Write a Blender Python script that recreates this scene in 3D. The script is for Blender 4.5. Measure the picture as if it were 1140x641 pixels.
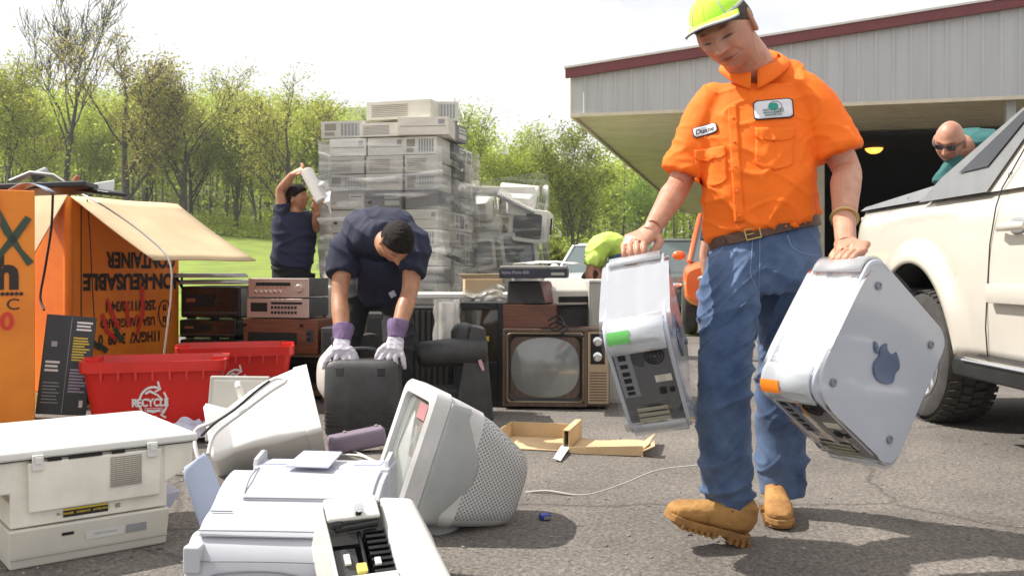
import bpy, bmesh, math, random
import numpy as np
from mathutils import Vector, Matrix, noise, Euler
from mathutils.bvhtree import BVHTree
R = math.radians
for o in list(bpy.data.objects): bpy.data.objects.remove(o)
scene = bpy.context.scene
col = scene.collection
# ------------------------------------------------------------------ camera
F, HC = 1050.0, 0.92            # focal length in photo pixels, camera height in metres
cam = bpy.data.objects.new('camera', bpy.data.cameras.new('camera'))
col.objects.link(cam); scene.camera = cam
cam.location = (0, 0, HC); cam.rotation_euler = (R(90), 0, 0)
cam.data.sensor_fit = 'HORIZONTAL'; cam.data.sensor_width = 36
cam.data.lens = 36 * F / 1140; cam.data.shift_y = -20.5 / 1140
cam.data.clip_start = 0.05; cam.data.clip_end = 2000
cam.data.dof.use_dof = True; cam.data.dof.focus_distance = 3.3; cam.data.dof.aperture_fstop = 11
# ------------------------------------------------------------------ light
SUN_EL, SDIR = 52, Vector((0.975, -0.22, 0)).normalized()      # direction the shadows fall
world = bpy.data.worlds.new('World'); scene.world = world; world.use_nodes = True
wn = world.node_tree; wn.nodes.clear()
def N(nt, t, **k):
    n = nt.nodes.new(t)
    for a, b in k.items(): setattr(n, a, b)
    return n
wo = N(wn, 'ShaderNodeOutputWorld'); wb = N(wn, 'ShaderNodeBackground'); sk = N(wn, 'ShaderNodeTexSky')
sk.sky_type = 'NISHITA'; sk.sun_disc = False; sk.sun_elevation = R(SUN_EL)
tos = -SDIR
sk.sun_rotation = math.atan2(tos.x, tos.y); sk.air_density = 1.0; sk.dust_density = 3.0; sk.ozone_density = 1.0
wc = N(wn, 'ShaderNodeTexCoord'); wm_ = N(wn, 'ShaderNodeMapping'); wm_.inputs['Scale'].default_value = (1.2, 1.2, 3.2)
wz = N(wn, 'ShaderNodeTexNoise'); wz.inputs['Scale'].default_value = 2.6; wz.inputs['Detail'].default_value = 7; wz.inputs['Roughness'].default_value = .6
wr = N(wn, 'ShaderNodeValToRGB'); wr.color_ramp.elements[0].position = .34; wr.color_ramp.elements[1].position = .56
wr.color_ramp.elements[0].color = (.62, .62, .62, 1); wr.color_ramp.elements[1].color = (1, 1, 1, 1)
wx = N(wn, 'ShaderNodeMixRGB'); wx.inputs[2].default_value = (8.0, 7.95, 8.0, 1)
L = wn.links.new
L(wc.outputs['Generated'], wm_.inputs[0]); L(wm_.outputs[0], wz.inputs['Vector']); L(wz.outputs[0], wr.inputs[0])
L(wr.outputs[0], wx.inputs[0]); L(sk.outputs[0], wx.inputs[1]); L(wx.outputs[0], wb.inputs[0]); L(wb.outputs[0], wo.inputs[0])
wb.inputs[1].default_value = 0.085
sun = bpy.data.objects.new('sun', bpy.data.lights.new('sun', 'SUN')); col.objects.link(sun)
sun.data.energy = 4.3; sun.data.angle = R(.6); sun.data.color = (1, .955, .88)
sd = Vector((SDIR.x * math.cos(R(SUN_EL)), SDIR.y * math.cos(R(SUN_EL)), -math.sin(R(SUN_EL))))
sun.rotation_euler = sd.to_track_quat('-Z', 'Y').to_euler(); sun.location = (-8, 3, 12)
scene.view_settings.view_transform = 'Standard'; scene.view_settings.look = 'None'
scene.view_settings.exposure = 0.78; scene.view_settings.gamma = 1
scene.render.engine = 'CYCLES'
scene.cycles.max_bounces = 7; scene.cycles.transparent_max_bounces = 16

# ------------------------------------------------------------------ helpers
def P(px, py, Y): return Vector(((px - 570) / F * Y, Y, HC - (py - 300) / F * Y))
def G(px, py):
    Y = F * HC / (py - 300); return Vector(((px - 570) / F * Y, Y, 0))
def V(*a): return Vector(a)
def tag(o, label=None, cat=None, group=None, kind=None):
    if label: o['label'] = label
    if cat: o['category'] = cat
    if group: o['group'] = group
    if kind: o['kind'] = kind
    return o
def thing(name, label, cat, loc=(0, 0, 0), rz=0, group=None, M=None):
    o = bpy.data.objects.new(name, None); col.objects.link(o); o.empty_display_size = .1
    if M is not None:
        o.location = M.to_translation(); o.rotation_euler = M.to_euler()
    else:
        o.location = loc; o.rotation_euler = (0, 0, rz)
    return tag(o, label, cat, group)
def basis(o): return Matrix.LocRotScale(o.location, o.rotation_euler, o.scale)
def wmat(o): return basis(o) if o.parent is None else wmat(o.parent) @ basis(o)
def frame(origin, x, z):                    # matrix from an x axis and an approximate z axis
    x = Vector(x).normalized(); z = Vector(z); z = (z - x * z.dot(x)).normalized(); y = z.cross(x)
    m = Matrix((x, y, z)).transposed().to_4x4(); m.translation = Vector(origin); return m
def copy_tree(o, parent=None):
    c = o.copy(); col.objects.link(c); c.parent = parent
    for ch in [q for q in bpy.data.objects if q.parent == o]: copy_tree(ch, c)
    return c
def kids_map():
    d = {}
    for q in bpy.data.objects:
        if q.parent: d.setdefault(q.parent, []).append(q)
    return d

MATS = {}
def mat(name, c, rough=.5, metal=0, var=.0, vs=6, bump=0, bs=60, spec=.5, coat=0, trans=0, alpha=1, c2=None, coord='Object', detail=4, emit=0, sheen=0, ior=None, stretch=None, rvar=0, vlo=.38, vhi=.62):
    if name in MATS: return MATS[name]
    m = bpy.data.materials.new(name); m.use_nodes = True; nt = m.node_tree
    b = nt.nodes['Principled BSDF']; I = b.inputs
    I['Base Color'].default_value = (*c, 1); I['Roughness'].default_value = rough; I['Metallic'].default_value = metal
    I['Specular IOR Level'].default_value = spec; I['Coat Weight'].default_value = coat; I['Coat Roughness'].default_value = .08
    I['Transmission Weight'].default_value = trans; I['Alpha'].default_value = alpha
    if sheen: I['Sheen Weight'].default_value = sheen
    if ior: I['IOR'].default_value = ior
    if emit: I['Emission Color'].default_value = (*c, 1); I['Emission Strength'].default_value = emit
    tc = N(nt, 'ShaderNodeTexCoord'); src = tc.outputs[coord]
    if stretch:
        mp = N(nt, 'ShaderNodeMapping'); mp.inputs['Scale'].default_value = stretch; nt.links.new(src, mp.inputs[0]); src = mp.outputs[0]
    if var or c2:
        n = N(nt, 'ShaderNodeTexNoise'); n.inputs['Scale'].default_value = vs; n.inputs['Detail'].default_value = detail; n.inputs['Roughness'].default_value = .62
        r = N(nt, 'ShaderNodeValToRGB'); r.color_ramp.elements[0].position = vlo; r.color_ramp.elements[1].position = vhi
        a = c2 if c2 else tuple(x * (1 - var) for x in c)
        r.color_ramp.elements[0].color = (*a, 1); r.color_ramp.elements[1].color = (*(c if c2 else tuple(min(1, x * (1 + var * .35)) for x in c)), 1)
        nt.links.new(src, n.inputs['Vector']); nt.links.new(n.outputs[0], r.inputs[0]); nt.links.new(r.outputs[0], I['Base Color'])
        if rvar:
            mr = N(nt, 'ShaderNodeMapRange'); mr.inputs[3].default_value = rough - rvar; mr.inputs[4].default_value = rough + rvar
            nt.links.new(n.outputs[0], mr.inputs[0]); nt.links.new(mr.outputs[0], I['Roughness'])
    if bump:
        n2 = N(nt, 'ShaderNodeTexNoise'); n2.inputs['Scale'].default_value = bs; n2.inputs['Detail'].default_value = 3
        bp = N(nt, 'ShaderNodeBump'); bp.inputs['Strength'].default_value = bump; bp.inputs['Distance'].default_value = .01
        nt.links.new(src, n2.inputs['Vector']); nt.links.new(n2.outputs[0], bp.inputs['Height']); nt.links.new(bp.outputs[0], I['Normal'])
    MATS[name] = m; return m

class MB:
    def __init__(s): s.v = []; s.f = []; s.m = []
    def add(s, vs, fs, mi=0, M=None):
        k = len(s.v); s.v += [(M @ Vector(v)) if M is not None else Vector(v) for v in vs]
        s.f += [tuple(i + k for i in f) for f in fs]; s.m += [mi] * len(fs); return s
    def bx(s, x0, x1, y0, y1, z0, z1, mi=0, M=None):
        return s.add([(x0, y0, z0), (x1, y0, z0), (x1, y1, z0), (x0, y1, z0), (x0, y0, z1), (x1, y0, z1), (x1, y1, z1), (x0, y1, z1)],
                     [(3, 2, 1, 0), (4, 5, 6, 7), (0, 1, 5, 4), (1, 2, 6, 5), (2, 3, 7, 6), (3, 0, 4, 7)], mi, M)
    def loft(s, pts, rad, n=16, side=None, e=2.0, mi=0, cap=True, M=None):
        pts = [Vector(p) for p in pts]; rings = []; k = len(pts); vs = []
        u = None
        for i, p in enumerate(pts):
            t = (pts[min(i + 1, k - 1)] - pts[max(i - 1, 0)]).normalized()
            if side is not None:
                sd_ = Vector(side[i]) if isinstance(side, list) else Vector(side)
                u = (sd_ - t * sd_.dot(t)).normalized()
            elif u is None:
                a = Vector((0, 0, 1)) if abs(t.z) < .9 else Vector((1, 0, 0)); u = (a - t * a.dot(t)).normalized()
            else: u = (u - t * u.dot(t)).normalized()
            w = t.cross(u); r = rad[i] if isinstance(rad, (list, tuple)) and not isinstance(rad[0], (int, float)) else (rad[i] if isinstance(rad, list) else rad)
            rx, ry = r if isinstance(r, tuple) else (r, r)
            for j in range(n):
                a = 2 * math.pi * j / n; ca, sa = math.cos(a), math.sin(a)
                ca = math.copysign(abs(ca) ** (2 / e), ca); sa = math.copysign(abs(sa) ** (2 / e), sa)
                vs.append(p + u * rx * ca + w * ry * sa)
        fs = [(i * n + j, i * n + (j + 1) % n, (i + 1) * n + (j + 1) % n, (i + 1) * n + j) for i in range(k - 1) for j in range(n)]
        if cap: fs += [tuple(range(n - 1, -1, -1)), tuple(range((k - 1) * n, k * n))]
        return s.add(vs, fs, mi, M)
    def tube(s, pts, r, n=8, mi=0, M=None, cap=True): return s.loft(pts, r, n, mi=mi, M=M, cap=cap)
    def lathe(s, prof, n=24, mi=0, M=None):
        k = len(prof); vs = [(r * math.cos(2 * math.pi * j / n), r * math.sin(2 * math.pi * j / n), z) for r, z in prof for j in range(n)]
        fs = [(i * n + j, i * n + (j + 1) % n, (i + 1) * n + (j + 1) % n, (i + 1) * n + j) for i in range(k - 1) for j in range(n)]
        fs += [tuple(range(n - 1, -1, -1)), tuple(range((k - 1) * n, k * n))]
        return s.add(vs, fs, mi, M)
    def prism(s, poly, z0, z1, mi=0, M=None):      # polygon in local xy, extruded along z
        n = len(poly); ar = sum(poly[i][0] * poly[(i + 1) % n][1] - poly[(i + 1) % n][0] * poly[i][1] for i in range(n))
        if ar < 0: poly = poly[::-1]
        vs = [(x, y, z0) for x, y in poly] + [(x, y, z1) for x, y in poly]
        return s.add(vs, [tuple(range(n - 1, -1, -1)), tuple(range(n, 2 * n))] + [(i, (i + 1) % n, n + (i + 1) % n, n + i) for i in range(n)], mi, M)
    def sphere(s, c, r, n=14, m=9, mi=0, M=None):
        r = r if isinstance(r, tuple) else (r, r, r); vs = []; 
        for i in range(1, m):
            a = math.pi * i / m
            for j in range(n):
                b = 2 * math.pi * j / n; vs.append((c[0] + r[0] * math.sin(a) * math.cos(b), c[1] + r[1] * math.sin(a) * math.sin(b), c[2] - r[2] * math.cos(a)))
        fs = [(i * n + j, i * n + (j + 1) % n, (i + 1) * n + (j + 1) % n, (i + 1) * n + j) for i in range(m - 2) for j in range(n)]
        k = len(vs); vs += [(c[0], c[1], c[2] - r[2]), (c[0], c[1], c[2] + r[2])]
        fs += [(k, (j + 1) % n, j) for j in range(n)] + [(k + 1, (m - 2) * n + j, (m - 2) * n + (j + 1) % n) for j in range(n)]
        return s.add(vs, fs, mi, M)
    def grid(s, fn, nu, nv, mi=0, M=None, closed=False):
        vs = [fn(i / nu, j / nv) for i in range(nu + 1) for j in range(nv + 1)]
        return s.add(vs, [(i * (nv + 1) + j, (i + 1) * (nv + 1) + j, (i + 1) * (nv + 1) + j + 1, i * (nv + 1) + j + 1) for i in range(nu) for j in range(nv)], mi, M)
    def build(s, name, mats, parent=None, smooth=None, bevel=0, seg=2, world=False, solid=0, sub=0):
        me = bpy.data.meshes.new(name)
        vs = s.v
        if world and parent is not None:
            iv = wmat(parent).inverted(); vs = [iv @ v for v in vs]
        me.from_pydata([tuple(v) for v in vs], [], s.f)
        for m in (mats if isinstance(mats, (list, tuple)) else [mats]): me.materials.append(m)
        if len(me.materials) > 1: me.polygons.foreach_set('material_index', s.m)
        me.validate(); me.update()
        o = bpy.data.objects.new(name, me); col.objects.link(o); o.parent = parent
        if smooth is not None or bevel:
            me.polygons.foreach_set('use_smooth', [True] * len(me.polygons)); me.set_sharp_from_angle(angle=R(smooth if smooth is not None else 35))
        if sub:
            md = o.modifiers.new('sub', 'SUBSURF'); md.levels = sub; md.render_levels = sub
        if solid:
            md = o.modifiers.new('solid', 'SOLIDIFY'); md.thickness = solid; md.offset = 0
        if bevel:
            md = o.modifiers.new('bevel', 'BEVEL'); md.width = bevel; md.segments = seg; md.limit_method = 'ANGLE'; md.angle_limit = R(35); md.harden_normals = True
        return o
def one(fn, name, mats, parent=None, **k):
    m = MB(); fn(m); return m.build(name, mats, parent, **k)
def rrect(w, h, r, n=6, cx=0, cy=0):
    out = []
    for (sx, sy, a0) in ((1, 1, 0), (-1, 1, 90), (-1, -1, 180), (1, -1, 270)):
        for i in range(n + 1):
            a = R(a0 + 90 * i / n); out.append((cx + sx * (w / 2 - r) + r * math.cos(a), cy + sy * (h / 2 - r) + r * math.sin(a)))
    return out
def text_geo(txt, size, bold=0, align='CENTER', sx=1.0):
    cu = bpy.data.curves.new('t', 'FONT'); cu.body = txt; cu.size = size; cu.align_x = align; cu.align_y = 'CENTER'; cu.offset = bold; cu.resolution_u = 3
    cu.fill_mode = 'BOTH'
    o = bpy.data.objects.new('t', cu); col.objects.link(o); dg = bpy.context.evaluated_depsgraph_get(); dg.update()
    me = bpy.data.meshes.new_from_object(o.evaluated_get(dg)); yc = (max(v.co.y for v in me.vertices) + min(v.co.y for v in me.vertices)) / 2 if len(me.vertices) else 0; vs = [(v.co.x * sx, v.co.y - yc, 0) for v in me.vertices]; fs = [tuple(p.vertices) for p in me.polygons]
    bpy.data.objects.remove(o); bpy.data.curves.remove(cu); bpy.data.meshes.remove(me); return vs, fs
def sheet(name, vs, fs, m, parent, M, d=.0):
    mb = MB(); mb.add([(v[0], v[1], d) for v in vs], fs, 0, M); return mb.build(name, m, parent)
def lettering(name, txt, size, m, parent, M, bold=0, align='CENTER', sx=1, d=0):
    vs, fs = text_geo(txt, size, bold, align, sx); return sheet(name, vs, fs, m, parent, M, d)
def face_frame(origin, right, up):          # frame whose local xy is a face of the thing, z out of it
    right = Vector(right).normalized(); up = Vector(up).normalized(); return Matrix((right, up, right.cross(up))).transposed().to_4x4() if origin is None else \
        Matrix.Translation(Vector(origin)) @ Matrix((right, up, right.cross(up))).transposed().to_4x4()
# ================================================================== SETTING
def ground_z(x, y):
    if y < 13: return 0
    t = min(1, (y - 13) / 80)
    side = min(1, max(0, (6 - x) / 34)); 
    z = t * (1.2 + 3.6 * side) * (0.55 + .45 * t)
    if x > .5: z = z * max(0, 1 - (x - .5) / 2.5) if y < 62 else z * max(0, min(1, (y - 62) / 20)) if x > 3 else z
    if y > 93:
        z += (y - 93) * (.05 + .16 * min(1, max(0, (-x - 2) / 40)))
    return z
m_asph = mat('asphalt', (.135, .122, .112), rough=.9)
nt = m_asph.node_tree; bs_ = nt.nodes['Principled BSDF']; tc = N(nt, 'ShaderNodeTexCoord')
n1 = N(nt, 'ShaderNodeTexNoise'); n1.inputs['Scale'].default_value = 1.1; n1.inputs['Detail'].default_value = 6
n2 = N(nt, 'ShaderNodeTexVoronoi'); n2.inputs['Scale'].default_value = 115
n3 = N(nt, 'ShaderNodeTexNoise'); n3.inputs['Scale'].default_value = 60; n3.inputs['Detail'].default_value = 5; n3.inputs['Roughness'].default_value = .75
r1 = N(nt, 'ShaderNodeValToRGB'); r1.color_ramp.elements[0].position = .3; r1.color_ramp.elements[1].position = .7
r1.color_ramp.elements[0].color = (.110, .102, .095, 1); r1.color_ramp.elements[1].color = (.205, .188, .172, 1)
r2 = N(nt, 'ShaderNodeValToRGB'); r2.color_ramp.elements[0].position = .28; r2.color_ramp.elements[1].position = .72
r2.color_ramp.elements[0].color = (.42, .42, .43, 1); r2.color_ramp.elements[1].color = (1.6, 1.55, 1.48, 1)
r3 = N(nt, 'ShaderNodeValToRGB'); r3.color_ramp.elements[0].color = (.62, .62, .62, 1); r3.color_ramp.elements[1].color = (1.25, 1.22, 1.18, 1)
vc = N(nt, 'ShaderNodeSeparateColor')
mx = N(nt, 'ShaderNodeMixRGB', blend_type='MULTIPLY'); mx.inputs[0].default_value = 1
mx2 = N(nt, 'ShaderNodeMixRGB', blend_type='MULTIPLY'); mx2.inputs[0].default_value = 1
L = nt.links.new
for n_ in (n1, n2, n3): L(tc.outputs['Object'], n_.inputs['Vector'])
L(n1.outputs[0], r1.inputs[0]); L(n3.outputs[0], r2.inputs[0]); L(n2.outputs['Color'], vc.inputs[0]); L(vc.outputs[0], r3.inputs[0])
L(r1.outputs[0], mx.inputs[1]); L(r2.outputs[0], mx.inputs[2]); L(mx.outputs[0], mx2.inputs[1]); L(r3.outputs[0], mx2.inputs[2]); 
ns = N(nt, 'ShaderNodeTexNoise'); ns.inputs['Scale'].default_value = .9; ns.inputs['Detail'].default_value = 3; rs_ = N(nt, 'ShaderNodeValToRGB'); rs_.color_ramp.elements[0].position = .60; rs_.color_ramp.elements[1].position = .72; rs_.color_ramp.elements[0].color = (1, 1, 1, 1); rs_.color_ramp.elements[1].color = (.62, .61, .60, 1)
nv = N(nt, 'ShaderNodeTexVoronoi', feature='DISTANCE_TO_EDGE'); nv.inputs['Scale'].default_value = .55; nd = N(nt, 'ShaderNodeTexNoise'); nd.inputs['Scale'].default_value = 3.5; nd.inputs['Detail'].default_value = 6
mvx = N(nt, 'ShaderNodeMixRGB'); mvx.inputs[0].default_value = .16; L(tc.outputs['Object'], nd.inputs['Vector']); L(tc.outputs['Object'], mvx.inputs[1]); L(nd.outputs['Color'], mvx.inputs[2]); L(mvx.outputs[0], nv.inputs['Vector'])
rc_ = N(nt, 'ShaderNodeValToRGB'); rc_.color_ramp.elements[0].position = .002; rc_.color_ramp.elements[1].position = .007; rc_.color_ramp.elements[0].color = (.45, .44, .43, 1); rc_.color_ramp.elements[1].color = (1, 1, 1, 1)
m3_ = N(nt, 'ShaderNodeMixRGB', blend_type='MULTIPLY'); m3_.inputs[0].default_value = 1; m4_ = N(nt, 'ShaderNodeMixRGB', blend_type='MULTIPLY'); m4_.inputs[0].default_value = .8
L(tc.outputs['Object'], ns.inputs['Vector']); L(ns.outputs[0], rs_.inputs[0]); L(nv.outputs['Distance'], rc_.inputs[0]); L(mx2.outputs[0], m3_.inputs[1]); L(rs_.outputs[0], m3_.inputs[2]); L(m3_.outputs[0], m4_.inputs[1]); L(rc_.outputs[0], m4_.inputs[2]); L(m4_.outputs[0], bs_.inputs['Base Color'])
bp = N(nt, 'ShaderNodeBump'); bp.inputs['Strength'].default_value = .7; bp.inputs['Distance'].default_value = .012
L(n3.outputs[0], bp.inputs['Height']); L(bp.outputs[0], bs_.inputs['Normal'])
tag(one(lambda m: m.add([(-60, -12, 0), (90, -12, 0), (90, 13.2, 0), (-60, 13.2, 0)], [(0, 1, 2, 3)]), 'asphalt_yard', m_asph), kind='structure')
tag(one(lambda m: m.add([(1.0, 13.2, .0), (90, 13.2, 0), (90, 62, .3), (8.6, 56, .3), (2.0, 22, .3)], [(0, 1, 2, 3, 4)]), 'driveway', m_asph), kind='structure')

def grit(m):
    rnd = random.Random(61)
    for i in range(900):
        y = 2.6 + 6 * rnd.random() ** 1.5; x = rnd.uniform(-.56, .56) * y; s = rnd.uniform(.0015, .006) * (1.8 if rnd.random() < .04 else 1)
        m.sphere((x, y, s * .5), (s * rnd.uniform(.8, 1.6), s, s * .7), 5, 4)
tag(one(grit, 'grit', mat('loose_grit', (.34, .32, .29), rough=.9, c2=(.12, .11, .10), vs=3)), 'loose grit and small stones scattered over the asphalt', 'grit', kind='stuff')
m_grass = mat('grass', (.20, .26, .022), rough=.95, c2=(.12, .175, .016), vs=.5, bump=.6, bs=9, detail=9)
def terrain(m):
    xs = [-260 + 10 * i for i in range(53)]; ys = [13.0, 14, 16, 20, 26, 34, 44, 56, 70, 84, 93, 105, 120, 140, 170, 210, 280, 400]
    def xf(x): return x
    vs = [(x, y - .0, ground_z(x, y) + .012) for y in ys for x in xs]
    n = len(xs); m.add(vs, [(i * n + j, i * n + j + 1, (i + 1) * n + j + 1, (i + 1) * n + j) for i in range(len(ys) - 1) for j in range(n - 1)])
go = one(terrain, 'grass_field', m_grass, smooth=60); tag(go, kind='structure')
m_floor = mat('forest_floor', (.17, .16, .055), rough=1, c2=(.09, .12, .03), vs=.25, detail=8)
def woodfloor(m):
    xs = [-260 + 10 * i for i in range(53)]; ys = [88, 93, 105, 120, 140, 170, 210, 280, 400]; n = len(xs)
    m.add([(x, y + 3 * noise.noise(Vector((x * .05, y * .02, 0))), ground_z(x, y) + .08 + (.12 if y > 90 else 0)) for y in ys for x in xs], [(i * n + j, i * n + j + 1, (i + 1) * n + j + 1, (i + 1) * n + j) for i in range(len(ys) - 1) for j in range(n - 1)])
tag(one(woodfloor, 'hillside_floor', m_floor, smooth=60), kind='structure')

def leaf_mat(name, a, b, c, tr=.55):
    m = bpy.data.materials.new(name); m.use_nodes = True; nt = m.node_tree; nt.nodes.clear(); L = nt.links.new
    o = N(nt, 'ShaderNodeOutputMaterial'); g = N(nt, 'ShaderNodeNewGeometry'); oi = N(nt, 'ShaderNodeObjectInfo')
    r = N(nt, 'ShaderNodeValToRGB'); r.color_ramp.elements[0].color = (*a, 1); r.color_ramp.elements[1].color = (*c, 1); e = r.color_ramp.elements.new(.5); e.color = (*b, 1)
    hs = N(nt, 'ShaderNodeHueSaturation'); mr = N(nt, 'ShaderNodeMapRange'); mr.inputs[3].default_value = .475; mr.inputs[4].default_value = .525
    mv = N(nt, 'ShaderNodeMapRange'); mv.inputs[3].default_value = .8; mv.inputs[4].default_value = 1.2
    d = N(nt, 'ShaderNodeBsdfDiffuse'); t = N(nt, 'ShaderNodeBsdfTranslucent'); x = N(nt, 'ShaderNodeMixShader'); x.inputs[0].default_value = tr
    L(g.outputs['Random Per Island'], r.inputs[0]); L(r.outputs[0], hs.inputs['Color']); L(oi.outputs['Random'], mr.inputs[0]); L(mr.outputs[0], hs.inputs['Hue'])
    L(oi.outputs['Random'], mv.inputs[0]); L(mv.outputs[0], hs.inputs['Value'])
    L(hs.outputs[0], d.inputs[0]); L(hs.outputs[0], t.inputs[0]); L(d.outputs[0], x.inputs[1]); L(t.outputs[0], x.inputs[2]); L(x.outputs[0], o.inputs[0]); return m
lf_yellow = leaf_mat('leaves_yellow_green', (.23, .29, .04), (.41, .48, .075), (.60, .62, .15))
lf_green = leaf_mat('leaves_green', (.16, .22, .04), (.29, .37, .07), (.44, .50, .13))
lf_olive = leaf_mat('leaves_olive', (.25, .26, .06), (.44, .44, .10), (.60, .58, .17))
lf_dark = leaf_mat('leaves_dark', (.045, .08, .015), (.09, .14, .025), (.15, .20, .04))
m_bark = mat('bark', (.085, .072, .06), rough=.95, c2=(.045, .038, .033), vs=3, bump=.5, bs=14)
m_bark2 = mat('bark_pale', (.17, .145, .12), rough=.95, c2=(.09, .075, .065), vs=3, bump=.5, bs=14)

def make_tree(seed, H, leafm, leaf_n=5200, leaf_s=.26, spread=.8, first=.35, bark=m_bark, depth=4, r0=.28, bare=0):
    rnd = random.Random(seed); wood = MB(); tips = []
    def grow(p, d, r, ln, dp):
        k = 4 if dp > 1 else 3; pts = [p]; rs = [r]
        for i in range(k):
            tw = .045 if dp == depth else .13; d = (d + Vector((rnd.gauss(0, tw), rnd.gauss(0, tw), rnd.gauss(.03, .08)))).normalized(); p = p + d * ln / k
            pts.append(p); rs.append(max(.022, r * (1 - .62 * (i + 1) / k)))
        wood.tube(pts, rs, n=7 if dp == depth else (5 if dp > 2 else 3), cap=False)
        if dp <= 2:
            for q in pts[1:]: tips.append((q, dp))
        if dp == 0: return
        nb = rnd.choice([3, 4]) if dp < depth else 6
        for i in range(nb):
            t = (first + (1 - first) * (i + rnd.random()) / nb) if dp == depth else rnd.uniform(.3, 1)
            j = min(k - 1, int(t * k)); q = pts[j].lerp(pts[j + 1], t * k - j)
            a = rnd.uniform(0, 6.28); out = Vector((math.cos(a), math.sin(a), rnd.uniform(.25, .95))).normalized()
            nd = (d * .55 + out * spread).normalized()
            grow(q, nd, max(.03, rs[j] * rnd.uniform(.42, .62)), ln * rnd.uniform(.42, .66), dp - 1)
        grow(pts[-1], d, rs[-1], ln * .5, dp - 1)
    grow(Vector((0, 0, -.4)), Vector((0, 0, 1)), r0, H * .52, depth)
    lv = MB(); vs = []; fs = []
    for i in range(leaf_n):
        q, dp = rnd.choice(tips)
        if bare and rnd.random() < bare * (q.z / H): continue
        g = .75 if dp < 2 else .5
        c = q + Vector((rnd.gauss(0, g), rnd.gauss(0, g), rnd.gauss(0, g * .7))) * (.45 if bare else 1); s = leaf_s * rnd.uniform(.5, 1.35)
        if c.z < H * .12: continue
        u = Vector((rnd.gauss(0, 1), rnd.gauss(0, 1), rnd.gauss(0, .6))).normalized(); w = u.cross(Vector((rnd.gauss(0, 1), rnd.gauss(0, 1), rnd.gauss(0, 1)))).normalized()
        k = len(vs); vs += [c - u * s * .7, c + w * s * .45, c + u * s * .7, c - w * s * .45]; fs.append((k, k + 1, k + 2, k + 3))
    lv.add(vs, fs)
    root = thing('tree', 'x', 'tree'); wood.build('trunk', bark, root, smooth=60); lv.build('crown', leafm, root)
    return root
protos = {
 'bare': make_tree(3, 19, lf_olive, 3600, .10, .42, .5, m_bark, 4, .30, .75),
 'oak': make_tree(8, 17, lf_olive, 8500, .155, .95, .3, m_bark, 4, .40),
 'oak2': make_tree(15, 16, lf_olive, 9000, .155, .9, .25, m_bark, 4, .34),
 'yel': make_tree(21, 17, lf_yellow, 15000, .17, .8, .2, m_bark, 4, .24),
 'yel2': make_tree(34, 16, lf_yellow, 14000, .17, .75, .25, m_bark2, 4, .22),
 'grn': make_tree(40, 15, lf_green, 14000, .17, .85, .2, m_bark, 4, .26),
 'thin': make_tree(52, 17, lf_olive, 7000, .14, .5, .45, m_bark2, 4, .17),
 'thin2': make_tree(57, 16, lf_yellow, 9000, .15, .55, .4, m_bark2, 4, .16)}
used = set(); ORD = ['first', 'second', 'third', 'fourth', 'fifth', 'sixth', 'seventh', 'eighth', 'ninth', 'tenth', 'eleventh', 'twelfth', 'thirteenth', 'fourteenth', 'fifteenth', 'sixteenth', 'seventeenth']
def put_tree(kind, px, Y, s, rot, label, group='trees along the edge of the wood', sz=1):
    pr = protos[kind]
    if kind in used: o = copy_tree(pr)
    else: used.add(kind); o = pr
    x = (px - 570) / F * Y
    o.location = (x, Y, ground_z(x, Y)); o.rotation_euler = (0, 0, rot); o.scale = (s, s, s * sz)
    o.name = 'bare_tree' if kind == 'bare' else 'tree'
    tag(o, label, 'tree', group)
put_tree('bare', 72, 92, 1.30, .4, 'tallest nearly leafless tree rising above the wood at far left', sz=1.08)
put_tree('oak', 143, 88, 1.20, 1.2, 'broad dark-limbed tree with olive buds beside the nearly leafless tall tree')
put_tree('oak2', 205, 90, 1.06, 2.0, 'wide olive tree with many forked limbs, second broad tree from the tall leafless one')
put_tree('oak', 318, 86, .93, 4.1, 'open spreading tree with thin forked limbs just left of the tall wrapped pallet')
put_tree('yel', 8, 84, .98, .3, 'big yellow-green tree at the left end of the wood')
put_tree('grn', 262, 92, .86, 3.0, 'leafy mid green tree between the olive trees and the wrapped pallet')
put_tree('thin2', 522, 80, .86, .6, 'pale slender tree just right of the tall wrapped pallet')
put_tree('grn', 638, 78, .84, 1.9, 'bright green bushy tree with dark trunk beside the corner of the metal roof')
put_tree('yel2', 585, 84, .80, 1.1, 'yellow-green tree behind the pallet of monitors')
rnd = random.Random(5)
kinds2 = ['yel', 'yel2', 'oak2', 'grn', 'yel', 'thin2', 'yel2', 'thin']
for i in range(46):
    row = i % 3; px = -70 + (i // 3) * 60 + rnd.uniform(-18, 18) + row * 14; Y = (98, 112, 130)[row] + rnd.uniform(-5, 5)
    left = px < 420
    if px < -40 and row < 2: continue
    k = kinds2[rnd.randrange(8)] if left else ['thin', 'thin2', 'yel2', 'grn', 'yel'][rnd.randrange(5)]
    nm = {'yel': 'yellow-green leafy', 'yel2': 'pale-barked yellow-green', 'oak2': 'olive forked', 'grn': 'mid green leafy', 'thin2': 'slender yellow-budded', 'thin': 'slender sparse pale'}[k]
    s = rnd.uniform(.72, .9) * (1.0 if left else .86)
    put_tree(k, px, Y, s, rnd.uniform(0, 6.28), '%s tree in the %s row of the wood, %s from the left' % (nm, ('nearer', 'middle', 'back')[row], ORD[i // 3]), 'trees deeper in the wood')

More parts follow.
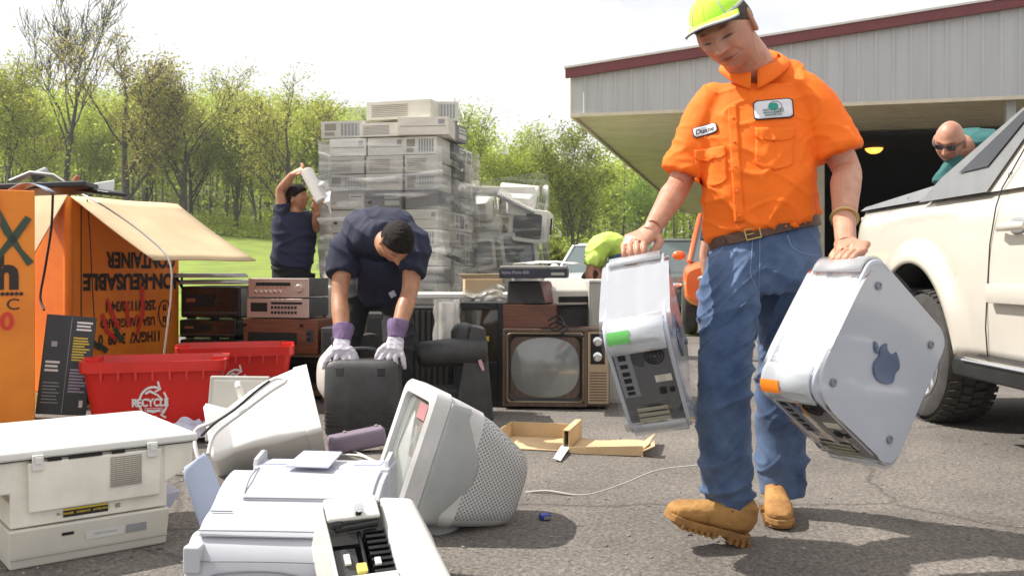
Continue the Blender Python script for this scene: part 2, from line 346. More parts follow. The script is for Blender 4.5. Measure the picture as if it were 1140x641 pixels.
# hillside wood seen as one mass between and behind the single trees
def mass(m):
    rnd = random.Random(9); vs = []; fs = []
    for i in range(260000):
        y = rnd.uniform(97, 175); x = rnd.uniform(-.62, .34) * y
        gz = ground_z(x, y); top = 12.0 + 4 * noise.noise(Vector((x * .09, y * .09, 2))) + 2.5 * noise.noise(Vector((x * .3, y * .3, 7)))
        z = gz + top * rnd.random() ** .75
        if noise.noise(Vector((x * .22, y * .22, z * .3))) < -.12: continue
        s = rnd.uniform(.16, .40); u = Vector((rnd.gauss(0, 1), rnd.gauss(0, 1), rnd.gauss(0, .6))).normalized(); w = u.cross(Vector((rnd.gauss(0, 1), rnd.gauss(0, 1), rnd.gauss(0, 1)))).normalized()
        c = Vector((x, y, z)); k = len(vs); vs += [c - u * s * .7, c + w * s * .5, c + u * s * .7, c - w * s * .5]; fs.append((k, k + 1, k + 2, k + 3))
    m.add(vs, fs)
tag(one(mass, 'distant_wood', lf_yellow), 'hazy yellow-green wood covering the hillside behind the single trees', 'wood', kind='stuff')
def stems(m):
    rnd = random.Random(19)
    for i in range(420):
        y = rnd.uniform(96, 150); x = rnd.uniform(-.6, .34) * y; z = ground_z(x, y); h = rnd.uniform(7, 13); r = rnd.uniform(.06, .16)
        l = Vector((rnd.gauss(0, .5), rnd.gauss(0, .5), 0)); m.tube([(x, y, z - .3), Vector((x, y, z + h * .5)) + l * .4, Vector((x, y, z + h)) + l], [r, r * .7, r * .25], n=4, cap=False)
tag(one(stems, 'distant_trunks', m_bark2), 'dense thin grey trunks deep inside the hillside wood', 'wood', kind='stuff')
def brush(m):
    rnd = random.Random(29); vs = []; fs = []
    for i in range(34000):
        y = rnd.uniform(86, 100); x = rnd.uniform(-.62, .34) * y; x += rnd.gauss(0, 1)
        hh = (1.1 if x < 0 else 2.0) * (0.7 + .9 * abs(noise.noise(Vector((x * .25, y * .2, 0)))) * 2) * min(1, (y - 84) / 6)
        z = ground_z(x, y) + hh * rnd.random(); s = rnd.uniform(.08, .22)
        u = Vector((rnd.gauss(0, 1), rnd.gauss(0, 1), rnd.gauss(0, .8))).normalized(); w = u.cross(Vector((rnd.gauss(0, 1), rnd.gauss(0, 1), rnd.gauss(0, 1)))).normalized()
        c = Vector((x, y, z)); k = len(vs); vs += [c - u * s, c + w * s * .6, c + u * s, c - w * s * .6]; fs.append((k, k + 1, k + 2, k + 3))
    m.add(vs, fs)
tag(one(brush, 'undergrowth', lf_yellow), 'low tangled green brush along the foot of the wood', 'undergrowth', kind='stuff')

# bushes near the field's right side
def bush(px, Y, w, h, lm, label):
    rnd = random.Random(int(px)); vs = []; fs = []; x0 = (px - 570) / F * Y; gz = ground_z(x0, Y)
    root = thing('bush', label, 'bush', (x0, Y, gz), 0, 'bushes at the edge of the field')
    st = MB()
    for i in range(14):
        a = rnd.uniform(0, 6.28); st.tube([(0, 0, 0), (math.cos(a) * w * .2, math.sin(a) * w * .2, h * .5), (math.cos(a) * w * .4, math.sin(a) * w * .4, h * .9)], [.04, .025, .01], n=4)
    st.build('stems', m_bark, root)
    for i in range(3800):
        d = Vector((rnd.gauss(0, 1), rnd.gauss(0, 1), rnd.gauss(0, 1))).normalized() * rnd.random() ** .4
        c = Vector((d.x * w / 2, d.y * w / 2, h * .5 + d.z * h * .5)) * (1 + .25 * noise.noise(d * 3)); s = rnd.uniform(.05, .13)
        u = Vector((rnd.gauss(0, 1), rnd.gauss(0, 1), rnd.gauss(0, .8))).normalized(); q = u.cross(Vector((rnd.gauss(0, 1), rnd.gauss(0, 1), rnd.gauss(0, 1)))).normalized()
        k = len(vs); vs += [c - u * s, c + q * s * .6, c + u * s, c - q * s * .6]; fs.append((k, k + 1, k + 2, k + 3))
    mb = MB(); mb.add(vs, fs); mb.build('foliage', lm, root)
bush(612, 46, 1.8, 2.0, lf_green, 'rounded light green bush at the field edge right of the monitor pallet')
bush(716, 50, 3.2, 2.6, lf_dark, 'dark green bush behind the parked cars near the roof corner')
bush(652, 60, 2.4, 1.5, lf_olive, 'low olive bush in the field above the white car')

# ---------------------------------------------------------------- metal building
u_b = Vector((.970, -.245, 0)); v_b = Vector((.245, .970, 0)); O_b = Vector((1.21, 18.7, 0))
MBD = Matrix((u_b, v_b, Vector((0, 0, 1)))).transposed().to_4x4(); MBD.translation = O_b
bld = thing('metal_building', 'grey ribbed metal building with dark red roof trim and open bays', 'building', M=MBD)
m_clad = mat('ribbed_cladding', (.44, .45, .455), rough=.45, var=.07, vs=.8, metal=.0, stretch=(6, 1, .5))
m_soff = mat('cream_soffit', (.60, .54, .42), rough=.6, var=.12, vs=1.5)
m_red = mat('dark_red_trim', (.16, .028, .030), rough=.4, var=.1, vs=4)
m_gutter = mat('pale_trim', (.62, .60, .57), rough=.4)
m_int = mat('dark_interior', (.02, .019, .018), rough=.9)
m_conc = mat('concrete', (.30, .28, .26), rough=.9, var=.2, vs=2)
ZB, sl = 4.0, .104; LB = 17.0
def ztop(u): return 4.76 + sl * (u if u < LB / 2 + 2 else 2 * (LB / 2 + 2) - u)
def clad(m):                                           # trapezoid ribs: each 0.22 m
    u = 0.0; prof = []
    while u < LB:
        for du, d in ((0, 0), (.20, 0), (.225, -.020), (.265, -.020), (.29, 0)): prof.append((u + du, d))
        u += .30
    vs = [];
    for (a, d) in prof: vs += [(a, d, ZB), (a, d, ztop(a))]
    m.add(vs, [(2 * i, 2 * i + 2, 2 * i + 3, 2 * i + 1) for i in range(len(prof) - 1)])
one(clad, 'fascia_panel', m_clad, bld)
def roofm(m):
    r = LB / 2 + 2
    for a, b in ((-.15, r), (r, LB + 2)):
        za, zb = ztop(a), ztop(b); m.add([(a, -.18, za + .13), (b, -.18, zb + .13), (b, 34, zb + .13), (a, 34, za + .13), (a, -.18, za + .17), (b, -.18, zb + .17), (b, 34, zb + .17), (a, 34, za + .17)],
          [(3, 2, 1, 0), (4, 5, 6, 7), (0, 1, 5, 4), (1, 2, 6, 5), (2, 3, 7, 6), (3, 0, 4, 7)])
rf = one(roofm, 'roof', m_gutter, bld)
def trimm(m):
    a, b = -.13, LB / 2 + 2; za, zb = ztop(a), ztop(b)
    m.add([(a, -.14, za - .05), (b, -.14, zb - .05), (b, -.04, zb - .05), (a, -.04, za - .05), (a, -.14, za + .127), (b, -.14, zb + .127), (b, -.04, zb + .127), (a, -.04, za + .127)],
          [(3, 2, 1, 0), (4, 5, 6, 7), (0, 1, 5, 4), (1, 2, 6, 5), (2, 3, 7, 6), (3, 0, 4, 7)])
one(trimm, 'red_trim', m_red, rf)
one(lambda m: m.bx(-.03, LB, -.06, .03, ZB - .07, ZB - .004), 'fascia_bottom_trim', m_soff, bld)
one(lambda m: m.bx(-.06, -.003, .035, 34, ZB - .07, 4.9), 'side_eave', m_soff, bld)
def soff(m):
    y = .04; prof = []
    while y < 33.5:
        for dy, d in ((0, 0), (.15, 0), (.165, .055), (.225, .055), (.24, 0)): prof.append((y + dy, d))
        y += .24
    vs = []
    for (a, d) in prof: vs += [(.004, a, ZB + d), (LB, a, ZB + d)]
    m.add(vs, [(2 * i, 2 * i + 2, 2 * i + 3, 2 * i + 1) for i in range(len(prof) - 1)])
one(soff, 'soffit', m_soff, bld)
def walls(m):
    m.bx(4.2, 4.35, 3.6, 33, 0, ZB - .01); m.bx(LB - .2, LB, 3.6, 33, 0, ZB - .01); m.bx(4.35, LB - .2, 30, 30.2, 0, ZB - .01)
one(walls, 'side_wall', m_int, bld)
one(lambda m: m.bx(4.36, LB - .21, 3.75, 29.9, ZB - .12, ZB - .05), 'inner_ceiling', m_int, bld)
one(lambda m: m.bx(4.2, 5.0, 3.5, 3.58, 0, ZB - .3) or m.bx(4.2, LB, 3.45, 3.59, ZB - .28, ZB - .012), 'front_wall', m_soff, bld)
for a in (7.9, 16.6): one(lambda m: m.bx(a, a + .16, .3, .46, 0, ZB - .01), 'post', m_clad, bld, bevel=.01)
m_lamp = mat('sodium_lamp', (1, .42, .06), emit=1.6, rough=.5)
m_shade = mat('lamp_shade', (.55, .30, .07), rough=.35, metal=.6)
def lampx(px, py, Y, label, s=1):
    p = P(px, py, Y); t = thing('ceiling_lamp', label, 'lamp', p, group='round lamps glowing under the dark ceiling')
    one(lambda m: m.lathe([(.21 * s, -.12), (.22 * s, -.10), (.19 * s, .03), (.10 * s, .12), (.07, .14)], 20), 'lamp_shade', m_shade, t, smooth=40)
    one(lambda m: m.sphere((0, 0, -.10 * s), (.21 * s, .21 * s, .15 * s), 16, 9), 'bulb', m_lamp, t, smooth=60)
    one(lambda m: m.tube([(0, 0, .13), (0, 0, ZB - .1 - p.z)], .015, 6), 'hanger', m_int, t)
lampx(973, 160, 23.0, 'larger amber lamp glowing beside the shoulder of the orange shirt')
lampx(964, 193, 31.0, 'smaller amber lamp glowing lower and farther back in the dark bay', .8)
def beam(m): 
    for a in (1.0, 1.5): m.bx(4.4, LB - .3, a * 6, a * 6 + .12, ZB - .42, ZB - .25)
# ================================================================== VEHICLES
m_cream = mat('pearl_cream_paint', (.58, .54, .475), rough=.22, coat=.6, var=.04, vs=2)
m_clad2 = mat('grey_plastic_cladding', (.30, .305, .31), rough=.5, var=.06, vs=6, bump=.1, bs=300)
m_glass = mat('dark_tinted_glass', (.012, .013, .016), rough=.06, spec=.9)
m_glassl = mat('windscreen_glass', (.10, .13, .13), rough=.05, spec=1)
m_tyre = mat('tyre_rubber', (.035, .032, .030), rough=.85, c2=(.055, .05, .045), vs=9, bump=.25, bs=120)
m_alloy = mat('alloy_rim', (.62, .62, .63), rough=.28, metal=.9)
m_chrome = mat('chrome', (.75, .75, .76), rough=.12, metal=1)
m_black = mat('black_plastic', (.018, .018, .020), rough=.42, var=.3, vs=7, bump=.08, bs=200)
m_blackg = mat('gloss_black_plastic', (.014, .014, .016), rough=.22, var=.2, vs=5)
m_under = mat('underbody_black', (.012, .012, .012), rough=.9)
def wheel(parent, loc, r=.40, w=.28, axis=(1, 0, 0), detail=True, spokes=6):
    M = frame(loc, Vector(axis).cross(Vector((0, 0, 1))) if abs(Vector(axis).z) < .9 else (1, 0, 0), axis)   # local z = outwards
    wl = MB(); r0 = r - .014
    wl.lathe([(r * .56, -w / 2), (r * .62, -w / 2 - .004), (r * .86, -w / 2 - .008), (r0 * .975, -w * .40), (r0, -w * .32), (r0, w * .32), (r0 * .975, w * .40), (r * .90, w / 2 + .002), (r * .86, w / 2 + .009), (r * .72, w / 2 + .010), (r * .62, w / 2 + .004), (r * .56, w / 2 - .01), (r * .55, -w / 2)], 56, M=M)
    if detail:
        n = 44
        for i in range(n):
            a = 2 * math.pi * i / n
            for k, (z0, z1, off, tw) in enumerate(((-.50, -.27, 0, .25), (-.23, -.02, .5, -.3), (.02, .23, 0, .3), (.27, .50, .5, -.25))):
                b = a + off * 2 * math.pi / n; hw = math.pi / n * .68
                q = []
                for (aa, zz, rr) in ((b - hw - tw * .05, z0, 1), (b + hw - tw * .05, z0, 1), (b + hw + tw * .05, z1, 1), (b - hw + tw * .05, z1, 1)):
                    q.append((aa, zz * w))
                lo = [((r0 - .004) * math.cos(x), (r0 - .004) * math.sin(x), z) for x, z in q]
                def rr(z): return r if abs(z) < w * .4 else r - .016
                hi = [(rr(z) * math.cos(x), rr(z) * math.sin(x), z) for x, z in q]
                wl.add(lo + hi, [(4, 5, 6, 7), (0, 1, 5, 4), (1, 2, 6, 5), (2, 3, 7, 6), (3, 0, 4, 7)], M=M)
    o = wl.build('wheel', m_tyre, parent, smooth=30)
    rim = MB(); rim.lathe([(r * .55, w * .1), (r * .60, w / 2 + .002), (r * .625, w / 2 + .008), (r * .60, w / 2 + .012), (r * .55, w / 2 - .01), (r * .50, w * .28), (.06, w * .32)], 40, M=M)
    for i in range(spokes):
        a = 2 * math.pi * i / spokes; c, s_ = math.cos(a), math.sin(a); t = Vector((-s_, c, 0)) * r * .075; d = Vector((c, s_, 0))
        rim.loft([d * .03 + Vector((0, 0, w * .42)), d * r * .58 + Vector((0, 0, w * .46))], [(r * .11, .015), (r * .07, .013)], 8, side=t, M=M)
    rim.lathe([(.065, w * .3), (.065, w * .46), (.05, w * .50), (.01, w * .505)], 20, M=M)
    rim.build('rim', m_alloy, o, smooth=35); return o

# ---- big pickup: local +x = towards its front, y = 0 is the side that faces left, body extends to y = -2.0
ax = Vector((0, -1, 0)); side_n = Vector((-1, 0, 0))
trk = thing('pickup_truck', 'cream pickup truck with grey sloping bed cladding at the right edge', 'pickup truck', M=Matrix.Translation(Vector((2.45, 5.75, 0))))
TL = Matrix((ax, side_n, Vector((0, 0, 1)))).transposed().to_4x4()
BT = 1.335
m_cladt = mat('bed_cladding', (.21, .215, .22), rough=.5, var=.08, vs=6, bump=.1, bs=300)
def sidepanel(m):
    arch_r = .53; cx, cz = 0, .43; n = 30
    xs = sorted(set([-1.10, -1.05, -.95, -.8, -.7, -.6] + [arch_r * math.sin(R(-90 + 180 * i / n)) for i in range(n + 1)] + [.58, .64, .7, .8, .9, 1.0, 1.2, 1.6, 2.0, 2.4, 2.8]))
    def low(x):
        if abs(x) <= arch_r + 1e-6: return cz + math.sqrt(max(0, arch_r ** 2 - x * x))
        return .45 if x > 0 else .50
    rows = 16; vs = []
    for x in xs:
        a, b = low(x), BT
        for j in range(rows + 1):
            z = a + (b - a) * j / rows
            y = -.035 * ((z - .85) / .4) ** 2 + (.0 if z < 1.26 else -.03 * ((z - 1.26) / .075))
            d = math.hypot(x, z - cz)
            if d < arch_r + .14: y += .04 * (1 - max(0, (d - arch_r - .05)) / .09) if d > arch_r + .05 else .04
            if 1.235 < z < 1.27: y += .006
            if x < -1.0: y -= .05 * (-1.0 - x) / .1
            vs.append((x, y, z))
    k = len(xs); m.add(vs, [(i * (rows + 1) + j, (i + 1) * (rows + 1) + j, (i + 1) * (rows + 1) + j + 1, i * (rows + 1) + j + 1) for i in range(k - 1) for j in range(rows)], M=TL)
body = one(sidepanel, 'body', m_cream, trk, smooth=40)
body.modifiers.new('s', 'SOLIDIFY').thickness = .02
def flat(m, pts, y0, y1, tum=.22):
    vs = [(x, y0 - (z - BT) * tum, z) for x, z in pts] + [(x, y1 - (z - BT) * tum, z) for x, z in pts]; n = len(pts)
    m.add(vs, [tuple(range(n)), tuple(range(2 * n - 1, n - 1, -1))] + [(i, (i + 1) % n, n + (i + 1) % n, n + i) for i in range(n)], M=TL)
one(lambda m: flat(m, [(.80, BT - .004), (1.30, BT - .004), (1.27, 1.44), (1.36, 1.62), (1.55, 1.79), (1.55, 1.86), (1.30, 1.835), (1.10, 1.63)], -.045, -.085), 'rear_pillar', m_cream, trk, bevel=.008)
def trk_rest(m):
    m.bx(-1.08, 2.85, -2.02, -1.96, .5, 1.33, M=TL)
    m.bx(-1.12, -1.07, -1.98, -.09, .55, 1.30, M=TL)
    m.bx(2.8, 4.1, -2.0, -.05, .55, 1.15, M=TL)
    m.add([(1.35, -.24, 1.88), (2.5, -.24, 1.88), (2.5, -1.76, 1.88), (1.35, -1.76, 1.88), (1.28, -.20, 1.82), (2.6, -.20, 1.82), (2.6, -1.8, 1.82), (1.28, -1.8, 1.82)], [(0, 1, 2, 3), (7, 6, 5, 4), (0, 1, 5, 4), (1, 2, 6, 5), (2, 3, 7, 6), (3, 0, 4, 7)], M=TL)
one(trk_rest, 'far_side', m_cream, trk, bevel=.01)
def under(m):
    m.bx(-1.05, 3.9, -1.9, -.12, .40, .56, M=TL); m.bx(-1.05, -.64, -.5, -.09, .45, 1.2, M=TL); m.bx(.64, 2.6, -.4, -.09, .48, 1.2, M=TL)
    m.bx(-.64, .64, -.55, -.45, .45, 1.2, M=TL); m.bx(-.64, .64, -.5, -.06, 1.06, 1.12, M=TL)
    m.bx(-1.05, .8, -1.9, -.1, .78, .80, M=TL)
one(under, 'underbody', m_under, trk)
one(lambda m: m.grid(lambda u, v: (.525 * math.cos(R(180 * u)), -.45 * v + .005, .43 + .525 * math.sin(R(180 * u))), 24, 1, M=TL), 'wheel_well', m_under, trk, solid=.01)
st = one(lambda m: m.loft([(.72, .02, .41), (2.7, .02, .41)], (.055, .085), 12, side=(0, 0, 1), e=3.5, M=TL), 'running_board', m_black, trk, smooth=40)
one(lambda m: m.loft([(.84, .085, .452), (2.7, .085, .452)], (.014, .03), 8, side=(0, 0, 1), M=TL), 'step_strip', m_chrome, st, smooth=40)
one(lambda m: m.loft([(.94, .018, .80), (.955, .028, .80), (2.6, .028, .80)], [(.035, .006), (.050, .016), (.050, .016)], 12, side=(0, 0, 1), e=4, M=TL), 'side_moulding', m_cream, trk, smooth=40)
m_seam = mat('panel_gap', (.06, .055, .05), rough=.9)
dr = one(lambda m: m.tube([(.84, -.026, .46), (.87, .0, .62), (.90, .004, .85), (.91, -.002, 1.05), (.94, -.018, 1.24), (.97, -.035, BT), (1.05, -.047, 1.42), (1.18, -.075, 1.58)], .0035, 6, M=TL) and m.tube([(.84, -.026, .462), (2.6, -.026, .462)], .005, 6, M=TL), 'door', m_seam, trk)
one(lambda m: m.loft([(1.03, .02, 1.125), (1.08, .038, 1.128), (1.22, .040, 1.130), (1.27, .02, 1.13)], [(.018, .012), (.022, .016), (.022, .016), (.016, .012)], 12, side=(0, 0, 1), M=TL), 'door_handle', m_cream, dr, smooth=50)
one(lambda m: m.sphere((1.16, -.012, 1.135), (.085, .010, .045), 18, 8, M=TL), 'handle_recess', m_clad2, dr, smooth=60)
sp = one(lambda m: flat(m, [(.06, BT + .006), (.82, BT + .004), (1.12, 1.62), (1.31, 1.83), (1.24, 1.80), (.26, 1.445)], -.03, -.09), 'sail_panel', m_cladt, trk, bevel=.014)
one(lambda m: flat(m, [(.50, 1.465), (.79, 1.468), (1.17, 1.735), (1.10, 1.735)], -.021, -.04), 'side_window', m_glass, sp, bevel=.006)
one(lambda m: m.add([(-1.02, -.05, BT + .002), (.02, -.05, BT + .006), (.20, -.07, 1.425), (-1.0, -.08, BT + .03), (.20, -.30, 1.44), (-1.0, -.30, BT + .045), (.20, -.32, BT), (-1.02, -.32, BT)], [(0, 1, 2, 3), (3, 2, 4, 5), (5, 4, 6, 7), (0, 3, 5, 7), (1, 6, 4, 2)], M=TL), 'bed_cover', m_cladt, trk, smooth=20, bevel=.006)
one(lambda m: m.add([(.02, -.085, BT), (.10, -.085, BT), (.28, -.10, 1.42), (.20, -.10, 1.42), (.02, -.3, BT), (.10, -.3, BT), (.28, -.3, 1.42), (.20, -.3, 1.42)], [(3, 2, 1, 0), (4, 5, 6, 7), (0, 1, 5, 4), (1, 2, 6, 5), (2, 3, 7, 6), (3, 0, 4, 7)], M=TL), 'cover_gap', m_under, trk)
one(lambda m: m.sphere((-.22, -.062, 1.368), (.012, .006, .012), 10, 7, M=TL), 'cover_lock', m_black, trk)
one(lambda m: flat(m, [(1.34, BT + .03), (2.4, BT + .03), (2.4, 1.78), (1.66, 1.78), (1.44, 1.62), (1.34, 1.45)], -.06, -.075), 'door_window', m_glass, trk)
vs, fs = text_geo('LT', .040, .001)
mb = MB(); mb.add([(1.005 + v[0], -.058, 1.395 + v[1]) for v in vs], fs, M=TL); mb.build('badge', m_chrome, trk, solid=.006)
for o_ in (wheel(trk, TL @ Vector((0, -.19, .40)), .405, .29, side_n), wheel(trk, TL @ Vector((3.3, -.16, .40)), .405, .29, side_n, False),
           wheel(trk, TL @ Vector((0, -1.86, .40)), .405, .29, -side_n, False), wheel(trk, TL @ Vector((3.3, -1.86, .40)), .405, .29, -side_n, False)): pass

# ---- simple complete cars for the background, built once each from lofted sections
def car(name, label, cat, px, py, rz, paint, Lc=4.4, Wc=1.75, Hc_=1.45, wag=False, lights=True, truck=False, r=.32):
    p = G(px, py); t = thing(name, label, cat, p, rz)
    hw = Wc / 2; b = MB(); secs = [(-Lc / 2, .50, .55, .84), (-Lc / 2 + .12, .30, .80, .94), (-Lc * .28, .24, .86, 1), (0, .22, .90, 1), (Lc * .26, .22, .92, 1), (Lc / 2 - .15, .26, .84, .95), (Lc / 2, .45, .66, .86)]
    if truck: secs = [(-Lc / 2, .50, .95, .96), (-Lc / 2 + .1, .42, 1.02, .99), (-Lc * .28, .40, 1.04, 1), (0, .40, 1.06, 1), (Lc * .26, .40, 1.06, 1), (Lc / 2 - .1, .42, 1.02, .97), (Lc / 2, .5, .9, .92)]
    pts = [(x, 0, (a + c) / 2) for x, a, c, w in secs]; rad = [(hw * w, (c - a) / 2 * 1.05) for x, a, c, w in secs]
    b.loft(pts, rad, 28, side=(0, 1, 0), e=4.5); b.build('body', paint, t, smooth=40)
    zt = secs[3][2]; c0, c1, c2_, c3 = (-Lc * .30, -Lc * .16, Lc * .22, Lc * .40 if wag else Lc * .36)
    if truck: c0, c1, c2_, c3 = -Lc * .22, -Lc * .10, Lc * .12, Lc * .16
    cab = MB(); cab.loft([(c0, 0, zt - .04), ((c0 * .35 + c1 * .65), 0, zt + (Hc_ - zt) * .72), (c1, 0, Hc_ - .03), ((c1 + c2_) / 2, 0, Hc_), (c2_, 0, Hc_ - .04), (c3, 0, zt - .04)][0:0] or [(0, 0, 0), (0, 0, 1)], .001, 3) if False else None
    a0, a1 = hw * .90, hw * .70
    vs = [(c0, -a0, zt - .03), (c3, -a0, zt - .03), (c3, a0, zt - .03), (c0, a0, zt - .03), (c1, -a1, Hc_ - .05), (c2_, -a1, Hc_ - .05), (c2_, a1, Hc_ - .05), (c1, a1, Hc_ - .05)]
    g = MB(); g.add(vs, [(0, 1, 5, 4), (2, 3, 7, 6), (1, 2, 6, 5), (3, 0, 4, 7), (4, 5, 6, 7)]); g.build('windows', m_glassl, t, bevel=.03)
    rf_ = MB(); rf_.add([(c1 - .03, -a1 - .02, Hc_ - .05), (c2_ + .03, -a1 - .02, Hc_ - .05), (c2_ + .03, a1 + .02, Hc_ - .05), (c1 - .03, a1 + .02, Hc_ - .05), (c1 + .1, -a1 + .1, Hc_), (c2_ - .1, -a1 + .1, Hc_), (c2_ - .1, a1 - .1, Hc_), (c1 + .1, a1 - .1, Hc_)], [(3, 2, 1, 0), (4, 5, 6, 7), (0, 1, 5, 4), (1, 2, 6, 5), (2, 3, 7, 6), (3, 0, 4, 7)])
    for s in (-1, 1):
        for (xa, xb) in ((c0, c1), (c3, c2_), ((c0 + c3) / 2, (c1 + c2_) / 2)):
            rf_.tube([(xa, s * a0 * 1.0, zt - .03), (xb, s * a1 * 1.01, Hc_ - .04)], .035, 6)
    rf_.build('roof', paint, t, smooth=35, bevel=.02)
    for x in (-Lc * .31, Lc * .30):
        for s in (-1, 1): wheel(t, (x, s * (hw - .09), r), r, .2, (0, s, 0), False, 5)
    for s in (-1, 1):
        one(lambda m: m.sphere((-Lc / 2 + .08, s * hw * .68, .64 if not truck else .8), (.10, .17, .07), 14, 8), 'headlight', m_chrome, t, smooth=60)
        one(lambda m: m.sphere((c1 - .32, s * (hw + .06), zt + .07), (.05, .10, .07), 12, 8), 'wing_mirror', paint, t, smooth=60)
    one(lambda m: m.bx(-Lc / 2 - .02, -Lc / 2 + .1, -hw * .4, hw * .4, .5, .62), 'grille', m_black, t, bevel=.01)
    return t
m_white = mat('white_car_paint', (.74, .75, .77), rough=.25, coat=.6)
m_greyp = mat('grey_green_car_paint', (.16, .19, .19), rough=.25, coat=.6)
m_orp = mat('orange_truck_paint', (.80, .13, .015), rough=.3, coat=.6, var=.08)
car('parked_car', 'white car parked beyond the person in the lime shirt', 'car', 680, 349, R(72), m_white)
car('parked_car', 'grey-green car with a pale windscreen behind the walking man\'s arm', 'car', 752, 353, R(96), m_greyp, Hc_=1.50)
car('pickup_truck', 'orange pickup behind the walking man\'s hip', 'pickup truck', 824, 366, R(80), m_orp, Lc=4.8, Hc_=1.8, truck=True, r=.39)
# small white marker post in the field
t = thing('marker_post', 'small white marker post standing in the grass left of the white car', 'post', (P(637, 300, 26).x, 26, .2))
one(lambda m: m.bx(-.10, .10, -.08, .08, -.1, .62), 'post', m_white, t, bevel=.02); one(lambda m: m.lathe([(.14, .60), (.14, .66), (.05, .74), (.01, .75)], 12), 'cap', m_white, t)
# ================================================================== CONTAINERS AND BINS
X_, Y_, Z_ = Vector((1, 0, 0)), Vector((0, 1, 0)), Vector((0, 0, 1))
m_orange = mat('orange_printed_card', (.78, .235, .012), rough=.55, c2=(.66, .165, .008), vs=2.2, bump=.12, bs=30, vlo=.3, vhi=.55)
m_kraft = mat('kraft_cardboard', (.56, .40, .22), rough=.85, var=.16, vs=3, bump=.1, bs=40)
m_kraft2 = mat('pale_cardboard', (.60, .445, .27), rough=.85, var=.14, vs=2.5, bump=.1, bs=30)
m_ink = mat('black_print', (.018, .012, .010), rough=.6)
m_inkw = mat('worn_black_print', (.03, .016, .012), rough=.6, c2=(.16, .05, .01), vs=26, vlo=.30, vhi=.42)
m_mred = mat('red_marker', (.60, .03, .015), rough=.5)
m_mgreen = mat('dark_green_marker', (.03, .055, .03), rough=.5)
m_whitep = mat('white_print', (.75, .74, .72), rough=.5)
m_film = None
def strokes(name, lines, w, m, parent, M, d=.004):
    mb = MB()
    for pts in lines:
        pts = [Vector((p[0], p[1], 0)) for p in pts]; k = len(pts); vs = []
        for i, p in enumerate(pts):
            t = (pts[min(i + 1, k - 1)] - pts[max(0, i - 1)]).normalized(); n = Vector((-t.y, t.x, 0)); q = w * (1 + .25 * math.sin(i * 2.3))
            vs += [p + n * q / 2 + Vector((0, 0, d)), p - n * q / 2 + Vector((0, 0, d))]
        mb.add(vs, [(2 * i, 2 * i + 1, 2 * i + 3, 2 * i + 2) for i in range(k - 1)], M=M)
    return mb.build(name, m, parent)
def arc(cx, cy, r, a0, a1, n=24, ry=None): return [(cx + r * math.cos(R(a0 + (a1 - a0) * i / n)), cy + (ry or r) * math.sin(R(a0 + (a1 - a0) * i / n))) for i in range(n + 1)]
def panelbox(m, w, d, h, th=.012):                       # open-topped double-wall carton, origin at front-right corner, x to the left is negative
    def wall(x0, x1, y0, y1):
        m.bx(x0, x1, y0, y1, 0.10, h)
    wall(-w, 0, 0, th); wall(-w, 0, d - th, d); wall(-w, -w + th, th, d - th); wall(-th, 0, th, d - th); m.bx(-w + th, -th, th, d - th, .10, .115)
# left container
fr = Vector((.87, .49, 0)).normalized(); O1 = Vector((-2.58, 5.1, 0)); M1 = Matrix((fr, Z_.cross(fr), Z_)).transposed().to_4x4(); M1.translation = O1
c1 = thing('cardboard_container', 'orange container with a dark green X marked on its face at the left edge', 'container', M=M1, group='orange cardboard containers')
one(lambda m: panelbox(m, 1.05, .92, 1.345), 'carton', m_orange, c1, bevel=.006)
FF = face_frame((0, -.003, 0), X_, Z_)                   # front face: local x right, y up, origin lower right corner
lettering('lettering', 'th', .24, m_ink, c1, FF @ Matrix.Translation((-.075, .905, 0)), .012, 'RIGHT', 1, .002)
lettering('lettering', '........', .10, m_ink, c1, FF @ Matrix.Translation((-.055, .79, 0)), .004, 'RIGHT', 1, .002)
lettering('lettering', 'L L C', .085, m_ink, c1, FF @ Matrix.Translation((-.07, .735, 0)), 0, 'RIGHT', 1.15, .002)
lettering('lettering', '00', .13, m_mred, c1, FF @ Matrix.Translation((-.10, .645, 0)), .004, 'RIGHT', 1, .002)
lettering('lettering', "'s", .10, m_ink, c1, FF @ Matrix.Translation((-.20, 1.06, 0)), .004, 'RIGHT', 1, .002)
strokes('marker_cross', [[(-.19, 1.25), (-.13, 1.12), (-.07, 1.02), (-.02, .95)], [(-.03, 1.20), (-.10, 1.09), (-.18, .98), (-.22, .95)]], .034, m_mgreen, c1, FF)
strokes('marker_stroke', [[(-.185, 1.31), (-.18, 1.17), (-.20, 1.11), (-.24, 1.09), (-.30, 1.12), (-.31, 1.2)]], .03, m_mred, c1, FF)
# right container, its printed face recedes to the right
fr2 = Vector((.42, .80, 0)).normalized(); O2 = Vector((-2.92, 6.2, 0)); M2 = Matrix((fr2, Z_.cross(fr2), Z_)).transposed().to_4x4(); M2.translation = O2
c2 = thing('cardboard_container', 'orange container with upside-down black lettering and pale open flaps', 'container', M=M2, group='orange cardboard containers')
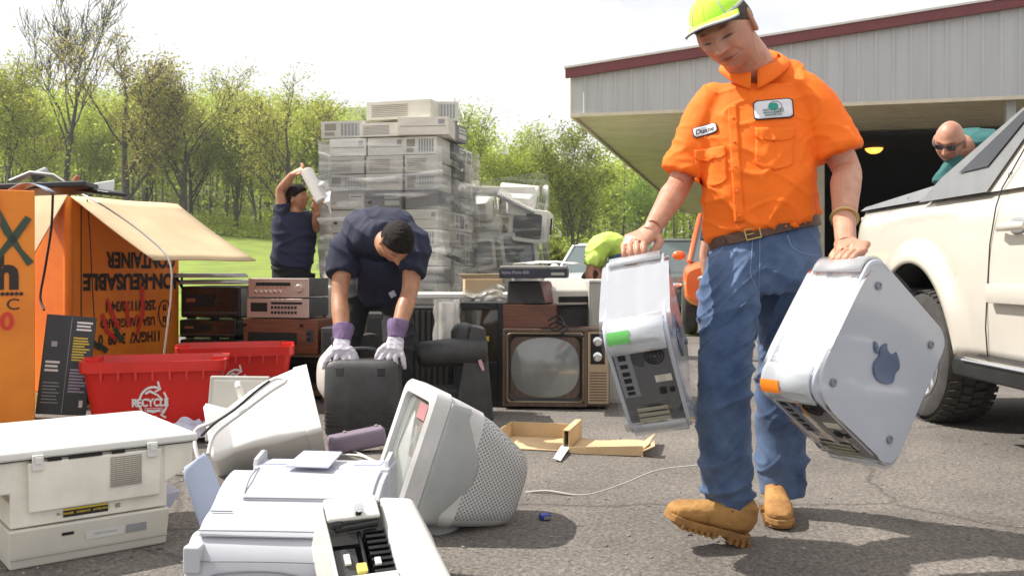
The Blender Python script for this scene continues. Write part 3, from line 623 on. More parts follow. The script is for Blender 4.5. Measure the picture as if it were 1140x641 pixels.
# here x runs along the printed face 0..0.92, y into the box
def pb2(m):
    w, d, h, th = .94, .92, 1.40, .012
    m.bx(0, w, 0, th, .10, h); m.bx(0, w, d - th, d, .10, h); m.bx(0, th, th, d - th, .10, h); m.bx(w - th, w, th, d - th, .10, h); m.bx(th, w - th, th, d - th, .1, .115)
one(pb2, 'carton', m_orange, c2, bevel=.006)
one(lambda m: m.loft([(.012, .012, .1), (.012, .012, 1.39)], .028, 10), 'corner_fold', m_orange, c2, smooth=60)
one(lambda m: m.tube([(.10, -.003, .12), (.10, -.003, 1.38)], .004, 5), 'crease', m_inkw, c2)
F2 = face_frame((0, -.003, 0), X_, Z_); Rz = Matrix.Rotation(math.pi, 4, 'Z')
def up2(x, z): return F2 @ Matrix.Translation((x, z, 0)) @ Rz
lettering('lettering', 'CONTAINER', .150, m_ink, c2, up2(.60, .985), .006, 'CENTER', .70, .002)
lettering('lettering', 'NON-REUSABLE', .150, m_ink, c2, up2(.545, .835), .007, 'CENTER', .80, .002)
lettering('lettering', '2500/1170/34-1', .095, m_inkw, c2, up2(.50, .665), .004, 'CENTER', .72, .002)
lettering('lettering', 'USA/VANGUARD', .085, m_inkw, c2, up2(.48, .55), .003, 'CENTER', .72, .002)
lettering('lettering', '11HG/X/  3  09  0', .10, m_inkw, c2, up2(.50, .44), .004, 'CENTER', .72, .002)
strokes('un_ring', [arc(.80, .60, .055, 0, 360, 28, .095)], .010, m_ink, c2, F2)
lettering('lettering', 'u\nn', .085, m_ink, c2, up2(.80, .60), .003, 'CENTER', .8, .002)
strokes('marker_stroke', [[(.26, .62), (.30, .50), (.37, .44)], [(.40, .50), (.34, .62), (.30, .72)], [(.46, .70), (.48, .52), (.56, .60)], [(.60, .80), (.60, .6), (.55, .46)]], .030, m_mred, c2, F2, .006)
strokes('marker_cross', [[(.13, .52), (.18, .44), (.24, .38)], [(.25, .32), (.19, .22), (.13, .10)], [(.22, .42), (.30, .36)], [(.36, .52), (.42, .42)]], .032, m_mgreen, c2, F2, .007)
# flaps (their inner faces are pale card)
m_flap = m_kraft2
h0, h1 = Vector((0.02, -.004, 1.402)), Vector((.92, -.004, 1.402))
out = (frame_dir := (M2.to_3x3().inverted() @ Vector((.885, -.465, 0)))).normalized()
def flap(a, b, o, drop, L0, L1, nm, parent, bend=.03, n=10):
    def fn(u, v):
        base = a.lerp(b, v); Lx = L0 + (L1 - L0) * v
        p = base + o * (Lx * u) + Vector((0, 0, -drop * u + bend * math.sin(math.pi * u) + .003 * math.sin(v * 9 + u * 4)))
        return p
    return one(lambda m: m.grid(fn, n, 8), nm, m_flap, parent, smooth=30, solid=.008)
flap(h0, h1, out, .42, .77, .77, 'flap', c2, bend=-.012)
lf = M2.to_3x3().inverted() @ Vector((.10, -.55, 0))
one(lambda m: m.add([(.0, .0, 1.41), (-.02, .30, 1.41), (-.20, .06, 1.02), (-.16, .04, 1.08)], [(0, 1, 2)]), 'flap', m_flap, c2, solid=.008)

# cords hanging down the container
m_cordw = mat('white_cord', (.70, .69, .66), rough=.5); m_cordb = mat('black_cord', (.02, .02, .02), rough=.5); m_cordg = mat('grey_cord', (.42, .40, .35), rough=.6)
def smooth_path(pts, k=8):
    pts = [Vector(p) for p in pts]; out = []
    for i in range(len(pts) - 1):
        p0, p1, p2, p3 = pts[max(i - 1, 0)], pts[i], pts[i + 1], pts[min(i + 2, len(pts) - 1)]
        for j in range(k):
            t = j / k; out.append(.5 * ((2 * p1) + (p2 - p0) * t + (2 * p0 - 5 * p1 + 4 * p2 - p3) * t * t + (3 * p1 - p0 - 3 * p2 + p3) * t ** 3))
    out.append(pts[-1]); return out
def cord(pts, r, m, label, name='cable'):
    o = one(lambda mb: mb.tube(smooth_path(pts), r, 7), name, m, None, smooth=60); return tag(o, label, 'cable')
cord([P(87, 214, 6.05), P(120, 232, 5.85), P(162, 262, 5.72), P(188, 290, 5.66), P(190, 330, 5.75), P(185, 375, 5.9), P(182, 400, 6.0)], .006, m_cordw, 'thin white cord running over the pale flap and down the printed face')
cord([P(59, 214, 5.95), P(57, 255, 5.98), P(50, 300, 6.0), P(45, 330, 6.0), P(49, 345, 5.95)], .008, m_cordb, 'black cord hanging down beside the green X of the left container')
cord([P(97, 222, 6.25), P(100, 260, 6.25), P(103, 320, 6.28), P(106, 370, 6.3)], .004, m_cordb, 'thin dark cord hanging in front of the upside-down lettering')

# junk lying on top of the containers
def junk_top():
    t = thing('flat_screen', 'black flat screen lying across the tops of both orange containers', 'screen', P(52, 212, 5.55), R(8))
    M = Matrix.Rotation(R(-3), 4, 'Y')
    one(lambda m: m.bx(-.55, .26, -.14, .34, .0, .035, M=M), 'casing', m_black, t, bevel=.01)
    one(lambda m: m.bx(-.50, .21, -.10, .30, .036, .040, M=M), 'panel', m_glass, t)
    t = thing('monitor_stand', 'white folded monitor stand on top of the black flat screen', 'stand', P(38, 203, 5.6), R(20))
    one(lambda m: m.loft([(-.12, 0, .0), (-.02, 0, .05), (.10, .02, .045), (.17, .02, .0)], [(.09, .008), (.10, .012), (.08, .012), (.05, .01)], 16, side=(0, 1, 0), e=3), 'base', mat('off_white_plastic', (.72, .70, .65), rough=.35, var=.05), t, smooth=50)
    one(lambda m: m.loft([(0, 0, .03), (.06, .05, .07)], .03, 12), 'neck', m_clad2, t, smooth=40)
    t = thing('keyboard', 'dark keyboard with a pale edge tipped over the container corner', 'keyboard', P(98, 214, 5.7), R(-18))
    M = Matrix.Rotation(R(8), 4, 'Y')
    one(lambda m: m.bx(-.22, .22, -.08, .08, 0, .022, M=M), 'casing', m_black, t, bevel=.006)
    def ks(m):
        for i in range(15):
            for j in range(5): m.bx(-.205 + i * .0275, -.181 + i * .0275, -.068 + j * .027, -.045 + j * .027, .022, .030, M=M)
    one(ks, 'keys', m_clad2, t)
    t = thing('clamshell_case', 'small pale wedge-shaped cover standing open at the container corner', 'cover', P(114, 214, 5.75), R(30))
    one(lambda m: m.add([(-.07, -.05, 0), (.06, -.05, 0), (.06, .05, 0), (-.07, .05, 0), (-.05, -.05, .05), (.065, -.05, .075), (.065, .05, .075), (-.05, .05, .05)], [(3, 2, 1, 0), (4, 5, 6, 7), (0, 1, 5, 4), (1, 2, 6, 5), (2, 3, 7, 6), (3, 0, 4, 7)]), 'cover', m_cordw, t, bevel=.008)
    t = thing('brown_jug', 'small rust-brown clamp on top of the container corner', 'clamp', P(85, 205, 5.75))
    t.name = 'clamp'
    one(lambda m: m.loft([(0, 0, 0), (.0, 0, .03), (.01, 0, .05)], [.028, .022, .012], 10) , 'clamp_body', mat('rust_plastic', (.30, .08, .03), rough=.6), t, smooth=50)
    t = thing('plastic_tray', 'curved translucent grey tray on top of the left container', 'tray', P(36, 214, 5.3), R(5))
    one(lambda m: m.grid(lambda u, v: ((u - .5) * .2, (v - .5) * .16, .045 * math.cos((u - .5) * 3)), 10, 4), 'tray', mat('blue_grey_tray', (.42, .47, .55), rough=.3, var=.04), t, smooth=60, solid=.004)
junk_top()

# pallet under the containers + black product box
m_wood = mat('yellow_pallet_wood', (.50, .36, .12), rough=.8, var=.3, vs=5, stretch=(1, 8, 8))
m_wdark = mat('weathered_wood', (.20, .14, .09), rough=.85, var=.35, vs=5, stretch=(1, 8, 8))
def pallet(name, label, M, w, d, m_, nb=6, h=.12):
    t = thing(name, label, 'pallet', M=M, group='wooden pallets')
    def deck(m):
        for i in range(nb):
            y = d * i / nb; m.bx(0, w, y, y + d / nb * .78, h - .02, h)
        for i in range(4):
            y = d * i / 3.6; m.bx(0, w, y, y + .09, 0, .018)
    one(deck, 'boards', m_, t, bevel=.002)
    def bl(m):
        for i in range(3): m.bx((w - .09) * i / 2, (w - .09) * i / 2 + .09, .0, d, .018, h - .02)
    one(bl, 'bearers', m_, t)
    return t
Mx = M2.copy(); pallet('pallet', 'yellowed pallet under the printed orange container', Mx @ Matrix.Translation((-.05, -.05, 0)), 1.05, 1.05, m_wood, h=.095)
Mx = M1 @ Matrix.Translation((-1.05, 0, 0)); pallet('pallet', 'pallet under the orange container marked with an X', Mx, 1.05, .95, m_wood, h=.095)
px_t = thing('product_box', 'tall black product box with yellow and white print leaning on the orange container', 'box',
    M=Matrix.Translation(Vector((-2.55, 5.33, .10))) @ Matrix.Rotation(R(24), 4, 'Z') @ Matrix.Rotation(R(6), 4, 'Y') @ Matrix.Rotation(R(-4), 4, 'X'))
m_bbox = mat('black_glossy_card', (.022, .022, .026), rough=.3, var=.3, vs=4)
one(lambda m: m.bx(-.13, .13, 0, .14, 0, .56), 'carton', m_bbox, px_t, bevel=.004)
FB = face_frame((0, -.002, 0), X_, Z_)
m_yp = mat('yellow_print', (.65, .48, .05), rough=.5); m_lp = mat('lilac_print', (.36, .33, .42), rough=.5)
mb = MB()
def pr(x0, x1, z0, z1, nm, mm): sheet(nm, [(x0, z0), (x1, z0), (x1, z1), (x0, z1)], [(0, 1, 2, 3)], mm, px_t, FB, .001)
def rowsq(nm, x0, x1, z0, z1, n, mm, fill=.55):
    rr = random.Random(n); vs = []; fs = []
    for i in range(n):
        z = z1 - (z1 - z0) * (i + fill) / n; k = len(vs); xe = x1 - rr.random() * (x1 - x0) * .35; vs += [(x0, z), (xe, z), (xe, z + (z1 - z0) / n * fill), (x0, z + (z1 - z0) / n * fill)]; fs.append((k, k + 1, k + 2, k + 3))
    sheet(nm, vs, fs, mm, px_t, FB, .0015)
pr(.0, .003, .01, .55, 'fold_line', m_clad2)
rowsq('print_block', .02, .11, .30, .44, 9, m_yp); rowsq('print_block', .02, .115, .12, .26, 8, m_lp); rowsq('print_block', .03, .12, .47, .53, 3, m_whitep)
pr(.085, .105, .045, .085, 'barcode', m_whitep); rowsq('print_block', -.11, -.03, .23, .30, 3, m_whitep); pr(-.09, -.06, .38, .41, 'print_block', m_lp); rowsq('print_block', -.11, -.02, .05, .18, 7, m_clad2, .3)

# red recycling bins
m_redb = mat('red_bin_plastic', (.66, .020, .012), rough=.35, var=.12, vs=3, bump=.06, bs=120)
def bin_(name, label, M):
    t = thing(name, label, 'bin', M=M, group='red recycling bins')
    w, d, h = .72, .46, .34
    secs = [(.005, w - .13, d - .11), (.02, w - .10, d - .08), (h * .80, w - .015, d - .012), (h - .05, w, d), (h - .048, w + .03, d + .03), (h, w + .036, d + .036), (h, w + .005, d + .005)]
    m = MB()
    for zz, a, b in secs:
        pass
    rings = []
    k = 28
    vs = []
    for zz, a, b in secs + [(h - .02, w - .016, d - .016), (.03, w - .125, d - .105)]:
        poly = rrect(a, b, .055); vs += [(x, y, zz) for x, y in poly]; k = len(poly)
    n = len(secs) + 2
    m.add(vs, [tuple(range(k - 1, -1, -1))] + [(i * k + j, i * k + (j + 1) % k, (i + 1) * k + (j + 1) % k, (i + 1) * k + j) for i in range(n - 1) for j in range(k)] + [tuple(range((n - 1) * k, n * k))])
    def ribs(mb):
        for i in range(7):
            x = -w / 2 + .1 + i * (w - .2) / 6
            mb.bx(x - .006, x + .006, -d / 2 - .0175, -d / 2 - .002, h - .085, h - .045); mb.bx(x - .006, x + .006, d / 2 + .002, d / 2 + .0175, h - .085, h - .045)
        for s in (-1, 1): mb.bx(s * (w / 2 - .02) - .045, s * (w / 2 - .02) + .045, -.07, .07, h - .012, h + .006)
    ribs(m); m.build('tub', m_redb, t, smooth=35)
    # emblem on the long side, tilted with the wall
    a = math.atan((.034) / (h * .78)); Fm = Matrix.Translation((0, -d / 2 + .022, .155)) @ Matrix.Rotation(a, 4, 'X') @ face_frame(None, X_, Z_) @ Matrix.Scale(.80, 4)
    em = strokes('recycle_emblem', [arc(0, 0, .088, 60, 165), arc(0, 0, .088, 190, 285), arc(0, 0, .088, 305, 400), [(.03, .12), (.045, .075), (.01, .06)], [(-.115, .02), (-.085, -.03), (-.06, .0)], [(.08, -.09), (.05, -.075), (.07, -.04)], [(-.05, .05), (-.02, .065), (.03, .04), (.06, .01)], [(-.04, -.045), (0, -.055), (.045, -.045)]], .013, m_whitep, t, Fm, .012)
    vs, fs = text_geo('RECYCLE', .062, .0025); mb = MB(); mb.add([(v[0] * .92 - .02, v[1], .014) for v in vs], fs, M=Fm); mb.build('lettering', m_whitep, t)
    rr = random.Random(3); vs = []; fs = []
    for j in range(3):
        for i in range(9):
            x = -.055 + i * .013; z = -.036 - j * .010; q = len(vs); vs += [(x, z, .013), (x + .009, z, .013), (x + .009, z + .005, .013), (x, z + .005, .013)]; fs.append((q, q + 1, q + 2, q + 3))
    mb = MB(); mb.add(vs, fs, M=Fm); mb.build('small_print', m_whitep, t)
    return t
b1 = bin_('recycling_bin', 'nearer red recycling bin with the white emblem facing forward', Matrix.Translation(P(178, 470, 5.36) * 1) @ Matrix.Rotation(R(8), 4, 'Z'))
b1.location = Vector(((176 - 570) / F * 5.42, 5.42, .0)); b1.rotation_euler = (0, 0, R(14))
b1.scale = (1.02, 1.0, 1.22)
b2 = copy_tree(b1); tag(b2, 'farther red recycling bin behind the one showing the emblem', 'bin'); b2.location = Vector(((262 - 570) / F * 6.25, 6.25, .0)); b2.rotation_euler = (0, 0, R(17)); b2.scale = (.98, 1, 1.25)
tag(one(lambda m: m.grid(lambda u, v: ((-1.88 + .30 * u), 5.0 + .22 * v, .02 + .09 * abs(noise.noise(Vector((u * 5, v * 5, 1)))) + .05 * math.sin(3.1 * u) * math.sin(3.1 * v)), 18, 14), 'plastic_bag', mat('lilac_plastic_film', (.50, .49, .60), rough=.3, var=.2, vs=20), smooth=60, solid=.002), 'crumpled lilac plastic bag on the asphalt under the nearer red bin', 'plastic bag')

# ================================================================== ELECTRONICS BEHIND
m_silver = mat('champagne_metal', (.56, .46, .42), rough=.32, metal=.55, var=.05)
m_brown = mat('brown_veneer', (.20, .072, .035), rough=.4, c2=(.12, .04, .02), vs=4, stretch=(1, 1, 14), coat=.15)
m_beige = mat('beige_plastic', (.50, .475, .42), rough=.45, var=.10, vs=3, bump=.05, bs=150)
m_putty = mat('putty_plastic', (.40, .39, .355), rough=.5, var=.12, vs=3, bump=.05, bs=150)
m_offw = mat('off_white_plastic', (.72, .70, .65), rough=.35, var=.05)
m_dkgrey = mat('dark_grey_plastic', (.050, .049, .048), rough=.5, var=.35, vs=9, detail=8, bump=.2, bs=160)
m_screen = mat('crt_glass', (.07, .075, .072), rough=.08, spec=.9, coat=.5)
m_slot = mat('slot_black', (.010, .010, .010), rough=.8)
def at(px, py_bottom, Y, rz=0): return Matrix.Translation(P(px, py_bottom, Y)) @ Matrix.Rotation(R(rz), 4, 'Z')
def hifi(label, M, w, d, h, kind):
    t = thing('stereo_receiver', label, 'receiver', M=M, group='stereo receivers in the stack')
    one(lambda m: m.bx(-w / 2 + .006, w / 2 - .006, .012, d, .012, h), 'casing', m_dkgrey, t, bevel=.004)
    one(lambda m: m.bx(-w / 2, w / 2, 0, .0115, .008, h), 'front_panel', m_silver, t, bevel=.003)
    if kind == 0:
        one(lambda m: m.bx(-w / 2 + .06, w / 2 - .14, -.002, .0, h * .62, h * .80), 'display', m_slot, t)
        for i in range(6): one(lambda m: m.lathe([(.010, 0), (.010, .012), (.008, .014)], 14, M=Matrix.Translation((-w / 2 + .06 + i * .038, -.000, h * .34)) @ Matrix.Rotation(R(90), 4, 'X')), 'knob', m_chrome, t)
        one(lambda m: m.lathe([(.028, 0), (.028, .018), (.024, .021)], 24, M=Matrix.Translation((w / 2 - .07, 0, h * .5)) @ Matrix.Rotation(R(90), 4, 'X')), 'volume_knob', m_silver, t, smooth=30)
        def bt(m):
            for i in range(9): m.bx(-w / 2 + .05 + i * .028, -w / 2 + .07 + i * .028, -.004, 0, h * .52, h * .58)
        one(bt, 'buttons', m_chrome, t)
    else:
        one(lambda m: m.bx(-w / 2 + .03, -w / 2 + .16, -.002, 0, h * .35, h * .8), 'cassette_door', m_slot, t)
        def bt(m):
            for i in range(8):
                for j in range(2): m.bx(-w / 2 + .19 + i * .026, -w / 2 + .207 + i * .026, -.004, 0, h * (.25 + .25 * j), h * (.38 + .25 * j))
        one(bt, 'buttons', m_slot, t); one(lambda m: m.bx(-w / 2 + .19, w / 2 - .05, -.002, 0, h * .72, h * .84), 'display', m_slot, t)
    return t
Yh = 6.7
# the stack: shelf unit, brown cabinet, tuner, amplifier
t = thing('wooden_shelf', 'low dark wooden shelf at the bottom of the receiver stack', 'shelf', M=at(317, 300 + HC * F / Yh, Yh, -14))
def shelf(m):
    m.bx(-.36, .36, 0, .45, .03, .06); m.bx(-.36, -.33, 0, .45, 0, .30); m.bx(.33, .36, 0, .45, 0, .30); m.bx(-.36, .36, 0, .45, .30, .325)
one(shelf, 'frame', m_wdark, t, bevel=.003)
zc = .325
Ms = Matrix.Translation(Vector(((314 - 570) / F * Yh, Yh - .02, zc))) @ Matrix.Rotation(R(-14), 4, 'Z')
t = thing('wood_cabinet_amplifier', 'brown wood-cased amplifier under the two silver receivers', 'amplifier', M=Ms)
one(lambda m: m.bx(-.30, .28, 0, .36, 0, .245), 'casing', m_brown, t, bevel=.006)
one(lambda m: m.bx(-.26, .12, -.003, 0, .06, .15), 'grille', m_slot, t); one(lambda m: m.bx(.19, .25, -.003, 0, .08, .17), 'control_panel', m_dkgrey, t)
one(lambda m: [m.lathe([(.012, 0), (.012, .014)], 12, M=Matrix.Translation((x, -.002, z)) @ Matrix.Rotation(R(90), 4, 'X')) for x, z in ((.215, .145), (.215, .105), (-.28, .2), (.16, .2))], 'knobs', m_blackg, t)
hifi('lower silver receiver with a cassette door on the brown cabinet', Ms @ Matrix.Translation((-.03, .0, .246)), .48, .34, .142, 1)
hifi('upper silver receiver with a round volume knob on top of the stack', Ms @ Matrix.Translation((-.03, .01, .390)), .47, .34, .142, 0)
# black units left of the stack
def vcr(label, M, w, d, h, tray=False, name='black_printer'):
    t = thing(name, label, name.split('_')[-1], M=M, group='black machines beside the orange container')
    one(lambda m: m.bx(-w / 2, w / 2, 0, d, 0, h), 'casing', m_blackg, t, bevel=.015, seg=3)
    one(lambda m: m.bx(-w / 2 + .03, w / 2 - .2, -.003, .0, h * .35, h * .75), 'slot', m_slot, t)
    one(lambda m: m.bx(-w / 2 + .02, w / 2 - .02, -.006, 0, h * .12, h * .2), 'front_strip', m_dkgrey, t, bevel=.002)
    one(lambda m: m.bx(-w / 2 + .05, -w / 2 + .12, -.005, 0, h * .5, h * .62), 'label_plate', mat('copper_label', (.30, .10, .05), rough=.4), t)
    one(lambda m: [m.bx(-w / 2 + x, -w / 2 + x + .05, y, y + .05, -.012, 0) for x in (.03, w - .08) for y in (.04, d - .09)], 'feet', m_slot, t)
    return t
Yb = 6.95
vcr('lowest black machine of the glossy stack behind the red bins', at(232, 300 + (HC - .02) * F / Yb, Yb, -10), .46, .5, .20)
vcr('second glossy black machine up in the stack behind the red bins', at(232, 300 + (HC - .235) * F / Yb, Yb, -8), .45, .5, .17)
vcr('middle glossy black machine with a copper label behind the red bins', at(231, 300 + (HC - .42) * F / Yb, Yb, -11), .46, .5, .13, name='black_recorder')
vcr('topmost big glossy black box behind the red bins with silver slats on it', at(234, 300 + (HC - .565) * F / Yb, Yb, -9), .47, .5, .23)
for i, (dx, dz, rz, lab) in enumerate(((-.04, 0, -6, 'lower flat grey tray of louvred slats on the black stack'), (-.10, .05, 4, 'upper flat grey tray of louvred slats on the black stack'))):
    t = thing('slatted_tray', lab, 'tray', M=Matrix.Translation(Vector(((232 - 570) / F * Yb + dx, Yb + .05, .81 + dz))) @ Matrix.Rotation(R(rz), 4, 'Z'), group='grey slatted trays on the black stack')
    one(lambda m: m.bx(-.27, .27, 0, .5, 0, .018), 'tray_base', m_putty, t, bevel=.003)
    one(lambda m: [m.bx(-.26, .26, .02 + j * .06, .055 + j * .06, .018, .030) for j in range(8)], 'slats', m_clad2, t, bevel=.002)

# grey-topped monitor behind the receivers
def crt(name, label, M, w, h, d, mats_, group=None, screen=True, grille=True, base=False, bez=.06, back=.55, hump=False, part='shell', sunk=.02):
    """monitor: local x right, y towards the back, z up, origin at the bottom centre of the bezel"""
    t = thing(name, label, 'monitor' if 'tv' not in name else 'television', M=M, group=group); ms, mg = mats_
    b = MB(); k = 0; vs = []
    secs = [(0, w, h, 0), (.012, w, h, 0), (bez, w * .995, h * .995, 0), (bez + .004, w * .97, h * .965, 0), (d * .42, w * .93, h * .90, -.01 * h), (d * .62, w * .80, h * .76, -.02 * h), (d * .80, w * .66, h * .64, -.05 * h), (d * .97, w * back, h * back, -.06 * h), (d, w * back * .94, h * back * .94, -.06 * h)]
    for (y, a, c, dz) in secs:
        poly = rrect(a, c, min(a, c) * (.06 if y < bez + .01 else .12)); vs += [(x, y, z + h / 2 + dz) for x, z in poly]; k = len(poly)
    n = len(secs)
    # front face: bezel ring around the screen
    inner = rrect(w * .80, h * .76, .03, cx=0, cy=.01 * h)
    vs = [(x, sunk, z + h / 2) for x, z in inner] + [(x * 1.02, .0, h / 2 + (z) * 1.02) for x, z in inner] + vs
    fs = [(j, (j + 1) % k, k + (j + 1) % k, k + j) for j in range(k)] + [(i * k + j, i * k + (j + 1) % k, (i + 1) * k + (j + 1) % k, (i + 1) * k + j) for i in range(1, n + 1) for j in range(k)] + [tuple(range((n + 1) * k, (n + 2) * k))]
    b.add(vs, fs); sh = b.build(part, ms, t, smooth=38)
    s = MB()
    def sc(u, v):
        x, z = (u - .5) * 2, (v - .5) * 2; xx = x * (1 - .04 * z * z) * w * .402; zz = z * (1 - .04 * x * x) * h * .382
        return (xx, sunk - .012 + .02 * (x * x + z * z) * .5, zz + h / 2 + .01 * h)
    s.grid(sc, 14, 12); s.build('screen', mg, t, smooth=60)
    if grille:
        def gr(m):
            for sx in (-1, 1):
                for i in range(12): 
                    y = d * .30 + i * d * .016; m.bx(sx * w * .465 - .002, sx * w * .465 + .002, y, y + d * .008, h * .25, h * .75)
        one(gr, 'vents', m_slot, t)
        one(lambda m: [m.bx(w * (.10 + .06 * i), w * (.13 + .06 * i), -.004, .0, h * .045, h * .075) for i in range(4)], 'buttons', ms, t)
    if base: one(lambda m: m.lathe([(w * .36, -.05), (w * .36, -.035), (w * .16, -.015), (w * .15, .01)], 24, M=Matrix.Translation((0, d * .4, 0))), 'base', ms, t, smooth=40)
    return t
crt('crt_monitor', 'dark-backed monitor with a pale grey top behind the receivers', at(352, 366, 7.4, 160), .36, .34, .36, (m_putty, m_screen))
t = thing('storage_drum', 'grey cabinet supporting the pale-topped monitor behind the receivers', 'cabinet', (P(352, 300, 7.55).x, 7.55, 0)); t.name = 'cabinet'
one(lambda m: m.bx(-.22, .22, -.2, .2, 0, .41), 'casing', m_dkgrey, t, bevel=.01); one(lambda m: [m.bx(-.19, .19, -.203, -.2, z, z + .15) for z in (.04, .22)], 'drawers', m_black, t)
# oval-backed cream set standing between the bending man's legs
t = thing('crt_television', 'cream rounded television back seen between the bending man\'s legs', 'television', M=at(405, 300 + HC * F / 6.1, 6.1, 0))
one(lambda m: m.loft([(0, 0, .24), (0, .03, .24), (0, .16, .24), (0, .26, .24)], [(.26, .25), (.27, .26), (.24, .22), (.15, .14)], 36, side=(1, 0, 0), e=2.6, M=Matrix.Rotation(R(70), 4, 'Z')), 'shell', m_offw, t, smooth=50)
one(lambda m: m.loft([(0, -.03, .24), (0, 0, .24)], [(.27, .26), (.28, .27)], 36, side=(1, 0, 0), e=3, M=Matrix.Rotation(R(70), 4, 'Z')), 'bezel', m_dkgrey, t, smooth=40)
# black ribbed box right of him, under the white table-top
t = thing('ribbed_speaker', 'black box with vertical ribs right of the bending man', 'speaker', M=at(472, 300 + HC * F / 6.6, 6.6, -6))
one(lambda m: m.bx(-.20, .20, 0, .4, 0, .655), 'casing', m_black, t, bevel=.006)
one(lambda m: [m.bx(-.185 + i * .042, -.160 + i * .042, -.012, 0, .05, .63) for i in range(9)], 'ribs', m_dkgrey, t, bevel=.002)
t = thing('folding_table', 'long white table top behind the bending man', 'table', M=at(505, 300 + HC * F / 7.2, 7.2, 0))
one(lambda m: m.bx(-.62, .55, 0, .62, .70, .735), 'table_top', m_offw, t, bevel=.006)
for x in (-.55, .48):
    for y in (.06, .55): one(lambda m: m.tube([(x, y, 0), (x, y, .70)], .016, 8), 'leg', m_clad2, t)
# glass/foil wrapped item
t = thing('shrouded_fan', 'clear plastic sleeve standing in front of the black ribbed box', 'plastic sleeve', M=at(497, 398, 6.15, 10)); t.name = 'plastic_sleeve'
m_clear = mat('clear_film_bag', (.75, .74, .70), rough=.18, alpha=.42, spec=1, bump=.6, bs=14, coat=.6)
one(lambda m: m.grid(lambda u, v: ((.085 + .02 * noise.noise(Vector((u * 6, v * 4, 1)))) * math.cos(6.283 * u), (.08 + .02 * noise.noise(Vector((u * 6, v * 4, 5)))) * math.sin(6.283 * u), .38 * v), 36, 18), 'sleeve', m_clear, t, smooth=60)
one(lambda m: m.loft([(0, 0, 0), (0, 0, .36)], .05, 16), 'core', m_offw, t, smooth=40)
# dark old machine with round arm (front of the black television)
t = thing('old_microfilm_reader', 'dark grey machine with a thick rounded arm and a domed knob', 'machine', M=at(521, 300 + HC * F / 5.75, 5.75, 8)); t.name = 'projector'; t.scale = (.92, .95, .93)
def arm(m):
    m.loft([(-.34, .06, .42), (-.30, .06, .43), (-.12, .06, .445), (.10, .08, .445), (.13, .08, .445)], [(.05, .05), (.085, .085), (.095, .09), (.115, .105), (.10, .09)], 26, side=(0, 1, 0))
one(arm, 'arm', m_dkgrey, t, smooth=50)
one(lambda m: m.loft([(-.02, .12, .50), (-.02, .12, .58), (-.02, .12, .62), (-.02, .12, .635)], [.085, .085, .06, .02], 24), 'domed_knob', m_dkgrey, t, smooth=60)
one(lambda m: m.add([(-.10, -.02, .0), (.17, -.02, .0), (.19, .34, .0), (-.10, .34, .0), (-.04, -.01, .34), (.14, -.01, .34), (.16, .32, .34), (-.04, .32, .34), (.02, .02, .62), (.12, .02, .60), (.13, .28, .60), (.02, .28, .62)],
   [(3, 2, 1, 0), (0, 1, 5, 4), (1, 2, 6, 5), (2, 3, 7, 6), (3, 0, 4, 7), (4, 5, 9, 8), (5, 6, 10, 9), (6, 7, 11, 10), (7, 4, 8, 11), (8, 9, 10, 11)]), 'body', m_dkgrey, t, bevel=.012)
one(lambda m: m.bx(-.30, .16, .02, .33, .02, .20), 'base', m_black, t, bevel=.01)
strokes('label_sticker', [[(.075, .40), (.085, .37), (.10, .33)]], .022, mat('pink_label', (.60, .35, .38), rough=.5), t, face_frame((0, -.022, 0), X_, Z_), .004)
# black television with a dark screen
t = thing('flat_tube_television', 'black television with a dark glassy screen beside the brown box', 'television', M=at(535, 300 + HC * F / 6.35, 6.35, -10)); t.name = 'television'
def tvb(m):
    w, h = .36, .70; 
    m.bx(-w / 2, w / 2, 0.012, .45, 0, h)
    for (a, b, c, d_) in ((-w / 2, -w / 2 + .035, .0, h), (w / 2 - .06, w / 2, 0, h), (-w / 2 + .035, w / 2 - .06, h - .05, h), (-w / 2 + .035, w / 2 - .06, 0, .30)): m.bx(a, b, -.02, .012, c, d_)
one(tvb, 'casing', m_black, t, bevel=.006)
one(lambda m: m.grid(lambda u, v: (-.145 + .265 * u, .008 - .012 * math.sin(3.14 * u) * math.sin(3.14 * v), .30 + .35 * v), 12, 12), 'screen', mat('dark_brown_glass', (.05, .04, .03), rough=.06, spec=.9), t, smooth=60)
strokes('label_sticker', [[(.0, .46), (.06, .455)]], .03, m_yp, t, face_frame((0, -.004, 0), X_, Z_), .004)
# wood console television
Yt = 6.2
t = thing('console_television', 'wood-trimmed television with a large grey screen and dials', 'television', M=at(619, 300 + HC * F / Yt, Yt, -4)); TVT = t
w, h = .70, .53
m_walnut = mat('walnut_trim', (.13, .085, .060), rough=.4, c2=(.085, .05, .035), vs=3, stretch=(14, 14, 1)); m_goldt = mat('gold_trim', (.42, .33, .22), rough=.35, metal=.7)
m_tvgl = mat('tube_face', (.24, .25, .235), rough=.10, spec=.9, coat=.6, var=.15, vs=5)
one(lambda m: m.bx(-w / 2, w / 2, .014, .42, .02, h), 'cabinet', m_walnut, t, bevel=.008)
def fr_(m, x0, x1, z0, z1, tk, y0, y1):
    m.bx(x0, x1, y0, y1, z1 - tk, z1); m.bx(x0, x1, y0, y1, z0, z0 + tk); m.bx(x0, x0 + tk, y0, y1, z0 + tk, z1 - tk); m.bx(x1 - tk, x1, y0, y1, z0 + tk, z1 - tk)
one(lambda m: fr_(m, -w / 2, w / 2 - .145, .02, h, .022, -.012, .014), 'front_frame', m_walnut, t, bevel=.004)
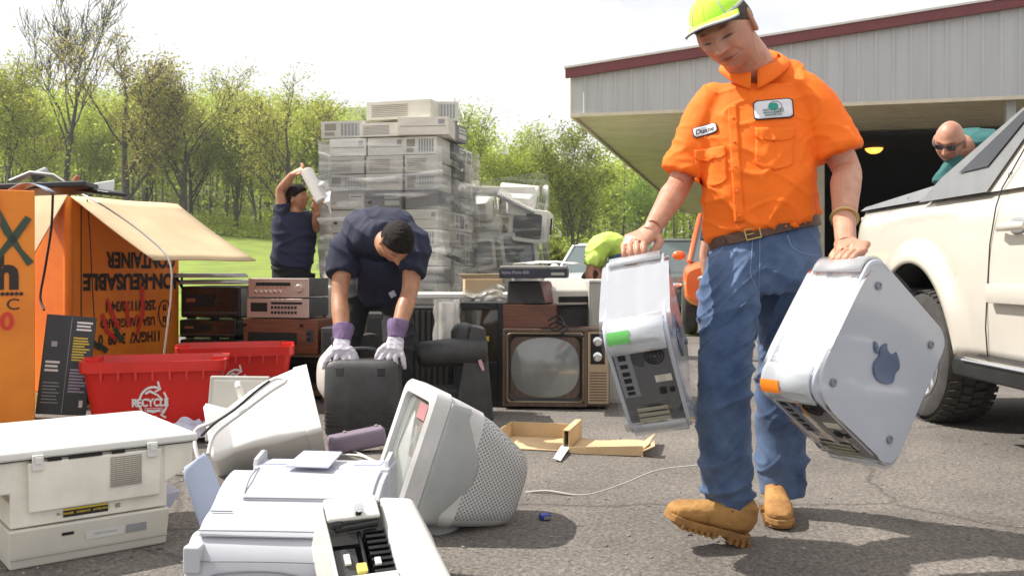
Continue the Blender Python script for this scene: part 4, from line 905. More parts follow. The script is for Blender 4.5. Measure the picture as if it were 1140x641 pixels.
def ring(m, w1, h1, w2, h2, y1, y2, cx, cz, r=.04):
    a, b = rrect(w1, h1, r, cx=cx, cy=cz), rrect(w2, h2, r * .8, cx=cx, cy=cz); k = len(a)
    m.add([(x, y1, z) for x, z in a] + [(x, y2, z) for x, z in b], [(j, (j + 1) % k, k + (j + 1) % k, k + j) for j in range(k)])
one(lambda m: ring(m, .515, .468, .50, .452, -.008, -.016, -.072, .275, .03) or ring(m, .50, .452, .485, .437, -.016, -.004, -.072, .275, .03), 'gold_bezel', m_goldt, t, smooth=40)
one(lambda m: ring(m, .487, .439, .44, .385, -.004, .022, -.072, .275, .06), 'inner_mask', m_black, t, smooth=40)
one(lambda m: m.grid(lambda u, v: (-.072 + (u - .5) * .45 * (1 - .06 * (2 * v - 1) ** 2), .022 - .03 * math.cos((u - .5) * 2.6) * math.cos((v - .5) * 2.6) + .0, .275 + (v - .5) * .395 * (1 - .06 * (2 * u - 1) ** 2)), 18, 16), 'screen', m_tvgl, t, smooth=60)
one(lambda m: m.bx(w / 2 - .143, w / 2 - .005, -.004, .014, .04, h - .02), 'control_panel', m_goldt, t, bevel=.003)
one(lambda m: m.bx(w / 2 - .125, w / 2 - .03, -.006, -.004, .30, .50), 'dial_plate', m_slot, t)
for z in (.45, .35): one(lambda m: m.lathe([(.030, 0), (.030, .008), (.018, .012), (.016, .026)], 20, M=Matrix.Translation((w / 2 - .078, -.006, z)) @ Matrix.Rotation(R(90), 4, 'X')), 'dial', m_chrome, t, smooth=30)
one(lambda m: [m.bx(w / 2 - .13, w / 2 - .02, -.006, -.004, .06 + i * .018, .068 + i * .018) for i in range(11)], 'speaker_slots', m_walnut, t)
one(lambda m: [m.bx(x, x + .05, .05, .38, 0, .02) for x in (-.32, .27)], 'feet', m_slot, t)
zt = .53
def onT(px, Y, z, rz=0): return Matrix.Translation(Vector(((px - 570) / F * Y, Y, z))) @ Matrix.Rotation(R(rz), 4, 'Z')
t = thing('wooden_speaker_box', 'brown box standing on the wood-trimmed television', 'box', M=onT(590, 6.28, zt + .002, -6)); t.name = 'wood_box'
one(lambda m: m.bx(-.18, .17, 0, .28, 0, .155), 'casing', m_brown, t, bevel=.004); one(lambda m: m.bx(-.16, .02, -.002, 0, .03, .13), 'front_panel', m_brown, t)
t = thing('monitor_back', 'dark tapering monitor on the brown box with a reddish side', 'monitor', M=onT(590, 6.30, zt + .158, -6)); t.name = 'small_monitor'
one(lambda m: m.add([(-.16, 0, 0), (.10, 0, 0), (.17, .26, 0), (-.13, .26, 0), (-.15, .02, .155), (.06, .02, .155), (.12, .24, .155), (-.12, .24, .155)], [(3, 2, 1, 0), (4, 5, 6, 7), (0, 1, 5, 4), (2, 3, 7, 6), (3, 0, 4, 7), (1, 2, 6, 5)]), 'shell', m_dkgrey, t, bevel=.01)
one(lambda m: m.add([(.101, .004, .01), (.168, .252, .01), (.122, .236, .148), (.065, .026, .148)], [(0, 1, 2, 3)]), 'side_panel', mat('reddish_veneer', (.17, .06, .05), rough=.4), t, solid=.006)
t = thing('flat_scanner', 'flat navy machine with a white top lying across the tapering monitor', 'scanner', M=onT(591, 6.05, .865, -5))
one(lambda m: m.bx(-.205, .235, 0, .34, 0, .062), 'casing', mat('navy_plastic', (.020, .024, .040), rough=.35, var=.2), t, bevel=.006)
one(lambda m: m.bx(-.20, .23, .01, .33, .063, .078), 'lid', m_putty, t, bevel=.005)
lettering('lettering', 'Stylus Photo 820', .026, m_lp, t, face_frame((-.10, -.002, .034), X_, Z_), .0005, 'CENTER', 1, .001)
sheet('label_plate', [(.13, .018), (.215, .018), (.215, .036), (.13, .036)], [(0, 1, 2, 3)], m_putty, t, face_frame((0, -.002, 0), X_, Z_), .001)
t = thing('paper_sheet', 'white crumpled sheet lying over the navy flat machine', 'paper', M=onT(603, 6.1, .945, -12))
one(lambda m: m.grid(lambda u, v: (-.19 + .42 * u, .0 + .28 * v, .012 + .018 * math.sin(3.1 * u) * math.sin(2.5 * v + .3) + .008 * noise.noise(Vector((u * 5, v * 5, 0)))), 16, 12), 'sheet', m_offw, t, smooth=60, solid=.002)
t = thing('card_carton', 'open pale carton lying on the table left of the navy machine', 'carton', M=onT(538, 6.75, .735, 6))
one(lambda m: m.bx(-.13, .14, 0, .3, 0, .115), 'box', m_kraft2, t, bevel=.003); one(lambda m: m.add([(-.14, 0, .117), (.15, 0, .117), (.19, -.02, .155), (-.18, -.03, .150)], [(0, 1, 2, 3)]), 'lid_flap', m_kraft2, t, solid=.004)
t = thing('crumpled_wrap', 'crumpled clear wrap hanging off the table edge below the carton', 'plastic wrap', M=onT(533, 6.62, .66, 0))
one(lambda m: m.grid(lambda u, v: (-.10 + .28 * u, .06 * noise.noise(Vector((u * 5, v * 5, 3))), .13 * v - .03 * math.sin(u * 6)), 20, 10), 'wrap', m_clear, t, smooth=60)
# beige printer, black box and grey cabinet right of it
t = thing('inkjet_printer', 'small beige printer behind the navy flat machine', 'printer', M=onT(640, 6.5, .675, 20))
one(lambda m: m.add([(-.17, 0, 0), (.17, 0, 0), (.17, .22, 0), (-.17, .22, 0), (-.17, .02, .10), (.17, .02, .10), (.15, .20, .19), (-.15, .20, .19)], [(3, 2, 1, 0), (4, 5, 6, 7), (0, 1, 5, 4), (1, 2, 6, 5), (2, 3, 7, 6), (3, 0, 4, 7)]), 'casing', m_beige, t, bevel=.015)
one(lambda m: m.bx(-.12, .10, -.003, .0, .02, .06), 'paper_slot', m_slot, t)
t = thing('black_speaker', 'black box right of the brown box under the beige printer', 'speaker', M=onT(640, 6.6, 0, 0))
one(lambda m: m.bx(-.13, .15, 0, .3, 0, .67), 'casing', m_black, t, bevel=.006); one(lambda m: m.bx(-.11, .13, -.004, 0, .03, .64), 'grille', m_dkgrey, t)
t = thing('metal_cabinet', 'light grey cabinet standing left of the carried computer with the green sticker', 'cabinet', M=onT(683, 6.5, 0, 3))
one(lambda m: m.bx(-.17, .25, 0, .42, 0, .83), 'casing', m_putty, t, bevel=.006); one(lambda m: m.bx(-.155, .235, -.005, 0, .02, .80), 'door', m_putty, t, bevel=.004); one(lambda m: m.bx(-.17, .25, -.008, .43, .832, .85), 'top', m_offw, t, bevel=.003)
cord([P(610, 357, 6.1), P(622, 352, 6.08), P(628, 362, 6.05), P(618, 368, 6.05), P(612, 362, 6.06), P(622, 358, 6.04), P(632, 366, 6.0), P(626, 372, 6.02), P(650, 374, 6.1)], .007, m_cordb, 'black tangled cable on top of the wood-trimmed television')
# dark bits filling the gaps between the machines
def darkbox(px, Y, w, h, label, d=.3, m_=None, rz=0):
    t = thing('speaker', label, 'speaker', M=onT(px, Y, 0, rz)); one(lambda m: m.bx(-w / 2, w / 2, 0, d, 0, h), 'casing', m_ or m_dkgrey, t, bevel=.008)
    one(lambda m: m.bx(-w / 2 + .02, w / 2 - .02, -.006, 0, .03, h - .03), 'grille', m_black, t, bevel=.003)
    return t
darkbox(433, 6.9, .34, .60, 'dark speaker behind the bending man\'s right arm and knee'); darkbox(500, 6.9, .30, .56, 'dark speaker behind the clear plastic sleeve'); darkbox(375, 6.5, .22, .52, 'dark speaker just right of the brown amplifier')
darkbox(290, 7.6, .5, .50, 'dark speaker behind the receiver stack')

# ================================================================== OPEN CARTON ON THE GROUND
gA = G(560, 468); t = thing('flat_carton', 'opened shallow cardboard box with its lid folded out on the asphalt', 'cardboard box', M=Matrix.Translation(G(628, 503)) @ Matrix.Rotation(R(-14), 4, 'Z'))
def tray(m):
    w, d, h = .34, .34, .075
    m.bx(-w, 0, 0, d, .002, .008)
    m.add([(-w - .01, -.0, 0), (-w - .045, 0, .07), (-w - .045, d, .07), (-w - .01, d, 0)], [(0, 1, 2, 3)])
tb = one(lambda m: (m.bx(-.36, 0, 0, .36, .002, .008), m.bx(-.36, 0, .354, .36, .0085, .085), m.bx(-.366, -.36, 0, .36, .002, .085), m.bx(-.006, .0, .0, .36, .0085, .105), m.bx(.022, .028, .0, .36, .0085, .105), m.bx(-.006, .028, .0, .36, .106, .111)), 'tray', m_kraft, t, bevel=.0015)
one(lambda m: m.grid(lambda u, v: (.03 + .40 * u, -.03 + .36 * v, .012 + .05 * (u > .85) * (u - .85) / .15 + .006 * math.sin(u * 7 + v * 3)), 20, 8), 'lid', m_kraft, t, smooth=40, solid=.005)
one(lambda m: m.add([(.40, -.04, .03), (.46, -.05, .06), (.45, .03, .07), (.40, .02, .03)], [(0, 1, 2, 3)]) or m.add([(.40, .26, .04), (.43, .27, .11), (.43, .36, .10), (.40, .34, .03)], [(0, 1, 2, 3)]), 'lid_tabs', m_kraft, t, solid=.005)
one(lambda m: m.grid(lambda u, v: (.03 + .37 * u, -.035 - .006 * math.sin(u * 5), .005 + .05 * v * (.6 + .4 * u)), 8, 2), 'lid_edge', m_kraft, t, solid=.005)
tag(one(lambda m: m.add([G(616, 513) + V(0, 0, .015), G(624, 515) + V(0, 0, .01), G(637, 500) + V(0, 0, .03), G(629, 497) + V(0, 0, .035)], [(0, 1, 2, 3)]), 'paper_slip', m_whitep, solid=.002), 'small white paper slip lying against the opened cardboard box', 'paper')
cord([G(585, 548), G(610, 549) + V(0, 0, .01), G(650, 551), G(690, 540), G(730, 524), G(765, 519), G(800, 516)], .005, m_cordg, 'thin tan cable curving across the asphalt behind the boots')
cord([P(586, 557, 3.85), P(592, 560, 3.8), P(600, 565, 3.75) ], .006, m_cordw, 'short white monitor lead ending at the blue plug')
t = thing('video_plug', 'blue video plug lying on the asphalt right of the big monitor', 'plug', M=Matrix.Translation(G(605, 577) + V(0, 0, .012)) @ Matrix.Rotation(R(-65), 4, 'Z'))
one(lambda m: m.loft([(-.02, 0, 0), (.0, 0, 0), (.028, 0, 0)], [(.008, .006), (.020, .011), (.020, .010)], 12, side=(0, 1, 0), e=4), 'hood', mat('blue_plug', (.03, .07, .42), rough=.35), t, smooth=40); one(lambda m: m.bx(.028, .036, -.015, .015, -.006, .006), 'contacts', m_chrome, t)
# ================================================================== FOREGROUND MACHINES
m_ivory = mat('ivory_plastic', (.78, .745, .65), rough=.42, var=.12, vs=7, detail=9, bump=.06, bs=220)
m_ivory2 = mat('ivory_plastic_darker', (.62, .59, .51), rough=.45, var=.06, vs=3, bump=.06, bs=220)
m_white2 = mat('cool_white_plastic', (.47, .48, .52), rough=.35, var=.05, vs=3, bump=.04, bs=260)
m_white3 = mat('warm_white_plastic', (.66, .65, .61), rough=.35, var=.04, vs=3, bump=.04, bs=260)
m_lilac = mat('lilac_plastic', (.50, .52, .66), rough=.3, var=.05)
m_tan = mat('tan_lines', (.30, .27, .22), rough=.7); m_sgr = mat('seam_grey', (.22, .23, .26), rough=.8)
def wedge(m, pts8, mi=0, M=None): m.add(pts8, [(3, 2, 1, 0), (4, 5, 6, 7), (0, 1, 5, 4), (1, 2, 6, 5), (2, 3, 7, 6), (3, 0, 4, 7)], mi, M)
# ---- big laser printer, lower left
u = Vector((.78, .63, 0)).normalized(); M = Matrix((u, Z_.cross(u), Z_)).transposed().to_4x4(); M.translation = Vector((-1.52, 2.86, 0))
lp = thing('laser_printer', 'large ivory laser printer with a yellow warning label and a square vent', 'printer', M=M)
one(lambda m: wedge(m, [(.0, .02, .0), (.475, .02, .0), (.475, .50, 0), (0, .50, 0), (-.006, .0, .125), (.481, .0, .125), (.481, .51, .125), (-.006, .51, .125)]), 'base', m_ivory2, lp, bevel=.008, seg=3)
one(lambda m: m.bx(.0, .475, .012, .50, .128, .335), 'body', m_ivory, lp, bevel=.006)
def ub(m):
    m.prism([(-.20, .235), (.0, .235), (.0, .20), (.012, .20), (.012, .333), (-.20, .333)], .012, .55, M=Matrix(((1, 0, 0, 0), (0, 0, 1, 0), (0, 1, 0, 0), (0, 0, 0, 1))))
    m.prism([(.462, .335), (.462, .205), (.50, .225), (.560, .25), (.563, .335)], .008, .55, M=Matrix(((1, 0, 0, 0), (0, 0, 1, 0), (0, 1, 0, 0), (0, 0, 0, 1))))
one(ub, 'upper_body', m_ivory, lp, bevel=.008, seg=3)
one(lambda m: wedge(m, [(-.22, -.012, .338), (.575, -.012, .338), (.575, .58, .338), (-.22, .58, .338), (-.22, -.01, .366), (.572, -.01, .366), (.565, .57, .376), (-.22, .57, .376)]), 'lid', m_white3, lp, bevel=.010, seg=3)
one(lambda m: wedge(m, [(.05, -.010, .175), (.445, -.010, .175), (.445, .013, .172), (.05, .013, .172), (.045, -.014, .328), (.448, -.014, .328), (.448, .013, .328), (.045, .013, .328)]), 'rear_door', m_ivory, lp, bevel=.005, seg=3)
def vent(m):
    for i in range(15):
        for j in range(8): m.bx(.285 + j * .0125, .285 + j * .0125 + .0105, -.0165, -.012, .222 + i * .0066, .222 + i * .0066 + .0032)
one(vent, 'vent', m_tan, lp)
for x in (.055, .40): one(lambda m: (m.bx(x, x + .032, -.026, -.013, .305, .352), m.bx(x + .006, x + .026, -.030, -.026, .325, .347)), 'hinge', m_white3, lp, bevel=.003)
for (a, b) in ((.10, .14), (.16, .26), (.29, .33)): one(lambda m: m.bx(a, b, -.0165, -.010, .329, .3365), 'slot', m_slot, lp)
one(lambda m: m.bx(-.21, .56, .002, .011, .3345, .3395), 'gap', m_slot, lp)
FP = face_frame((0, .0105, 0), X_, Z_)
sheet('warning_label', [(.15, .142), (.285, .142), (.285, .168), (.15, .168)], [(0, 1, 2, 3)], m_ink, lp, FP, .001)
sheet('warning_stripe', [(.15, .163), (.285, .163), (.285, .169), (.15, .169)], [(0, 1, 2, 3)], m_yp, lp, FP, .0016)
lettering('lettering', 'DANGER   VORSICHT   ATTENTION', .009, m_yp, lp, FP @ Matrix.Translation((.217, .154, 0)), .0002, d=.0018)
one(lambda m: (m.bx(.132, .140, .008, .012, .151, .159), m.bx(.307, .322, .008, .012, .149, .162)), 'sockets', m_tan, lp, bevel=.001)
FP2 = face_frame((0, .0, 0), X_, Vector((0, -.02, .125)))
sheet('rating_plate', [(.215, .062), (.335, .062), (.335, .092), (.215, .092)], [(0, 1, 2, 3)], m_white3, lp, face_frame((0, .0205, 0), X_, Vector((0, -.02, .125))), .0025)
lettering('lettering', 'MADE IN JAPAN', .010, m_tan, lp, face_frame((0, .0205, 0), X_, Vector((0, -.02, .125))) @ Matrix.Translation((.275, .077, 0)), 0, d=.003)
sheet('serial_plate', [(.34, .062), (.405, .062), (.405, .09), (.34, .09)], [(0, 1, 2, 3)], m_clad2, lp, face_frame((0, .0205, 0), X_, Vector((0, -.02, .125))), .0025)
sheet('power_inlet', [(.145, .088), (.18, .088), (.18, .098), (.145, .098)], [(0, 1, 2, 3)], m_slot, lp, face_frame((0, .0205, 0), X_, Vector((0, -.02, .125))), .0025)
one(lambda m: m.tube([(-.002, -.001, .035), (.477, -.001, .035)], .0022, 5), 'base_seam', m_tan, lp)
t = thing('paper_tray', 'blue-grey paper tray end poking out behind the ivory laser printer', 'tray', M=M @ Matrix.Translation((.482, .10, .095)))
one(lambda m: wedge(m, [(0, 0, -.02), (.045, .02, .0), (.045, .16, .0), (0, .16, -.02), (0, 0, .05), (.075, .01, .055), (.075, .16, .055), (0, .16, .05)]), 'tray', m_lilac, t, bevel=.004)
t = thing('plug_adapter', 'small ivory adapter lying beside the laser printer lid', 'adapter', M=Matrix.Translation(G(204, 528)) @ Matrix.Rotation(R(10), 4, 'Z'))
one(lambda m: m.bx(-.04, .04, -.018, .018, 0, .02), 'casing', m_ivory, t, bevel=.006); one(lambda m: m.tube([(-.04, 0, .01), (-.055, 0, .01)], .006, 8), 'prong', m_chrome, t)

# ---- all-in-one inkjet, bottom centre-left; local x right, y back, z up
Ya = 2.72; M = Matrix.Translation(Vector(((324 - 570) / F * Ya + .02, 2.50, .0))) @ Matrix.Rotation(R(-4), 4, 'Z') @ Matrix.Rotation(R(0), 4, 'X')
ai = thing('inkjet_printer', 'cool white all-in-one printer with a lilac paper guide on top', 'printer', M=M); ai.scale = (.88, .95, .92)
def yz(w, prof, m, x0=None, x1=None, mi=0):       # profile in (y, z) extruded along x
    MM = Matrix(((0, 0, 1, 0), (1, 0, 0, 0), (0, 1, 0, 0), (0, 0, 0, 1))); m.prism(prof, x0 if x0 is not None else -w / 2, x1 if x1 is not None else w / 2, M=MM)
def curve(p0, p1, p2, n=10): return [((1 - t) ** 2 * p0[0] + 2 * t * (1 - t) * p1[0] + t * t * p2[0], (1 - t) ** 2 * p0[1] + 2 * t * (1 - t) * p1[1] + t * t * p2[1]) for t in [i / n for i in range(n + 1)]]
one(lambda m: yz(.60, [(.02, .0), (-.005, .10)] + curve((.0, .13), (.01, .20), (.06, .222), 8) + [(.40, .235), (.42, .0)], m), 'base', m_white2, ai, bevel=.02, seg=4)
one(lambda m: yz(.535, curve((.03, .218), (.06, .262), (.12, .272), 8) + curve((.16, .295), (.22, .345), (.31, .352), 10) + [(.34, .345), (.36, .21)], m), 'hood', m_white2, ai, bevel=.014, seg=4)
one(lambda m: yz(.40, curve((.155, .299), (.21, .352), (.305, .361), 10) + curve((.305, .352), (.20, .340), (.160, .290), 8), m, -.175, .245), 'scan_lid', m_white2, ai, bevel=.004, seg=3)
one(lambda m: yz(.5, [(.31, .20), (.31, .362), (.33, .366), (.42, .366), (.44, .34), (.44, .20)], m, -.20, .27), 'rear_feeder', m_white2, ai, bevel=.008, seg=3)
one(lambda m: m.bx(-.17, -.05, .335, .41, .366, .369), 'feeder_recess', m_lilac, ai); one(lambda m: m.bx(.14, .23, .335, .41, .366, .369), 'feeder_recess', m_lilac, ai)
one(lambda m: wedge(m, [(-.075, .275, .370), (.075, .265, .370), (.085, .40, .392), (-.055, .41, .392), (-.075, .275, .377), (.075, .265, .377), (.085, .40, .399), (-.055, .41, .399)]), 'paper_guide', m_lilac, ai, bevel=.004)
for x in (-.195, .255): one(lambda m: yz(.02, [(.32, .36), (.42, .36), (.42, .395), (.40, .40), (.33, .385)], m, x - .008, x + .008), 'side_guide', m_white2, ai, bevel=.003)
one(lambda m: m.tube(smooth_path([(-.30, -.004, .155), (-.1, -.006, .160), (.1, -.006, .160), (.29, -.004, .155)], 4), .0025, 5), 'front_seam', m_sgr, ai)
one(lambda m: m.tube([(-.302, .02, .19), (-.302, .38, .20)], .002, 5), 'side_seam', m_sgr, ai)
one(lambda m: m.tube(smooth_path([(-.172, .17, .312), (-.172, .22, .352), (-.172, .30, .364)], 4), .0022, 5), 'lid_seam', m_sgr, ai)
one(lambda m: m.tube([(-.172, .158, .302), (.245, .158, .302)], .0024, 5), 'lid_seam', m_sgr, ai)
one(lambda m: m.tube(smooth_path([(-.268, .035, .235), (.0, .033, .237), (.268, .035, .235)], 3), .0022, 5), 'hood_seam', m_sgr, ai)
one(lambda m: m.bx(-.255, -.185, .10, .105, .273, .276), 'hood_step', m_sgr, ai)
for i_ in range(4): one(lambda m: m.lathe([(.008, 0), (.008, .004), (.006, .005)], 14, M=Matrix.Translation((.20 + .018 * i_, .075, .2625)) @ Matrix.Rotation(R(28), 4, 'X')), 'button', m_lilac, ai)
def outl(m): m.tube(smooth_path([(-.24, -.008, .04), (-.22, -.009, .10), (-.17, -.009, .125), (0, -.009, .13), (.12, -.009, .10), (.17, -.008, .04)], 6), .003, 6)
one(outl, 'output_arc', m_sgr, ai)
one(lambda m: m.bx(-.295, -.24, -.012, .05, .12, .20), 'corner_panel', m_white2, ai, bevel=.008)
# raised blue-grey tray at its left
t = thing('output_tray', 'blue-grey plastic tray standing upright against the cool white printer', 'tray', M=Matrix.Translation(P(240, 578, 2.86)) @ Matrix.Rotation(R(28), 4, 'Z') @ Matrix.Rotation(R(-17), 4, 'Y') @ Matrix.Rotation(R(-8), 4, 'X'))
def trf(u, v):
    x = (u - .5) * .095 * (1 - .1 * v); z = -.10 + .28 * v; 
    if v > .9: x *= 1 - (v - .9) * 2.5
    return (x, .012 * (2 * u - 1) ** 2 + .014 * v * v, z + .02 * u)
one(lambda m: m.grid(trf, 14, 20), 'tray', mat('blue_grey_plastic', (.36, .41, .52), rough=.35, var=.05), t, smooth=60, solid=.006)
cord([P(258, 572, 2.8), P(247, 588, 2.78), P(236, 600, 2.75), P(224, 615, 2.7), P(214, 640, 2.66), P(214, 662, 2.6)], .007, m_cordb, 'black cable running down the left side of the cool white printer')

# ---- small opened printer, bottom centre
H_ = .19
M = Matrix.Translation(P(436, 604, 2.38)) @ Matrix.Rotation(R(24), 4, 'Z') @ Matrix.Rotation(R(38), 4, 'X') @ Matrix.Translation((0, -.15, -H_))
sp_ = thing('photo_printer', 'small warm white printer opened to show black rollers inside', 'printer', M=M)
def shell(m):
    m.bx(-.155, -.145, 0, .30, 0, H_ - .012)          # left wall
    m.bx(-.145, .00, 0, .012, 0, H_ - .03)             # front wall low
    m.bx(-.145, .00, .285, .30, 0, H_)
    m.bx(-.145, .00, .012, .285, 0, .06); m.bx(-.155, .0, -.003, .075, .05, H_ - .004)
one(shell, 'shell', m_white3, sp_, bevel=.004)
one(lambda m: wedge(m, [(.0, -.004, 0), (.19, .02, .0), (.19, .29, 0), (.0, .30, 0), (.0, -.004, H_ - .004), (.135, .0, H_ - .006), (.085, .285, H_ + .004), (.0, .30, H_ + .004)]), 'lid', m_white3, sp_, bevel=.014, seg=4)
one(lambda m: m.bx(-.150, -.012, .228, .298, H_ + .001, H_ + .014), 'top_cover', m_white3, sp_, bevel=.006)
def inn(m):
    D = -.135
    m.bx(-.145, 0, .012, .225, .07, .10)
    for i in range(8): m.bx(-.055, -.002, .08 + i * .018, .089 + i * .018, .10, .178 - .001 * i)
    m.tube([(-.13, .218, .178), (-.02, .222, .184)], .010, 10); m.tube([(-.068, .08, .16), (-.068, .215, .162)], .006, 8)
    m.sphere((-.125, .225, .185), (.018, .012, .014), 12, 8)
one(inn, 'roller_bed', m_blackg, sp_, bevel=.0015)
one(lambda m: m.bx(-.14, -.085, .08, .17, .101, .16), 'carriage', m_dkgrey, sp_, bevel=.002)
one(lambda m: m.bx(-.095, -.07, .09, .115, .161, .175), 'yellow_label', mat('soft_yellow', (.70, .60, .15), rough=.5), sp_, bevel=.002)
one(lambda m: m.lathe([(.014, 0), (.014, .014), (.004, .016)], 14, M=Matrix.Translation((-.07, .245, H_ + .018))), 'pivot', m_chrome, sp_, smooth=40)
for q_ in ((-.05, -.035, .10, .12, .176, .184), (-.12, -.105, .12, .15, .16, .168)): one(lambda m: m.bx(*q_), 'white_clip', m_white3, sp_, bevel=.001)

# ---- large white CRT lying on its bezel, middle left
M = Matrix.Translation(Vector(((352 - 570) / F * 4.4, 4.18, .0))) @ Matrix.Rotation(R(105), 4, 'Z') @ Matrix.Rotation(R(-12), 4, 'X') @ Matrix.Rotation(R(38), 4, 'Y')
M.translation = Vector(((356 - 570) / F * 4.2, 4.34, .075))
lc = crt('crt_monitor', 'large white monitor lying behind the cool white printer with loose cables on it', M, .46, .36, .48, (mat('bright_white_plastic', (.80, .79, .76), rough=.35, var=.05, vs=4, bump=.04, bs=220), m_screen), back=.84, grille=False)
def ridge(m):
    for k, (a, h) in enumerate(((.20, .19), (.30, .17))):
        m.tube(smooth_path([(-.21 + a * .3, .06 + a * .2, .405), (-.12, .12 + a * .6, .400 - a * .1), (.02, .18 + a * .7, .375 - a * .08), (.16, .20 + a * .7, .36 - a * .1)], 6), .006, 6)
one(lambda m: m.bx(-.20, .20, .30, .33, .33, .37), 'ridge', m_white3, lc, bevel=.01)
t = thing('flat_panel_cover', 'flat grey panel standing behind the large white lying monitor', 'panel', M=Matrix.Translation(P(264, 434, 4.95)) @ Matrix.Rotation(R(-5), 4, 'Z') @ Matrix.Rotation(R(-12), 4, 'X'))
one(lambda m: m.bx(-.155, .17, 0, .03, -.27, .075), 'panel', m_putty, t, bevel=.01); one(lambda m: m.bx(-.13, .14, -.004, .0, -.27, .05), 'inner_plate', m_beige, t, bevel=.003)
cord([P(224, 520, 4.0), P(217, 495, 4.05), P(219, 478, 4.1), P(240, 468, 4.05), P(270, 448, 4.05), P(296, 428, 4.1), P(308, 421, 4.12), P(318, 424, 4.1), P(300, 436, 4.05), P(268, 460, 4.0), P(240, 482, 3.95), P(232, 505, 3.9)], .009, m_cordw, 'thick white cable looped over the large white monitor')
cord([P(224, 485, 3.98), P(240, 470, 3.98), P(262, 455, 4.0), P(285, 435, 4.0), P(300, 424, 4.05)], .006, m_cordb, 'thin black cable lying along the white looped cable')
cord([G(374, 500), G(395, 505) + V(0, 0, .01), G(420, 514), G(440, 522), G(470, 526)], .006, m_cordg, 'tan cable trailing from the purple-grey speaker bar')
cord([G(380, 506), G(404, 510) + V(0, 0, .01), G(425, 520), G(445, 530)], .006, m_cordw, 'pale cable on the asphalt beside the tan cable')
t = thing('speaker_bar', 'purple-grey rounded bar lying on the asphalt in front of the black case', 'speaker', M=Matrix.Translation(G(397, 503) + V(0, 0, .06)) @ Matrix.Rotation(R(16), 4, 'Z') @ Matrix.Rotation(R(-9), 4, 'Y'))
one(lambda m: m.loft([(-.145, 0, 0), (-.13, 0, 0), (.13, 0, 0), (.145, 0, 0)], [(.035, .035), (.05, .05), (.05, .05), (.035, .035)], 24, side=(0, 0, 1), e=4), 'casing', mat('purple_grey_plastic', (.24, .19, .25), rough=.4, var=.1), t, smooth=40)
one(lambda m: m.bx(-.06, -.045, -.01, .01, .045, .058), 'clip', m_clad2, t, bevel=.002); one(lambda m: m.bx(.10, .115, -.01, .01, .045, .058), 'clip', m_clad2, t, bevel=.002)

# ---- tilted CRT in the foreground, its screen faces left
m_perf = mat('perforated_shell', (.60, .60, .58), rough=.45)
nt = m_perf.node_tree; L = nt.links.new; tc = N(nt, 'ShaderNodeTexCoord'); uvm = N(nt, 'ShaderNodeUVMap')
sepx = N(nt, 'ShaderNodeSeparateXYZ'); L(uvm.outputs[0], sepx.inputs[0])
def mth(op, a, b=None):
    n = N(nt, 'ShaderNodeMath', operation=op)
    for i, q in enumerate((a, b)):
        if q is None: continue
        if isinstance(q, (int, float)): n.inputs[i].default_value = q
        else: L(q, n.inputs[i])
    return n.outputs[0]
uu, vv = sepx.outputs[0], sepx.outputs[1]
p1 = mth('ADD', uu, vv); p2 = mth('SUBTRACT', uu, vv)
d1 = mth('SUBTRACT', mth('FRACT', p1), .5); d2 = mth('SUBTRACT', mth('FRACT', p2), .5)
dist = mth('SQRT', mth('ADD', mth('MULTIPLY', d1, d1), mth('MULTIPLY', d2, d2)))
hole = mth('LESS_THAN', dist, .30)
mxp = N(nt, 'ShaderNodeMixRGB'); mxp.inputs[1].default_value = (.56, .56, .54, 1); mxp.inputs[2].default_value = (.19, .19, .19, 1); L(hole, mxp.inputs[0]); L(mxp.outputs[0], nt.nodes['Principled BSDF'].inputs['Base Color'])
bpn = N(nt, 'ShaderNodeBump'); bpn.inputs['Strength'].default_value = .8; bpn.inputs['Distance'].default_value = .004; bpn.invert = True; L(hole, bpn.inputs['Height']); L(bpn.outputs[0], nt.nodes['Principled BSDF'].inputs['Normal'])
m_crtw = mat('white_crt_shell', (.60, .59, .57), rough=.42, var=.12, vs=8, detail=9, bump=.05, bs=220)
m_crtg = mat('grey_crt_side', (.40, .41, .40), rough=.5, c2=(.33, .345, .335), vs=5, bump=.05, bs=220)
# local: x = from screen to rear, y = across (towards the viewer is -y), z = up of the set
MC = Matrix.Translation(Vector(((449 - 570) / F * 3.38, 3.38, .290))) @ Matrix.Rotation(R(19), 4, 'Z') @ Matrix.Rotation(R(19), 4, 'Y')
fc = thing('crt_monitor', 'big white monitor tipped back on the asphalt with a perforated grey rear shell', 'monitor', M=MC)
W_, Hh = .44, .46
def secloft(m, secs, n=6, M=None):
    vs = []; k = 0
    for (x, w, h, cz, r) in secs:
        poly = rrect(w, h, r, n); vs += [(x, a, b + cz) for a, b in poly]; k = len(poly)
    m.add(vs, [(i * k + (j + 1) % k, i * k + j, (i + 1) * k + j, (i + 1) * k + (j + 1) % k) for i in range(len(secs) - 1) for j in range(k)], M=M); return k
def bez(m):
    k = secloft(m, [(.03, W_ * .80, Hh * .76, 0, .03), (-.006, W_ * .84, Hh * .80, 0, .035), (-.012, W_ * .95, Hh * .95, 0, .04), (.0, W_, Hh, 0, .045), (.055, W_, Hh, 0, .045), (.062, W_ * .965, Hh * .965, 0, .045)])
one(bez, 'bezel', m_crtw, fc, smooth=40)
def scr(u, v): return (.022 - .022 * math.cos((u - .5) * 2.2) * math.cos((v - .5) * 2.2), (u - .5) * W_ * .81, (v - .5) * Hh * .77)
one(lambda m: m.grid(scr, 12, 12), 'screen', mat('pale_crt_glass', (.20, .22, .21), rough=.07, spec=.9, coat=.4, var=.1), fc, smooth=60)
